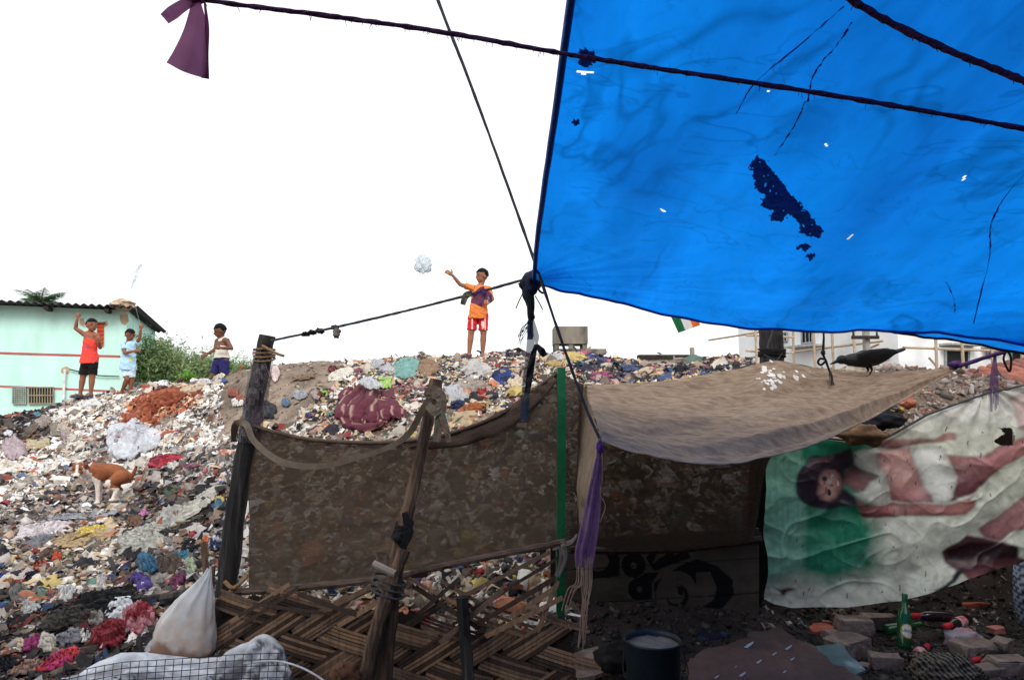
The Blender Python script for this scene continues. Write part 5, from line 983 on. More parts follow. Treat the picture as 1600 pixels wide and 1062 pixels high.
# ================================================================== foreground right: floor rubble, bricks, bottles, bucket, boards
x = RNG.uniform(.2, 4.6, 24000); y = RNG.uniform(3.3, 5.5, 24000); rb = pal((74,66,61,8),(58,52,48,8),(92,82,75,5),(44,40,38,4),(118,72,60,.7),(140,134,130,.6)); cc = rb[0][RNG.choice(len(rb[0]), len(x), p=rb[1])]
sz = np.clip(RNG.lognormal(math.log(.011), .75, len(x)), .004, .07); scatter('gravel', 'dark gravel and rubble crumbs covering the ground under the tarp', x, y, sz, cc, kinds=[16, 17, 18, 19], tilt=.5, lift=.05)
BR = [(1277,979,40,17,'brick_pink',10,'pinkish broken brick on top of the two bricks left of the bottles'),(1283,991,44,18,'brick_red',25,'orange red brick under the pinkish one'),(1338,985,48,34,'brick_grey',-10,'upright grey brick behind the flat slab'),(1330,1014,62,26,'brick_grey',28,'flat grey slab brick right of the stained board'),(1375,972,44,20,'brick_grey',0,'mossy grey block beneath the banner edge'),(1452,950,60,30,'brick_grey',5,'large brown grey block under the banner behind the bottles'),(1522,955,50,26,'brick_red',8,'reddish block under the banner at right'),(1545,928,38,34,'brick_grey',0,'pale block beneath the right banner corner'),(1388,1036,42,20,'brick_grey',-15,'rough grey lump in front of the green bottle'),(1530,1020,56,24,'brick_grey',12,'dark flat stone right of the plastic bag'),(1570,1012,34,20,'brick_grey',40,'light grey stone at the right edge'),(1585,1045,60,26,'brick_grey',0,'flat slab at the lower right corner'),(1300,996,26,18,'brick_grey',30,'small grey stone between the bricks and slab'),(1240,985,24,20,'brick_grey',0,'grey lump behind the stained board'),(1560,985,24,9,'brick_pink',20,'small pinkish chip near the bag'),(1205,978,50,18,'brick_red',8,'dark red brick behind the stained board'),(1352,1042,22,8,'brick_grey',50,'pale chip in front of the slab'),(1545,1052,44,16,'brick_grey',14,'slate chip in front of the striped cloth'),(1510,988,20,10,'brick_grey',0,'small stone behind the plastic bag')]
for i, (px, py, w_, h_, m, a, lb) in enumerate(BR):
    p = PZ(px, py+h_*.5, .0); chunk('brick', lb, 'brick', px, py, w_, h_, m, a, d=float(p[1])+w_*.5*p[1]/F*.3, seed=i, dep=.62, group='bricks and stones under the tarp')
# bottles
def bottle(label, base_px, tip_px, glass, cap, lab=None, dz=.045, full=.31, text=False):
    z = dz; A_ = PZ(*base_px, z); B_ = PZ(*tip_px, z+.01) if not text else None
    if text: A_ = PZ(base_px[0], base_px[1], .03); B_ = A_+np.array([.075, .10, .25])
    d = B_-A_; d = d/np.linalg.norm(d); s = full/.29*(1.12 if text else 1)
    t = thing('bottle', A_, label, 'bottle', 'empty bottles by the bricks')
    MB().lathe([(.001,0),(.030*s,.0),(.034*s,.006),(.034*s,.165*s),(.030*s,.185*s),(.016*s,.215*s),(.0135*s,.262*s),(.015*s,.265*s),(.015*s,.278*s),(.001,.279*s)], A_, d, 18).build('glass_body', MATS[glass], t, smooth=True)
    if cap: MB().lathe([(.0185*s,.206*s),(.0165*s,.232*s),(.0168*s,.282*s),(.001,.284*s)], A_, d, 14).build('cap', MATS[cap], t, smooth=True)
    if lab:
        MB().lathe([(.0346*s,.06*s),(.0346*s,.14*s)], A_, d, 18, None).build('label', MATS[lab], t, smooth=True)
    if text:
        bs = basis(d, (0, -1, 0)); f = bs[:, 2]; f = f if f[1] < 0 else -f; xr = np.cross(d, f); xr = xr if xr[0] > 0 else -xr
        def disc(nm, r0, m, off):
            a = np.linspace(0, 6.283, 25)[:-1]; v = [A_+d*.10]
            a = np.tile(a, 4); rr_ = np.repeat(np.linspace(r0, r0*.25, 4), 24); u_, w2 = np.cos(a)*rr_, np.sin(a)*rr_; ph = u_/(RB+.001); q = A_+d*.10+np.outer(w2, d)+np.outer(np.sin(ph)*(RB+.001+off), xr)+np.outer(np.cos(ph)*(RB+.001+off), f); c0 = A_+d*.10+f*(RB+.001+off)
            MB().add(np.concatenate([q, c0[None]]), [(k_*24+i, k_*24+(i+1) % 24, (k_+1)*24+(i+1) % 24, (k_+1)*24+i) for k_ in range(3) for i in range(24)]+[(72+i, 72+(i+1) % 24, 96) for i in range(24)]).build(nm, m, t)
        RB = .034*s; disc('label', .044, mat('gold_label', lin((196, 160, 70)), .5), .0006); disc('label_centre', .037, mat('white_label', lin((222, 218, 208)), .6), .0014)
        cu = bpy.data.curves.new('lettering', 'FONT'); cu.body = 'TUBORG'; cu.size = .024; cu.align_x = 'CENTER'; cu.align_y = 'CENTER'; to = bpy.data.objects.new('tmp', cu); COL.objects.link(to)
        me = to.evaluated_get(bpy.context.evaluated_depsgraph_get()).to_mesh(); V = np.array([v_.co[:] for v_ in me.vertices]); fcs = [tuple(p_.vertices) for p_ in me.polygons]; bpy.data.objects.remove(to)
        ph = V[:, 0]/.0375; q = A_+d*.10+np.outer(V[:, 1], d)+np.outer(np.sin(ph)*(RB+.0045), xr)+np.outer(np.cos(ph)*(RB+.0045), f); MB().add(q, fcs).build('lettering', mat('black_print', lin((24, 24, 24)), .6), t)
    return t
mat('green_glass', lin((20, 84, 44)), .12, .1, spec=.6, bump=0); mat('dark_glass', lin((34, 22, 30)), .12, .1, spec=.6, bump=0); mat('red_cap', lin((206, 40, 56)), .45, .1); mat('red_white_label', lin((214, 180, 182)), .6, .2, 30, col2=lin((190, 50, 60)), c2amt=.5)
bottle('green beer bottle with round gold and white label standing tilted', (1412,1012), (1430,940), 'green_glass', None, None, text=True)
bottle('dark bottle with red cap lying behind the green bottle', (1487,963), (1418,961), 'dark_glass', 'red_cap', None, .09)
bottle('dark bottle with red neck lying across the pile', (1512,968), (1450,986), 'dark_glass', 'red_cap', 'red_white_label', .075)
bottle('dark red necked bottle with white label pointing at the camera left', (1428,1030), (1476,982), 'dark_glass', 'red_cap', 'red_white_label', .05)
bottle('dark green bottle lying left of the standing bottle', (1384,984), (1416,978), 'green_glass', None, None, .05)
bottle('half buried bottle with red cap right of the striped cloth', (1560,1020), (1508,1036), 'dark_glass', 'red_cap', None, .02)
p = PZ(1498, 1015, 0); lump('plastic_bag', 'white plastic bag with pink print beneath the bottles', 'plastic bag', 1506, 1000, p[1]+.16, 60, 34, (190,182,196), (206,150,166), 23, m='plastic_film')
p = PZ(1485, 1062, 0); o = lump('striped_cloth', 'olive and black striped cloth heaped in front of the bottles', 'cloth', 1478, 1050, p[1], 104, 60, (104,96,84), None, 27, m='rag_cloth', n=72, noise=.2)
me = o.data; n = len(me.vertices); V = np.empty(n*3); me.vertices.foreach_get('co', V); V = V.reshape(-1, 3); c = np.where((np.sin(V[:, 0]*210+V[:, 2]*160+fbm(V[:, 0]*7, V[:, 1]*7, V[:, 2]*7, 3, 2)*3) > .1)[:, None], lin((36,32,30)), lin((120,110,96))); me.color_attributes['Col'].data.foreach_set('color', np.concatenate([c, np.ones((n, 1))], 1).ravel())
md = o.modifiers.new('s', 'SUBSURF'); md.levels = md.render_levels = 1
p = PZ(1560, 960, 0); lump('foil_wrapper', 'crumpled black and silver foil wrapper beneath the banner corner', 'wrapper', 1552, 943, p[1], 30, 14, (40,38,40), (190,186,186), 33)
p = PZ(1592, 960, 0)
g = net([[P(*q) for q in r] for r in ([(1584,870,4.75),(1610,862,4.75),(1650,850,4.75)], [(1582,920,4.7),(1612,920,4.66),(1655,915,4.7)], [(1590,975,4.72),(1615,978,4.68),(1660,980,4.7)])], 20, 24); yy = np.linspace(0, 1, 24)[:, None]+.15*np.sin(np.linspace(0, 5, 20))[None]
c = np.where((np.sin(yy*52) > 0)[..., None], lin((130,140,150)), lin((24,30,40))); tag(MB().grid(g, c).build('striped_curtain', MATS['rag_cloth'], smooth=True, solid=.003), 'blue grey wavy striped cloth at the right edge below the banner', 'cloth')
# bucket
bp = PZ(1020, 1040, .2); bc = np.array([P(1020, 1000, 3.55)[0], 3.55, 0.])
t = thing('bucket', bc, 'dark paint bucket with grey dried contents', 'bucket'); zr = P(1020, 997, 3.55)[2]
MB().lathe([(.001,0),(.122,0),(.126,.01),(.138,zr*.97),(.1435,zr*.975),(.1435,zr),(.136,zr),(.134,zr*.95),(.12,.05),(.001,.045)], bc, (0, 0, 1), 36).build('pail', mat('bucket_blue', lin((34, 46, 58)), .45, .4, 6, .2, col2=lin((30, 28, 28)), c2amt=.5), t, smooth=True)
b = MB(); a = np.linspace(0, 6.283, 37)[:-1]; rr = np.linspace(0, .1335, 9); V = [bc+[0, 0, zr-.03+.008*float(vnoise(0, 0, 0, 4))]]; 
for r_ in rr[1:]: V.append(bc+np.stack([np.cos(a)*r_, np.sin(a)*r_, zr-.03+.005*fbm(np.cos(a)*r_*30, np.sin(a)*r_*30, 0, 4)], 1))
V = np.concatenate([V[0][None]]+V[1:]); f = [(0, 1+i, 1+(i+1) % 36) for i in range(36)]+[(1+k*36+i, 1+(k+1)*36+i, 1+(k+1)*36+(i+1) % 36, 1+k*36+(i+1) % 36) for k in range(7) for i in range(36)]
MB().add(V, f).build('dried_paste', mat('grey_paste', lin((126, 122, 116)), .9, .25, 20, .5), t, smooth=True)
b = MB().tube(crom([bc+[-.146, 0, zr-.04], bc+[-.15, -.08, zr-.16], bc+[-.0, -.16, zr-.22], bc+[.15, -.08, zr-.16], bc+[.146, 0, zr-.04]], 24), .003, 6); b.build('handle', MATS['black_wire'], t)
# boards
def board(name, label, cat, corners, m, th_=.02, n=24, seed=1, ragged=.01):
    q = np.array([[P(*c) for c in corners[:2]], [P(*c) for c in corners[2:]]]); u = np.linspace(0, 1, n)[None, :, None]; v = np.linspace(0, 1, n)[:, None, None]
    g = (q[0, 0]*(1-u)+q[0, 1]*u)*(1-v)+(q[1, 0]*(1-u)+q[1, 1]*u)*v; e = np.minimum(np.minimum(u, 1-u), np.minimum(v, 1-v))[..., 0]
    g = g+np.stack([fbm(g[..., 0]*14, g[..., 1]*14, 0, seed), fbm(g[..., 0]*14, g[..., 1]*14, 3, seed), .2*fbm(g[..., 0]*9, g[..., 1]*9, 7, seed)], -1)*ragged*np.exp(-e*12)[..., None]
    return tag(MB().grid(g).build(name, MATS[m], solid=th_), label, cat)
mat('stained_ply', lin((112, 88, 80)), .85, .3, 6, .4, 40, col2=lin((86, 70, 66)), c2amt=.5, detail=8); mat('teal_board', lin((92, 118, 122)), .7, .25, 8, .2, 40, col2=lin((176, 190, 194)), c2amt=.66)
o = board('stained_board', 'brown stained plywood board with white paint flecks lying on the rubble', 'board', [(1072,1030,3.95),(1212,978,4.25),(1090,1110,3.55),(1345,1062,3.82)], 'stained_ply', .018, seed=5, ragged=.03)
bt = bvh(np.array([[P(1072,1030,3.95),P(1212,978,4.25)],[P(1090,1110,3.55),P(1345,1062,3.82)]])); WORG[o.name] = WORG[o.name]
for (px, py, l) in [(1186,1036,10),(1210,1024,8),(1232,1014,12),(1238,1032,8),(1170,1010,16),(1150,1044,4),(1120,1060,9),(1160,1056,12),(1226,1052,6)]:
    q = []
    for (dx, dy) in ((-.5, .25), (-.1, -.05), (.5, -.35), (.35, -.05), (-.1, .32)): h = cast(bt, px+dx*l, py+dy*l); q.append(np.array(h[0]) if h[0] else P(px, py, 4))
    MB().add(np.array(q)+[0, 0, .0125], [(0, 1, 2, 3, 4)]).build('paint_fleck', mat('paint_fleck', lin((176, 188, 200)), .6), o)
board('teal_board', 'chipped teal painted board under the slab brick', 'board', [(1262,1012,4.3),(1312,1006,4.35),(1330,1056,3.92),(1352,1048,3.95)], 'teal_board', .012, seed=9)
p = PZ(1100, 1030, 0); lump('blue_black_cloth', 'blue black cloth heap behind the stained board', 'cloth', 1112, 1006, float(p[1])+.2, 76, 42, (34,40,56), (70,90,130), 41)
lump('dark_rag', 'dark rag heap left of the bucket', 'rag', 962, 1026, 3.85, 60, 46, (30,28,30), (46,42,40), 43); 
board('grey_slab', 'pale grey plank lying by the foot of the green post', 'plank', [(890,1025,4.1),(955,1005,4.25),(905,1062,3.8),(1000,1040,3.95)], 'brick_grey', .02, seed=3)
p = PZ(545, 1075, 0); lump('coconut_husk', 'curled brown bark piece at the foot of the thick pole', 'bark', 540, 1055, 3.72, 44, 46, (104,72,56), (60,44,40), 47)
# ================================================================== mint green house
C0 = np.array([-7.37, 13., 0]); DF = np.array([-2.7, -1.07, 0])/2.9043; DS = np.array([-1.07, 2.7, 0])/2.9043; NF = np.array([.3684, -.9297, 0]); HT = 3.26
t = thing('mint_house', C0+DF*2, 'mint green plastered house with red stripes and corrugated roof at the left', 'house')
mint = mat('mint_plaster', lin((202, 244, 232)), .9, .12, 2.5, .2, 30, (1, 1, .35), col2=lin((170, 216, 204)), c2amt=.6)
b = MB(); L1, L2 = 7., 4.6; q = [C0, C0+DF*L1, C0+DF*L1+DS*L2, C0+DS*L2]; V = np.concatenate([np.array(q)+[0, 0, -.2], np.array(q)+[0, 0, HT]]); b.add(V, [(0, 1, 5, 4), (1, 2, 6, 5), (2, 3, 7, 6), (3, 0, 4, 7)]); b.build('wall', mint, t)
def wp(px, py, off=0.):
    r = ray(px, py); o_ = np.array([0, 0, CAMZ]); k = ((C0-o_) @ NF)/(r @ NF); return o_+r*np.asarray(k)[..., None]+NF*off
def wpoly(nm, pts, m, off, par=t, thick=0.):
    q = np.array([wp(*p, off) for p in pts]); n = len(q); qb = q-NF*(thick or off); f = [tuple(range(n))]+[(i, (i+1) % n, n+(i+1) % n, n+i) for i in range(n)]; return MB().add(np.concatenate([q, qb]), f).build(nm, m, par)
red = mat('red_stripe', lin((186, 96, 96)), .8, .2)
wpoly('stripe', [(-20,549),(60,551.5),(188,555),(188,558.5),(60,555),(-20,552.5)], red, .008); wpoly('stripe', [(-20,601),(60,604),(188,610),(188,613),(60,607),(-20,604)], red, .008)
sh = wpoly('window', [(152,506),(162.5,506),(162,541),(152,541)], mat('orange_shutter', lin((206, 84, 48)), .7, .2), .03)
for k in range(5): wpoly('slat', [(152.6,509+k*6.2),(161.8,509+k*6.2),(161.8,512+k*6.2),(152.6,512+k*6.2)], mat('shutter_slat', lin((170, 60, 36)), .7), .045, sh, .012)
wpoly('lintel', [(148,503.5),(165,503.5),(165,505.5),(148,505.5)], mat('lintel', lin((120, 84, 70)), .9), .08)
plas = mat('bare_plaster', lin((186, 162, 140)), .95, .25, 8, .4)
for pts in ([(187,492),(200,491),(201,502),(196,508),(190,506),(188,500)], [(124,498),(130,497),(134,506),(131,511),(125,507)], [(162,502),(168,501),(169,508),(164,510)], [(96,575),(104,572),(110,576),(108,583),(100,585),(95,581)]): wpoly('bare_patch', pts, plas, .006)
MB().tube(np.array([wp(103, 577, .06), wp(101.5, 596, .06), wp(100.5, 622, .06)]), .022, 7).build('pipe', mat('white_pipe', lin((226, 226, 226)), .5), t)
for (x0, x1, y0, y1, nx, ny, m) in [(21, 41, 605, 630, 7, 8, mat('vent_block', lin((150, 160, 150)), .9)), (46, 84, 605, 630, 9, 2, mat('vent_brick', lin((150, 138, 118)), .9))]:
    gr = wpoly('vent_grille', [(x0,y0),(x1,y0),(x1,y1),(x0,y1)], mat('vent_dark', lin((70, 74, 70)), .9), .01)
    for k in range(nx+1): x_ = x0+(x1-x0)*k/nx; wpoly('grille_bar', [(x_-.7,y0),(x_+.7,y0),(x_+.7,y1),(x_-.7,y1)], m, .05, gr, .03)
    for k in range(ny+1): y_ = y0+(y1-y0)*k/ny; wpoly('grille_bar', [(x0-1,y_-.8),(x1+1,y_-.8),(x1+1,y_+.8),(x0-1,y_+.8)], m, .055, gr, .03)
u = np.linspace(-.22, 7.2, 500); v = np.array([-.38, .8, 2.4, 5.0]); g = C0+u[None, :, None]*DF+v[:, None, None]*DS+np.array([0, 0, 1.])*(HT+.03+.022*np.sin(u*2*math.pi/.125))[None, :, None]
MB().grid(g).build('roof', mat('roof_sheet', lin((62, 60, 62)), .8, .3, 6, .2), t, solid=.012)
for k in range(7): c = C0+DF*(.3+k*.95)+np.array([0, 0, HT-.05]); MB().box(c-DS*.17, .34, .07, .06, np.stack([DS, DF, [0, 0, 1]], 1)).build('rafter_end', MATS['dark_wood'], t)
MB().ell(wp(193, 488, .1)+[0, 0, .13], (.22, .2, .1), noise=.3, seed=2).build('roof_stone', plas, t)
MB().tube(crom([wp(110, 577, .05), wp(150, 586, .06), wp(187, 588, .05)], 12), .012, 5).build('cable', MATS['rope_grey'], t)
# ================================================================== palm and trees
leafm = lambda n, c, c2: mat(n, lin(c), .6, .35, 3, 0, col2=lin(c2), c2amt=.5, transl=.35)
def palm(px, py, d, label):
    c = P(px, py, d); t = thing('palm_tree', [c[0], c[1], 0], label, 'palm'); MB().tube(crom([[c[0]+.3, c[1], -.1], [c[0]+.15, c[1], c[2]*.5], c], 14), np.linspace(.17, .1, 14), 9, rough=.06).build('trunk', MATS['old_wood'], t)
    b = MB(); rg = np.random.default_rng(5)
    for k in range(20):
        a = k*2.4+rg.uniform(-.3, .3); el = rg.uniform(.5, 1.45); L_ = rg.uniform(.55, .8); h = np.array([math.cos(a), math.sin(a), 0]); q = np.array([c+h*L_*s*math.cos(el*(1-s*.5))+np.array([0, 0, L_*(s*math.sin(el)-.42*s*s)]) for s in np.linspace(0, 1, 16)])
        b.tube(q, np.linspace(.02, .004, 16), 4); tg = np.gradient(q, axis=0); tg /= np.linalg.norm(tg, axis=1)[:, None]
        for i in range(2, 16):
            for sd in (-1, 1):
                for o_ in (0, .5):
                    s = np.cross(tg[i], [0, 0, 1.]); s /= np.linalg.norm(s)+1e-6; l = .34*math.sin(math.pi*(i/16*.8+.15)); p0 = q[i]-tg[i]*.045*o_*2; e = p0+(s*sd*.75+tg[i]*.6-np.array([0, 0, .3+.2*rg.random()]))*l; wv_ = tg[i]*.014
                    b.add([p0-wv_, p0+wv_, e], [(0, 1, 2)])
    b.build('crown', leafm('palm_leaf', (92, 124, 84), (60, 92, 66)), t)
palm(64, 478, 19., 'palm crown showing above the mint house roof')
def tree(px, py, d, rx, ry, label, n, seed, c1, c2, leaf=.05, name='bushy_tree'):
    rg = np.random.default_rng(seed); c = P(px, py, d); sx, sz = rx*d/F, ry*d/F; t = thing(name, [c[0], c[1], 0], label, 'tree', 'trees beside the mint house')
    b = MB(); tips = []
    for k in range(9):
        a = rg.uniform(0, 6.28); e = c+np.array([math.cos(a)*sx*rg.uniform(.3, .95), math.sin(a)*sx*.6, sz*rg.uniform(-.5, .9)]); m_ = (c+np.array([0, 0, -sz*1.2])+e)/2+rg.normal(0, .08, 3); b.tube(crom([[c[0]+rg.normal(0, .05), c[1], -.1], c+[0, 0, -sz*1.2], m_, e], 14), np.linspace(.06, .008, 14), 6); tips += [m_, e, (m_+e)/2]
    b.build('trunk', MATS['old_wood'], t)
    cl = [c+np.array([rg.uniform(-1, 1)*sx, rg.uniform(-1, 1)*sx*.6, rg.uniform(-1, .8)*sz]) for _ in range(46)]; cl = [q for q in cl if (((q-c)/np.array([sx, sx*.7, sz]))**2).sum() < 1.15]+tips
    V = []; f = []
    for k in range(n):
        q = cl[rg.integers(len(cl))]; r_ = rg.uniform(.09, .26)*min(1, sx*2.6); p = q+rg.normal(0, 1, 3)*r_*np.array([1, 1, .8]); dr = rg.normal(0, 1, 3)+np.array([0, 0, -.3]); dr /= np.linalg.norm(dr); s = np.cross(dr, rg.normal(0, 1, 3)); s /= np.linalg.norm(s)+1e-6; l = leaf*rg.uniform(.6, 1.5); w2 = l*.24; i = len(V)
        V += [p-dr*l, p+s*w2, p+dr*l, p-s*w2]; f.append((i, i+1, i+2, i+3))
    for k in range(40):                                    # feathery shoots
        q = cl[rg.integers(len(cl))]; e = q+np.array([rg.normal(0, .2)*min(1, sx*2.6), rg.normal(0, .2)*min(1, sx*2.6), rg.uniform(.2, .5)*min(1, sx*2.6)])
        for s in np.linspace(0, 1, 12):
            p = q+(e-q)*s; 
            for sd in (-1, 1): dr = np.array([sd*.8, rg.normal(0, .4), -.3]); w2 = .01; i = len(V); V += [p, p+dr*leaf*.8+[0, 0, w2], p+dr*leaf*1.5, p+dr*leaf*.8-[0, 0, w2]]; f.append((i, i+1, i+2, i+3))
    b = MB(); b.add(np.array(V), f); b.build('crown', leafm('leaf_%d' % seed, c1, c2), t)
tree(252, 572, 14.2, 34, 34, 'feathery green bushy tree right beside the mint house corner', 9000, 31, (146, 166, 116), (104, 130, 84))
tree(300, 588, 14.6, 34, 24, 'low olive green bush between the house tree and the vest boy', 6500, 37, (150, 168, 120), (108, 132, 88))
tree(340, 590, 14.9, 30, 20, 'darker green bush directly behind the vest boy', 5500, 41, (128, 154, 104), (92, 122, 78))
tree(373, 594, 15.0, 22, 16, 'small green bush right of the vest boy', 3500, 43, (134, 164, 104), (96, 130, 80))
tree(294, 594, 10.6, 6, 7, 'bright green seedling on the crest left of the vest boy', 260, 47, (130, 190, 70), (110, 170, 60), .035, 'seedling')
# ================================================================== far right: white building with scaffold
K0 = np.array([12.47, 22., 0]); RD = np.array([.95, .3122, 0]); LD = np.array([-.3122, .95, 0]); NR = np.array([.3122, -.95, 0]); NL = np.array([-.95, -.3122, 0])
t = thing('white_building', K0, 'white multi-storey building under bamboo scaffolding behind the tarp edge', 'building')
b = MB(); q = np.array([K0, K0+RD*12, K0+RD*12+LD*8.2, K0+LD*8.2]); b.add(np.concatenate([q+[0, 0, -.2], q+[0, 0, 9.5]]), [(0, 3, 7, 4), (0, 4, 5, 1), (1, 5, 6, 2), (2, 6, 7, 3), (4, 7, 6, 5)]); b.build('wall', mat('white_wall', lin((240, 241, 242)), .9, .08, 1., .1, 20, col2=lin((206, 210, 214)), c2amt=.62), t)
def bpt(px, py, n, off): r = ray(px, py); o_ = np.array([0, 0, CAMZ]); k = ((K0-o_) @ n)/(r @ n); return o_+r*k+n*off
dk = mat('dark_room', lin((28, 30, 32)), .7, .1); fr_ = mat('grey_frame', lin((150, 156, 160)), .7)
def bwin(x0, x1, y0, y1, n, bars=0, sill=True):
    c = [bpt(x0, y0, n, .015), bpt(x1, y0+ (0), n, .015), bpt(x1, y1, n, .015), bpt(x0, y1, n, .015)]; c = np.array(c); c[1][2] = c[0][2]; c[2][2] = c[3][2]
    w_ = MB().add(c, [(0, 1, 2, 3)]).build('window', dk, t); hx = c[1]-c[0]; ln = np.linalg.norm(hx); hx /= ln
    for (a, e) in ((0, 1), (1, 2), (2, 3), (3, 0)): MB().tube(np.array([c[a]+n*.03, c[e]+n*.03]), .045, 4).build('frame', fr_, w_)
    for k in range(bars): p0 = c[0]+hx*ln*(k+1)/(bars+1); MB().tube(np.array([p0+n*.03, p0+n*.03+[0, 0, c[3][2]-c[0][2]]]), .025, 4).build('bar', fr_, w_)
    if sill: MB().box((c[0]+c[1])/2+n*.2+[0, 0, .16], ln+.5, .5, .07, np.stack([hx, -n, [0, 0, 1]], 1)).build('sunshade', mat('cement', lin((176, 176, 174)), .9), w_)
bwin(1476, 1512, 546, 577, NR); bwin(1541, 1553, 550, 558, NR); bwin(1578, 1606, 548, 574, NR, 1); bwin(1400, 1400.5, 500, 501, NR, 0, False) if False else None
bwin(1254, 1271, 508, 537, NL, 2, False); bwin(1226, 1231, 520, 534, NL, 0, False); bwin(1380, 1390, 546, 560, NL, 0, False)
MB().box(bpt(1262, 541, NL, .22), .5, 1.6, .08, np.stack([NL, LD, [0, 0, 1]], 1)).build('balcony_slab', MATS['cement'], t)
t = thing('bamboo_scaffold', K0+NR*.6, 'thin bamboo scaffold poles lashed in front of the white building', 'scaffold')
bm_ = mat('scaffold_bamboo', lin((176, 158, 136)), .8, .25, 6)
def sp(p, e, r=.045): MB().tube(crom([p, (np.array(p)+np.array(e))/2+np.array([RNG.normal(0, .05), 0, RNG.normal(0, .04)]), e], 8), r, 6).build('pole', bm_, t)
for px in (1427, 1472, 1518, 1556, 1592): p = bpt(px, 560, NR, .7); sp([p[0], p[1], -.1], [p[0]+RNG.normal(0, .12), p[1], 6.6])
for z in (2.2, 3.15, 4.1): p = K0+NR*.65-RD*.5; sp([p[0], p[1], z], [p[0]+RD[0]*9, p[1]+RD[1]*9, z+RNG.normal(0, .1)])
for px in (1226, 1262, 1298, 1325, 1362): p = bpt(px, 560, NL, .6); sp([p[0], p[1], -.1], [p[0]+RNG.normal(0, .12), p[1], 6.6])
for z in (2.4, 3.3, 4.2): p = K0+NL*.62; sp([p[0], p[1], z+.1], [p[0]+LD[0]*9.5, p[1]+LD[1]*9.5, z+RNG.normal(0, .15)])
for (x0, y0, x1, y1) in [(1330,578,1395,556),(1340,560,1392,538),(1430,560,1452,590),(1478,572,1500,600)]: n = NR if x0 > 1405 else NL; sp(bpt(x0, y0, n, .5), bpt(x1, y1, n, .5), .035)
for px in (1182,): p = P(px, 560, 24.); sp([p[0], p[1], -.1], [p[0], p[1], 5.0])
for y_ in (508, 524, 548): a = P(1166, y_, 24.); e = P(1240, y_+3, 24.5); sp(a, e, .04)
t = thing('utility_pole', np.array([*P(1352, 560, 17.)[:2], 0]), 'grey concrete utility pole with crossarm in front of the white building', 'utility pole')
p = P(1352, 500, 17.); MB().tube(np.array([[p[0], p[1], -.1], [p[0], p[1], 4.2]]), [.11, .08], 8).build('shaft', mat('concrete_pole', lin((150, 148, 142)), .9), t); q = P(1352, 527, 16.85); MB().box(q, .66, .08, .08).build('crossarm', MATS['dark_wood'], t)
for s in (-.29, .29): MB().lathe([(.02,0),(.03,.03),(.02,.06),(.028,.09),(.001,.1)], q+[s, 0, .04], (0, 0, 1), 8).build('insulator', MATS['black_wire'], t)
# ================================================================== water tank, parapet, flag
cg = mat('old_concrete', lin((132, 124, 112)), .95, .3, 3, .4, 20, (1, 1, .4), col2=lin((74, 70, 64)), c2amt=.55)
a = P(866, 548, 18.); e = P(918, 510, 18.); w_ = e[0]-a[0]; t = thing('water_tank', [(a[0]+e[0])/2, 18.4, 0], 'weathered concrete rooftop water tank on a small building beyond the crest', 'water tank')
b = MB(); b.box([(a[0]+e[0])/2, 18.4, (P(0, 537, 18.)[2]+e[2])/2], w_, .9, e[2]-P(0, 537, 18.)[2]); b.build('tank', cg, t)
for (sx_, sy_) in ((-.42, 18.05), (0, 18.05), (.42, 18.05), (-.42, 18.75), (.42, 18.75)): zt_ = P(0, 537, 18.)[2]; zb = P(0, 548, 18.)[2]; MB().box([(a[0]+e[0])/2+sx_*w_, sy_, (zt_+zb)/2], .12, .12, zt_-zb).build('leg', cg, t)
zb = P(0, 546, 18.)[2]; x0, x1 = P(868, 550, 18.)[0], P(945, 550, 18.)[0]; MB().box([(x0+x1)/2, 18.6, zb-.07], x1-x0, 1.8, .14).build('roof_slab', cg, t); MB().box([(x0+x1)/2, 18.6, (zb-.14)/2-.05], x1-x0-.12, 1.6, zb-.14+.1).build('wall', mat('grey_white_wall', lin((206, 206, 204)), .9, .12), t)
x0, x1, z1 = P(1000, 560, 16.)[0], P(1086, 560, 16.)[0], P(0, 557, 16.)[2]; t = thing('parapet_wall', [(x0+x1)/2, 16.1, 0], 'low dark concrete parapet wall beyond the far crest', 'wall'); MB().box([(x0+x1)/2, 16.1, z1/2-.1], x1-x0, .2, z1+.1).build('wall', cg, t); MB().box([(x0+x1)/2, 16.1, z1], x1-x0+.06, .28, .09).build('coping', MATS['dark_wood'], t)
t = thing('crossed_pole', [*P(1082, 560, 14.)[:2], 1.0], 'weathered wooden pole with a crossbar on the far crest', 'pole'); p = P(1081, 543, 14.); MB().tube(np.array([[p[0]+.05, 14., .6], p]), .05, 7).build('shaft', MATS['pale_wood'], t); MB().tube(np.array([P(1052, 561, 13.93), P(1086, 558, 13.93)]), .025, 6).build('crossbar', MATS['pale_wood'], t); MB().tube(np.array([P(1053, 556, 13.9), P(1054, 569, 13.9)]), .018, 6).build('side_bar', MATS['pale_wood'], t)
t = thing('flag', P(1064, 486, 7.), 'green white and orange flag hanging just below the tarp edge', 'flag')
u, v = np.meshgrid(np.linspace(0, 1, 30), np.linspace(0, 1, 20)); TL, TR, BL, BR_ = (1034,464), (1078,456), (1060,520), (1094,508)
X = (TL[0]*(1-u)+TR[0]*u)*(1-v)+(BL[0]*(1-u)+BR_[0]*u)*v; Y = (TL[1]*(1-u)+TR[1]*u)*(1-v)+(BL[1]*(1-u)+BR_[1]*u)*v
g = P(X, Y, 7.+.05*np.sin(u*7+v*3)); c = np.where((u < .34)[..., None], lin((30, 110, 70)), np.where((u < .67)[..., None], lin((232, 232, 232)), lin((228, 110, 50)))); MB().grid(g, c).build('cloth', mat('flag_cloth', rough=.8, var=.1, attr=True, transl=.35), t, smooth=True)
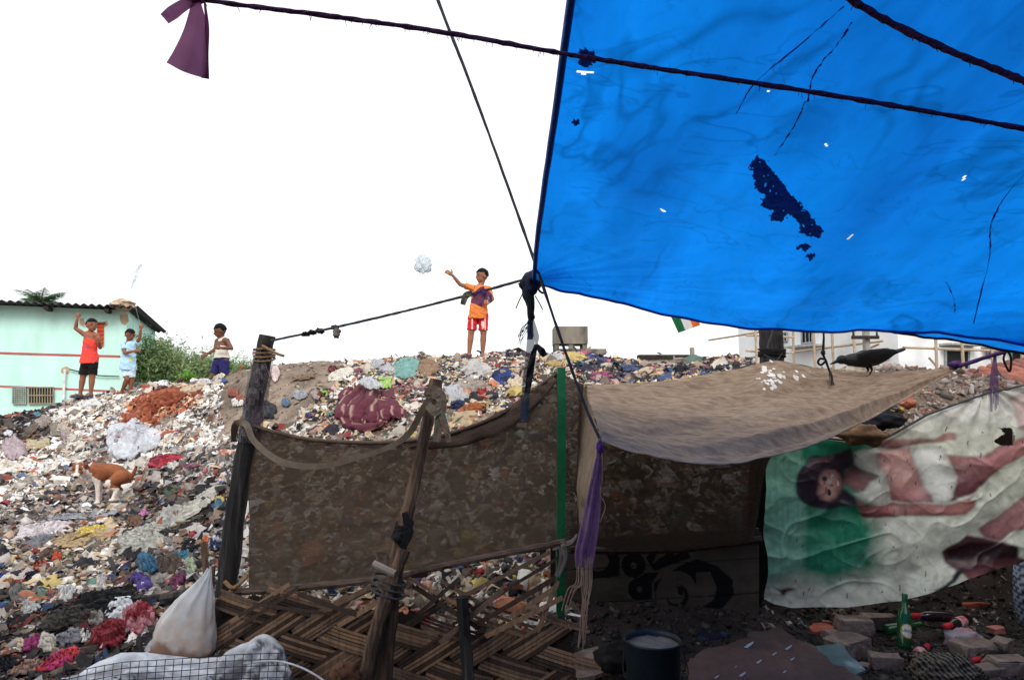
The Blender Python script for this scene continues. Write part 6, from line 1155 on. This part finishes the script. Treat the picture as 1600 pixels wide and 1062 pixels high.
MB().tube(np.array([P(1028, 438, 7.), P(1050, 400, 6.9), P(1100, 330, 6.7)]), .006, 5).build('halyard', MATS['rope_grey'], t); MB().tube(np.array([[*P(1100, 330, 6.7)[:2], 1.2], P(1100, 320, 6.7)]), .001, 4) 
# ================================================================== plastic kites in the air
g = []; a = np.linspace(0, 6.283, 40)
o = MB(); o.ell((0, 0, 0), (1, 1, 1), n=22, noise=.35, seed=5); V = o.v[0]; V = V*(1-.3*np.abs(fbm(V[:, 0]*4, V[:, 1]*4, V[:, 2]*4, 7)))[:, None]*np.array([.115, .07, .13]); k = MB(); k.add(V+P(661, 413, 9.2), o.f); t = thing('plastic_kite', P(661, 413, 9.2), 'pale plastic bag floating in the sky before the standing boy', 'plastic bag'); k.build('bag', mat('kite_film', lin((232, 242, 248)), .3, .15, 20, .5, 40, transl=.4, clear=.3, alpha_noise=20), t, smooth=True)
MB().tube(crom([P(664, 424, 9.2), P(680, 436, 9.3), P(699, 426, 9.42)], 14), .0012, 4).build('string', MATS['white_cord'], t)
t = thing('plastic_kite', P(213, 425, 10.), 'narrow wisp of clear plastic floating above the blue shirted boy', 'plastic bag'); b = MB(); band(b, [(221,412,10.),(217,420,10.02),(212,432,9.98),(208,442,10.),(203,456,10.)], [4, 7, 6, 3, 1], 24, seed=77, sag=.05); b.build('film', MATS['kite_film'], t, smooth=True); MB().tube(crom([P(203,456,10.),P(212,480,10.),P(219,508,9.95)], 12), .0012, 4).build('string', MATS['white_cord'], t)
# ================================================================== people
mat('skin', rough=.55, var=.12, scale=12, bump=.05, bscale=60, attr=True, spec=.35)
mat('garment', rough=.9, var=.12, scale=14, bump=.25, bscale=80, attr=True)
mat('hair', lin((13, 11, 12)), .7, .3, 30, .5, 120, spec=.15)
def caps(b, a, c, ra, rc, n=12):
    """tapered limb piece with rounded ends"""
    a, c = np.asarray(a, float), np.asarray(c, float); L_ = np.linalg.norm(c-a); d = (c-a)/(L_+1e-9); p = []; r = []
    for k in np.linspace(-1, 0, 5)[:-1]: p.append(a+d*ra*math.sin(k*math.pi/2)); r.append(max(.0008, ra*math.cos(k*math.pi/2)))
    for k in np.linspace(0, 1, 7): p.append(a+(c-a)*k); r.append(ra+(rc-ra)*k)
    for k in np.linspace(0, 1, 5)[1:]: p.append(c+d*rc*math.sin(k*math.pi/2)); r.append(max(.0008, rc*math.cos(k*math.pi/2)))
    b.tube(np.array(p), np.array(r), n)
def loft(b, cs, ws, ds, side, n=20, m=24):
    cs = crom(cs, m); k = np.linspace(0, 1, len(ws)); t = np.linspace(0, 1, m); ws = np.interp(t, k, ws); ds = np.interp(t, k, ds); side = np.asarray(side, float); side /= np.linalg.norm(side)
    th = np.linspace(0, 2*math.pi, n, endpoint=False); V = []; tg = np.gradient(cs, axis=0)
    for i in range(m):
        z = tg[i]/np.linalg.norm(tg[i]); x = side-z*(side @ z); x /= np.linalg.norm(x); y = np.cross(z, x); V.append(cs[i]+np.outer(np.cos(th)*ws[i], x)+np.outer(np.sin(th)*ds[i], y))
    f = [(i*n+j, i*n+(j+1) % n, (i+1)*n+(j+1) % n, (i+1)*n+j) for i in range(m-1) for j in range(n)]+[tuple(range(n-1, -1, -1)), tuple((m-1)*n+j for j in range(n))]
    b.add(np.concatenate(V), f)
def hand(b, w_, tip, nrm, s, curl=.3):
    w_, tip = np.asarray(w_, float), np.asarray(tip, float); d = tip-w_; d /= np.linalg.norm(d); nrm = np.asarray(nrm, float); nrm = nrm-d*(nrm @ d); nrm /= np.linalg.norm(nrm); x = np.cross(d, nrm); Rm = np.stack([x, d, nrm], 1)
    pc = w_+d*.032*s; b.ell(pc, np.array([.026, .034, .012])*s, Rm, 8)
    for k, (o_, l) in enumerate(((-.019, .038), (-.0065, .044), (.0065, .042), (.019, .034))):
        a = pc+x*o_*s+d*.026*s; m_ = a+(d*math.cos(curl)-nrm*math.sin(curl))*l*.55*s; e = m_+(d*math.cos(curl*2.2)-nrm*math.sin(curl*2.2))*l*.5*s; caps(b, a, m_, .0072*s, .0066*s, 6); caps(b, m_, e, .0066*s, .0055*s, 6)
    a = w_+d*.018*s+x*.022*s; m_ = a+(x*.8+d*.6)*.022*s; caps(b, a, m_, .009*s, .008*s, 6); caps(b, m_, m_+(x*.3+d*.9)*.02*s, .008*s, .0065*s, 6)
def person(label, d0, s, J, face, sidev, skin, shirt, shorts, toes=((0, -1, 0), (0, -1, 0)), sleeve=True, curl=(.3, .3), sandals=None, shirtcol=None, shortcol=None, group='children on the garbage hill', hem=0., vest=False, palm=((0, -1, .2), (0, -1, .2))):
    j = {k: P(v[0], v[1], d0+(v[2] if len(v) > 2 else 0.)) for k, v in J.items()}
    bx = (j['aR']+j['aL'])/2; t = thing('person', [bx[0], bx[1], min(j['aR'][2], j['aL'][2])-.04], label, 'person', group)
    side = np.asarray(sidev, float); side /= np.linalg.norm(side); fwd = np.cross([0, 0, 1.], side); fwd = fwd if fwd @ np.asarray(face) > -.2 else -fwd
    face = np.asarray(face, float); face /= np.linalg.norm(face); HR = basis(face, (0, 0, 1)); hc = j['head']; b = MB()
    b.ell(hc+HR @ np.array([0, -.004, .012])*s, np.array([.060, .070, .070])*s, HR, 14); b.ell(hc+HR @ np.array([0, .014, -.03])*s, np.array([.046, .048, .050])*s, HR, 12); b.ell(hc+HR @ np.array([0, .038, -.062])*s, np.array([.022, .018, .016])*s, HR, 8)
    b.ell(hc+HR @ np.array([0, .068, -.016])*s, np.array([.010, .013, .016])*s, HR, 8); b.ell(hc+HR @ np.array([0, .060, -.042])*s, np.array([.017, .010, .008])*s, HR, 8)
    for q in (-1, 1): b.ell(hc+HR @ np.array([q*.061, -.006, -.012])*s, np.array([.008, .015, .021])*s, HR, 8)
    caps(b, j['neck']-np.array([0, 0, .03*s]), hc+HR @ np.array([0, -.012, -.045])*s, .034*s, .029*s)
    ch = (j['sR']+j['sL'])/2; pl = j['pel']; loft(b, [pl+[0, 0, -.05*s], pl, pl*.62+ch*.38, pl*.25+ch*.75, ch+[0, 0, .0], j['neck']+[0, 0, -.01]], np.array([.05, .082, .071, .082, .078, .03])*s, np.array([.04, .058, .05, .058, .046, .028])*s, side)
    for q in 'RL':
        sh_, el, wr_, hd = j['s'+q], j['e'+q], j['w'+q], j['h'+q]; caps(b, ch*.35+sh_*.65, sh_, .04*s, .034*s); caps(b, sh_, el, .031*s, .023*s); m_ = el*.65+wr_*.35; caps(b, el, m_, .022*s, .0225*s); caps(b, m_, wr_, .0225*s, .0155*s)
        hand(b, wr_, hd, palm[0 if q == 'R' else 1], s, curl[0 if q == 'R' else 1])
        hp, kn, an = j['p'+q], j['k'+q], j['a'+q]; caps(b, hp, kn, .056*s, .036*s); m_ = kn*.68+an*.32; caps(b, kn, m_, .034*s, .036*s); caps(b, m_, an, .035*s, .021*s)
        td = np.asarray(toes[0 if q == 'R' else 1], float); td /= np.linalg.norm(td); FR = basis(td); caps(b, an, an+[0, 0, -.02*s], .023*s, .024*s); b.ell(an+td*.045*s+[0, 0, -.026*s], np.array([.029, .075, .018])*s, FR, 10); b.ell(an-td*.012*s+[0, 0, -.024*s], np.array([.024, .028, .022])*s, FR, 8)
        for k in range(5): caps(b, an+FR @ np.array([(-.022+.011*k), .1-.004*abs(k-1.5), -.03])*s, an+FR @ np.array([(-.024+.012*k), .122-.005*abs(k-1.5), -.034])*s, .0075*s, .0065*s, 6)
    SKc = lin(skin)
    def cf(V):
        c = np.broadcast_to(SKc, V.shape)*(1+.08*fbm(V[:, 0]*9, V[:, 1]*9, V[:, 2]*9, 3))[:, None]
        L_ = (V-hc) @ HR/s
        for q in (-1, 1):
            e = ((L_[:, 0]-q*.023)/.0105)**2+((L_[:, 2]-.002)/.006)**2; c[(e < 1) & (L_[:, 1] > .03)] = SKc*.55; e = ((L_[:, 0]-q*.023)/.006)**2+((L_[:, 2]-.002)/.0065)**2; c[(e < 1) & (L_[:, 1] > .03)] = lin((20, 14, 14))
            e = ((L_[:, 0]-q*.024)/.017)**2+((L_[:, 2]-.020)/.0042)**2; c[(e < 1) & (L_[:, 1] > .03)] = lin((30, 22, 22))
        e = (L_[:, 0]/.018)**2+((L_[:, 2]+.042)/.006)**2; c[(e < 1) & (L_[:, 1] > .05)] = SKc*np.array([1.0, .6, .62]); e = (L_[:, 0]/.015)**2+((L_[:, 2]+.042)/.0015)**2; c[(e < 1) & (L_[:, 1] > .05)] = SKc*.25
        return c
    organic('body', b, .0052, MATS['skin'], t, cf, 2)
    # hair: a cap that ends at the hairline
    hb = MB(); hb.ell((0, 0, 0), (1, 1, 1), n=22, noise=.05, seed=int(d0*10)); V = hb.v[0]; low = (V[:, 2] < .30+.10*vnoise(V[:, 0]*5, V[:, 1]*5, 0, 2)) & (V[:, 1] > .05); low |= (V[:, 2] < -.25) ; r_ = np.where(low, .82, 1.0)*(1+.03*vnoise(V[:, 0]*14, V[:, 1]*14, V[:, 2]*14, 4))
    V = V*r_[:, None]*np.array([.0665, .0775, .0775])*s; q = MB(); q.add(hc+(V+np.array([0, -.006, .014])*s) @ HR.T, hb.f); q.build('hair', MATS['hair'], t, smooth=True)
    # clothes
    b = MB(); up = ch-pl; up /= np.linalg.norm(up); hm = pl-up*(.02+hem)*s
    if vest: loft(b, [hm, pl+up*.03*s, pl*.62+ch*.38, pl*.25+ch*.75-up*.02*s, ch-up*.055*s, ch-up*.01*s, ch+up*.028*s], np.array([.110, .106, .088, .092, .078, .058, .042])*s, np.array([.094, .088, .064, .069, .060, .05, .036])*s, side, 28)
    else: loft(b, [hm, pl+up*.03*s, pl*.62+ch*.38, pl*.25+ch*.75, ch, ch*.4+j['neck']*.6], np.array([.112, .106, .094, .096, .088, .045])*s, np.array([.098, .090, .070, .070, .058, .042])*s, side, 28)
    if sleeve:
        for q in 'RL': e_ = j['s'+q]*.42+j['e'+q]*.58; caps(b, ch*.3+j['s'+q]*.7, j['s'+q], .045*s, .045*s); b.tube(np.array([j['s'+q], (j['s'+q]+e_)/2, e_]), np.array([.043, .043, .044])*s, 14)
    if vest:
        for q in 'RL': caps(b, ch*.45+j['s'+q]*.55-up*.06*s, ch*.5+j['s'+q]*.5+up*.03*s, .026*s, .024*s)
    sc_ = lambda V: (shirtcol(V, pl, ch, side, s) if shirtcol else np.broadcast_to(lin(shirt), V.shape))
    wr2 = lambda V: .006*fbm(V[:, 0]*16, V[:, 1]*16, V[:, 2]*11, 6)+.009*(1-np.abs(fbm(V[:, 0]*7+V[:, 2]*12, V[:, 1]*9-V[:, 2]*5, 0, 8, 2)))**3-.006
    organic('shirt', b, .0065, MATS['garment'], t, sc_, 1, wr2)
    b = MB(); loft(b, [pl-up*.09*s, pl-up*.03*s, pl+up*.035*s], np.array([.075, .098, .088])*s, np.array([.06, .074, .068])*s, side, 24, 10)
    for q in 'RL': e_ = j['p'+q]*.18+j['k'+q]*.82; dd = e_-j['p'+q]; b.tube(np.array([j['p'+q]-dd*.15, j['p'+q], j['p'+q]+dd*.5, e_]), np.array([.054, .062, .058, .056])*s, 18)
    so_ = lambda V: (shortcol(V, pl, ch, side, s) if shortcol else np.broadcast_to(lin(shorts), V.shape))
    organic('shorts', b, .0065, MATS['garment'], t, so_, 1, wr2)
    if sandals:
        for q, td in zip('RL', toes):
            td = np.asarray(td, float)/np.linalg.norm(td); FR = basis(td); an = j['a'+q]; b = MB(); b.ell(an+td*.042*s+[0, 0, -.048*s], np.array([.036, .09, .012])*s, FR, 10); b.ell(an+td*.05*s+[0, 0, -.022*s], np.array([.034, .022, .022])*s, FR, 8); organic('sandal', b, .005, mat('sandal', lin(sandals), .7), t)
    return t
def c_orange(V, pl, ch, side, s):
    c = np.broadcast_to(lin((226, 128, 66)), V.shape).copy(); return c
def c_redshorts(V, pl, ch, side, s):
    c = np.broadcast_to(lin((206, 44, 52)), V.shape).copy(); x = (V-pl) @ side/s; z = (V[:, 2]-pl[2])/s; k = (np.abs(np.abs(x)-.072) < .006) & (z < -.02); c[k] = lin((236, 206, 200)); k = (np.abs(x-.045) < .014) & (np.abs(z+.155) < .04) & (V[:, 1] < pl[1]); c[k] = lin((230, 200, 190)); return c
def c_tank(V, pl, ch, side, s):
    c = np.broadcast_to(lin((232, 74, 62)), V.shape).copy(); x = (V-pl) @ side/s; z = (V[:, 2]-pl[2])/s; k = (np.abs(x+.02) < .035) & (np.abs(z-.155-.3*(x+.02)) < .014) & (np.sin(x*260) > -.2) & (V[:, 1] < pl[1]); c[k] = lin((112, 84, 150)); return c
def c_blue(V, pl, ch, side, s):
    c = np.broadcast_to(lin((176, 212, 234)), V.shape).copy(); x = (V-pl) @ side/s; z = (V[:, 2]-pl[2])/s; k = (np.abs(x-.03) < .022) & (np.abs(z-.075) < .02) & (V[:, 1] < pl[1]); c[k] = lin((228, 206, 90)); k = (np.abs(x-.02) < .03) & (np.abs(z-.15) < .03) & (fbm(V[:, 0]*60, V[:, 2]*60, 0, 3) > .1) & (V[:, 1] < pl[1]); c[k] = lin((206, 176, 190)); return c
# boy on the crest
person('child in orange shirt and red shorts standing on the crest throwing a plastic kite', 9.55, 1.25, dict(head=(753,431),neck=(750.5,443),sR=(737,450,-.02),sL=(762.5,452,.0),eR=(719,444.5,-.08),wR=(707,430,-.14),hR=(699,424.5,-.16),eL=(769.5,467,.02),wL=(761,474.5,-.12),hL=(752,471,-.15),pel=(747.5,487),pR=(740.5,491),pL=(754.5,492),kR=(736,521),kL=(755.5,522),aR=(733,551.5),aL=(754,552)),
 (-.86, -.5, -.05), (1, .12, 0), (150, 98, 74), (226,128,66), (206,44,52), ((-.75, -.66, 0), (.1, -1, 0)), True, (.5, .7), (74, 78, 96), c_orange, c_redshorts, hem=.06)
person('child in red sleeveless shirt and black shorts with one arm raised', 9.9, 1.15, dict(head=(143.5,508),neck=(141,519.5),sR=(131.5,522,0),sL=(151.5,524.5,0),eR=(118,513,-.05),wR=(120.8,497.5,-.08),hR=(121.5,489.5,-.08),eL=(156.5,543,.0),wL=(155,534,-.12),hL=(153,526,-.14),pel=(139.5,563),pR=(134,567),pL=(146,567),kR=(129.5,589),kL=(144,589),aR=(125.5,614.5),aL=(142,613.5)),
 (.8, -.6, .0), (1, .1, 0), (140, 88, 66), (232,74,62), (20,20,22), ((-.5, -.8, 0), (.1, -1, 0)), False, (1.2, 1.0), (90, 84, 90), c_tank, None, vest=True, hem=.02)
person('child in pale blue shirt and shorts with one arm raised by the house', 9.75, 1.0, dict(head=(203.2,523),neck=(200.5,534),sR=(193,539,-.05),sL=(210.5,537,.03),eR=(194.8,551.5,-.1),wR=(209,548.5,-.16),hR=(218,546.5,-.18),eL=(217.8,530,.0),wL=(220,514.5,-.03),hL=(220,507.5,-.03),pel=(200.5,570),pR=(196.5,574),pL=(205,574),kR=(198.5,592.5,-.06),kL=(206,593,0),aR=(190.5,611),aL=(203.5,609.5)),
 (.72, -.6, -.25), (.9, .4, 0), (132, 82, 60), (176,212,234), (196,216,230), ((-.4, -.9, 0), (.3, -.9, 0)), True, (.3, 1.1), None, c_blue, None, hem=.05)
person('child in white vest and navy shorts looking left from behind the crest', 9.85, 1.2, dict(head=(343.8,517),neck=(346,528.5),sR=(339.5,533,.07),sL=(354.5,532,-.05),eR=(336,546,.02),wR=(325,552,-.04),hR=(318,556,-.06),eL=(361.8,544,-.08),wL=(345,543.5,-.2),hL=(337,542.5,-.2),pel=(346.5,561),pR=(341.5,565,.03),pL=(350.5,565,-.03),kR=(333.5,587,0),kL=(350,590,-.04),aR=(336,611,.02),aL=(347,613,0)),
 (-.82, -.5, -.3), (.85, -.5, 0), (108, 70, 54), (222,214,200), (40,38,92), ((-.8, -.5, 0), (-.8, -.5, 0)), False, (.4, .6), None, None, None, vest=True, hem=-.03)
person('child mostly hidden behind the crest, only raised forearm and dark hair showing', 10.3, 1.1, dict(head=(389,584),neck=(389,596),sR=(380,601),sL=(399,602),eR=(373,592,-.05),wR=(375.5,577,-.06),hR=(376.5,570,-.06),eL=(402,616),wL=(398,630,-.1),hL=(396,636,-.1),pel=(389,638),pR=(384,642),pL=(394,642),kR=(382,664),kL=(394,664),aR=(381,690),aL=(394,690)),
 (-.7, -.7, 0), (1, 0, 0), (150, 96, 76), (120,110,100), (60,60,70), ((0, -1, 0), (0, -1, 0)), True, (.9, .5))
# ================================================================== dog
def dogp(a, b_, dy=0.): return P(90+a/10.62, 700+b_/10.62, 7.3+dy)
def dog():
    s = 7.3/F/10.62; r_ = lambda px: px*s
    t = thing('dog', dogp(780, 880), 'brown and white dog crouching on the garbage slope facing the camera', 'dog'); b = MB()
    loft(b, [dogp(560,455,-.03), dogp(640,410,0), dogp(760,395,.03), dogp(880,375,.05), dogp(1000,420,.06), dogp(1085,500,.06)], np.array([r_(70), r_(135), r_(150), r_(140), r_(140), r_(80)])*.8, np.array([r_(90), r_(165), r_(150), r_(118), r_(140), r_(90)]), (0.25, 1, 0), 20, 30)
    caps(b, dogp(620,420,0), dogp(480,380,-.1), r_(120), r_(85)); b.ell(dogp(360,340,-.17), (r_(105), r_(100), r_(100)), None, 12); caps(b, dogp(335,380,-.2), dogp(312,455,-.26), r_(68), r_(46)); b.ell(dogp(300,478,-.28), (r_(32), r_(30), r_(26)), None, 8)
    for (e0, e1, e2) in (((262,275,-.15), (225,262,-.16), (190,315,-.16)), ((440,285,-.13), (475,275,-.12), (520,330,-.11))): caps(b, dogp(*e0), dogp(*e1), r_(30), r_(28), 8); caps(b, dogp(*e1), dogp(*e2), r_(28), r_(9), 8)
    for (dx, dy) in ((0, -.03), (30, .10)):        # front legs
        caps(b, dogp(640+dx,480,dy), dogp(670+dx,600,dy), r_(80), r_(48)); caps(b, dogp(670+dx,600,dy), dogp(672+dx,760,dy), r_(46), r_(36)); caps(b, dogp(672+dx,760,dy), dogp(668+dx,880,dy), r_(36), r_(34)); b.ell(dogp(655+dx,905,dy-.02), (r_(44), r_(60), r_(24)), None, 8)
    for (dx, dy) in ((0, -.05), (60, .13)):        # hind legs, knee forward, hock back
        caps(b, dogp(1040+dx,480,dy+.03), dogp(850+dx,580,dy-.03), r_(120), r_(62)); caps(b, dogp(850+dx,590,dy-.03), dogp(985+dx,690,dy), r_(60), r_(40)); caps(b, dogp(985+dx,690,dy), dogp(915+dx,840,dy-.02), r_(40), r_(30)); b.ell(dogp(905+dx,858,dy-.05), (r_(48), r_(64), r_(24)), None, 8)
    q = crom([dogp(1085,540,.06), dogp(1160,540,.07), dogp(1240,450,.07), dogp(1290,350,.06), dogp(1312,290,.06)], 18); b.tube(q, np.linspace(r_(48), r_(20), 18), 10)
    def cf(V):
        px, py = PX(V); a = (px-90)*10.62; c_ = (py-700)*10.62; n = 22*fbm(V[:, 0]*22, V[:, 1]*22, V[:, 2]*22, 5); c = np.broadcast_to(lin((146, 88, 58)), V.shape)*(1+.2*fbm(V[:, 0]*9, V[:, 1]*9, V[:, 2]*9, 5))[:, None]; wh = lin((226, 214, 204))
        y = V[:, 1]-7.3
        k = (a < 740) & (c_ > 440+n+np.clip((a-560), 0, 400)*.75) & (a > 380); k |= (c_ > 560+n) & (a < 790); k |= (a < 640) & (a > 420+n) & (c_ > 330+n+(a-430)*.5) & (c_ < 700) & (a < 560+n)
        k |= (a > 800) & (a < 1030+n) & (c_ > 660) ; k |= (a > 790) & (a < 880+n) & (c_ > 520); k |= (c_ > 700)
        k |= (np.abs(a-322+.08*(c_-330)) < 22) & (c_ < 470) & (c_ > 270) & (a < 420); k |= (((a-312)/62)**2+((c_-450)/52)**2 < 1)
        c[k] = wh*(1+.06*n[k, None]/22)
        k = (((a-300)/40)**2+((c_-487)/30)**2 < 1) & (y < -.2); c[k] = lin((22, 18, 20))
        for ex, ey in ((268,352), (368,350)): c[(((a-ex)/22)**2+((c_-ey)/14)**2 < 1) & (y < -.1)] = lin((20, 14, 14))
        c[(a < 240) & (c_ < 340)] = lin((60, 34, 28)); c[(a > 440) & (a < 535) & (c_ > 265) & (c_ < 350) & (y < -.08)] = lin((96, 50, 34)); c[(a > 1290) & (c_ < 330)] = lin((60, 30, 20)); return c
    organic('body', b, .0065, mat('fur', rough=.85, var=.15, scale=40, bump=.5, bscale=160, attr=True), t, cf, 2)
dog()
# ================================================================== crow on the awning and small birds
def crow(label, c, L_, yaw, pitch, name='crow', cat='crow', legs=True, group=None, voxel=None):
    s = L_/.46; Rm = rotz(yaw) @ np.array([[math.cos(pitch), 0, -math.sin(pitch)], [0, 1, 0], [math.sin(pitch), 0, math.cos(pitch)]]); q = lambda x, y, z: np.asarray(c)+Rm @ (np.array([x, y, z])*s)
    t = thing(name, np.asarray(c)+[0, 0, -.1*s], label, cat, group); b = MB()
    loft(b, [q(-.16,0,.012), q(-.11,0,.008), q(-.02,0,.0), q(.06,0,-.0), q(.12,0,.0)], np.array([.014, .036, .053, .052, .03])*s, np.array([.016, .038, .052, .048, .026])*s, Rm @ np.array([0, 1., 0]), 16, 24)
    b.ell(q(-.155,0,.016), np.array([.036, .03, .029])*s, Rm, 10); caps(b, q(-.18,0,.012), q(-.235,0,-.004), .014*s, .004*s, 8)
    loft(b, [q(.08,0,.005), q(.16,0,.018), q(.24,0,.034)], np.array([.036, .032, .036])*s, np.array([.024, .016, .011])*s, Rm @ np.array([0, 1., 0]), 12, 12)
    for w2 in (-1, 1): loft(b, [q(-.08,w2*.04,.012), q(.0,w2*.052,.012), q(.1,w2*.044,.016), q(.19,w2*.018,.026)], np.array([.008, .014, .012, .006])*s, np.array([.03, .05, .042, .012])*s, Rm @ np.array([0, 1., .2]), 12, 16)
    if legs:
        for w2 in (-.022, .022): caps(b, q(.0,w2,-.03), q(.012,w2,-.07), .016*s, .007*s, 8); a = np.asarray(c)+rotz(yaw) @ (np.array([.0, w2, -.105])*s); caps(b, q(.012,w2,-.07), a, .0055*s, .005*s, 6); [caps(b, a, a+rotz(yaw) @ (np.array([-.03, k*.014, -.004])*s), .004*s, .003*s, 6) for k in (-1, 0, 1)]
    def cf(V):
        c_ = np.broadcast_to(lin((9, 9, 11)), V.shape).copy(); x = (V-np.asarray(c)) @ Rm[:, 0]/s; c_[(x > -.14) & (x < -.07)] = lin((26, 26, 27)); return c_
    organic('body', b, voxel or .0042*s, mat('feathers', rough=.6, var=.25, scale=40, bump=.4, bscale=90, attr=True, spec=.4), t, cf, 1)
crow('large black crow bending forward on the back edge of the jute awning', P(1354, 561, 4.33), .46, 0., R(7))
for (px, py, d, lb, yw, pt, L_) in [(93,476,12.2,'small dark bird perched on the mint house roof',2.6,-.7,.16),(217,497,13.2,'small dark bird on the roof corner of the mint house',3.1,0,.15),(231,508,13.4,'small dark bird flying off the mint house roof corner',.4,-.9,.16),(1526,583,7.4,'small dark bird perched on the tile roof',3.6,-.8,.14),(1030,552,15.9,'small dark bird sitting on the parapet wall',0,-.3,.16),(1071,556,13.9,'small dark bird perched on the wooden crossbar',.3,.2,.16)]:
    crow(lb, P(px, py, d), L_, yw, pt, 'small_bird', 'bird', False, 'small dark birds', .004)
# ================================================================== unseen blocks added to shade the foreground: building behind, wall at right
lw = mat('shade_block', lin((120, 108, 98)), .95, .25, 1.5, .3, 12)
b = MB(); b.box([4.7, -4.2, 4.0], 17, 2.4, 8.2); tag(b.build('shade_building', lw, origin=(4.7, -4.2, 0)), kind='structure')
b = MB(); b.box([4.75, 1.4, 1.5], .3, 8.6, 3.2); tag(b.build('shade_side_wall', lw, origin=(4.75, 1.4, 0)), kind='structure')  # added out of view to cut the light from the right
bpy.context.view_layer.update()
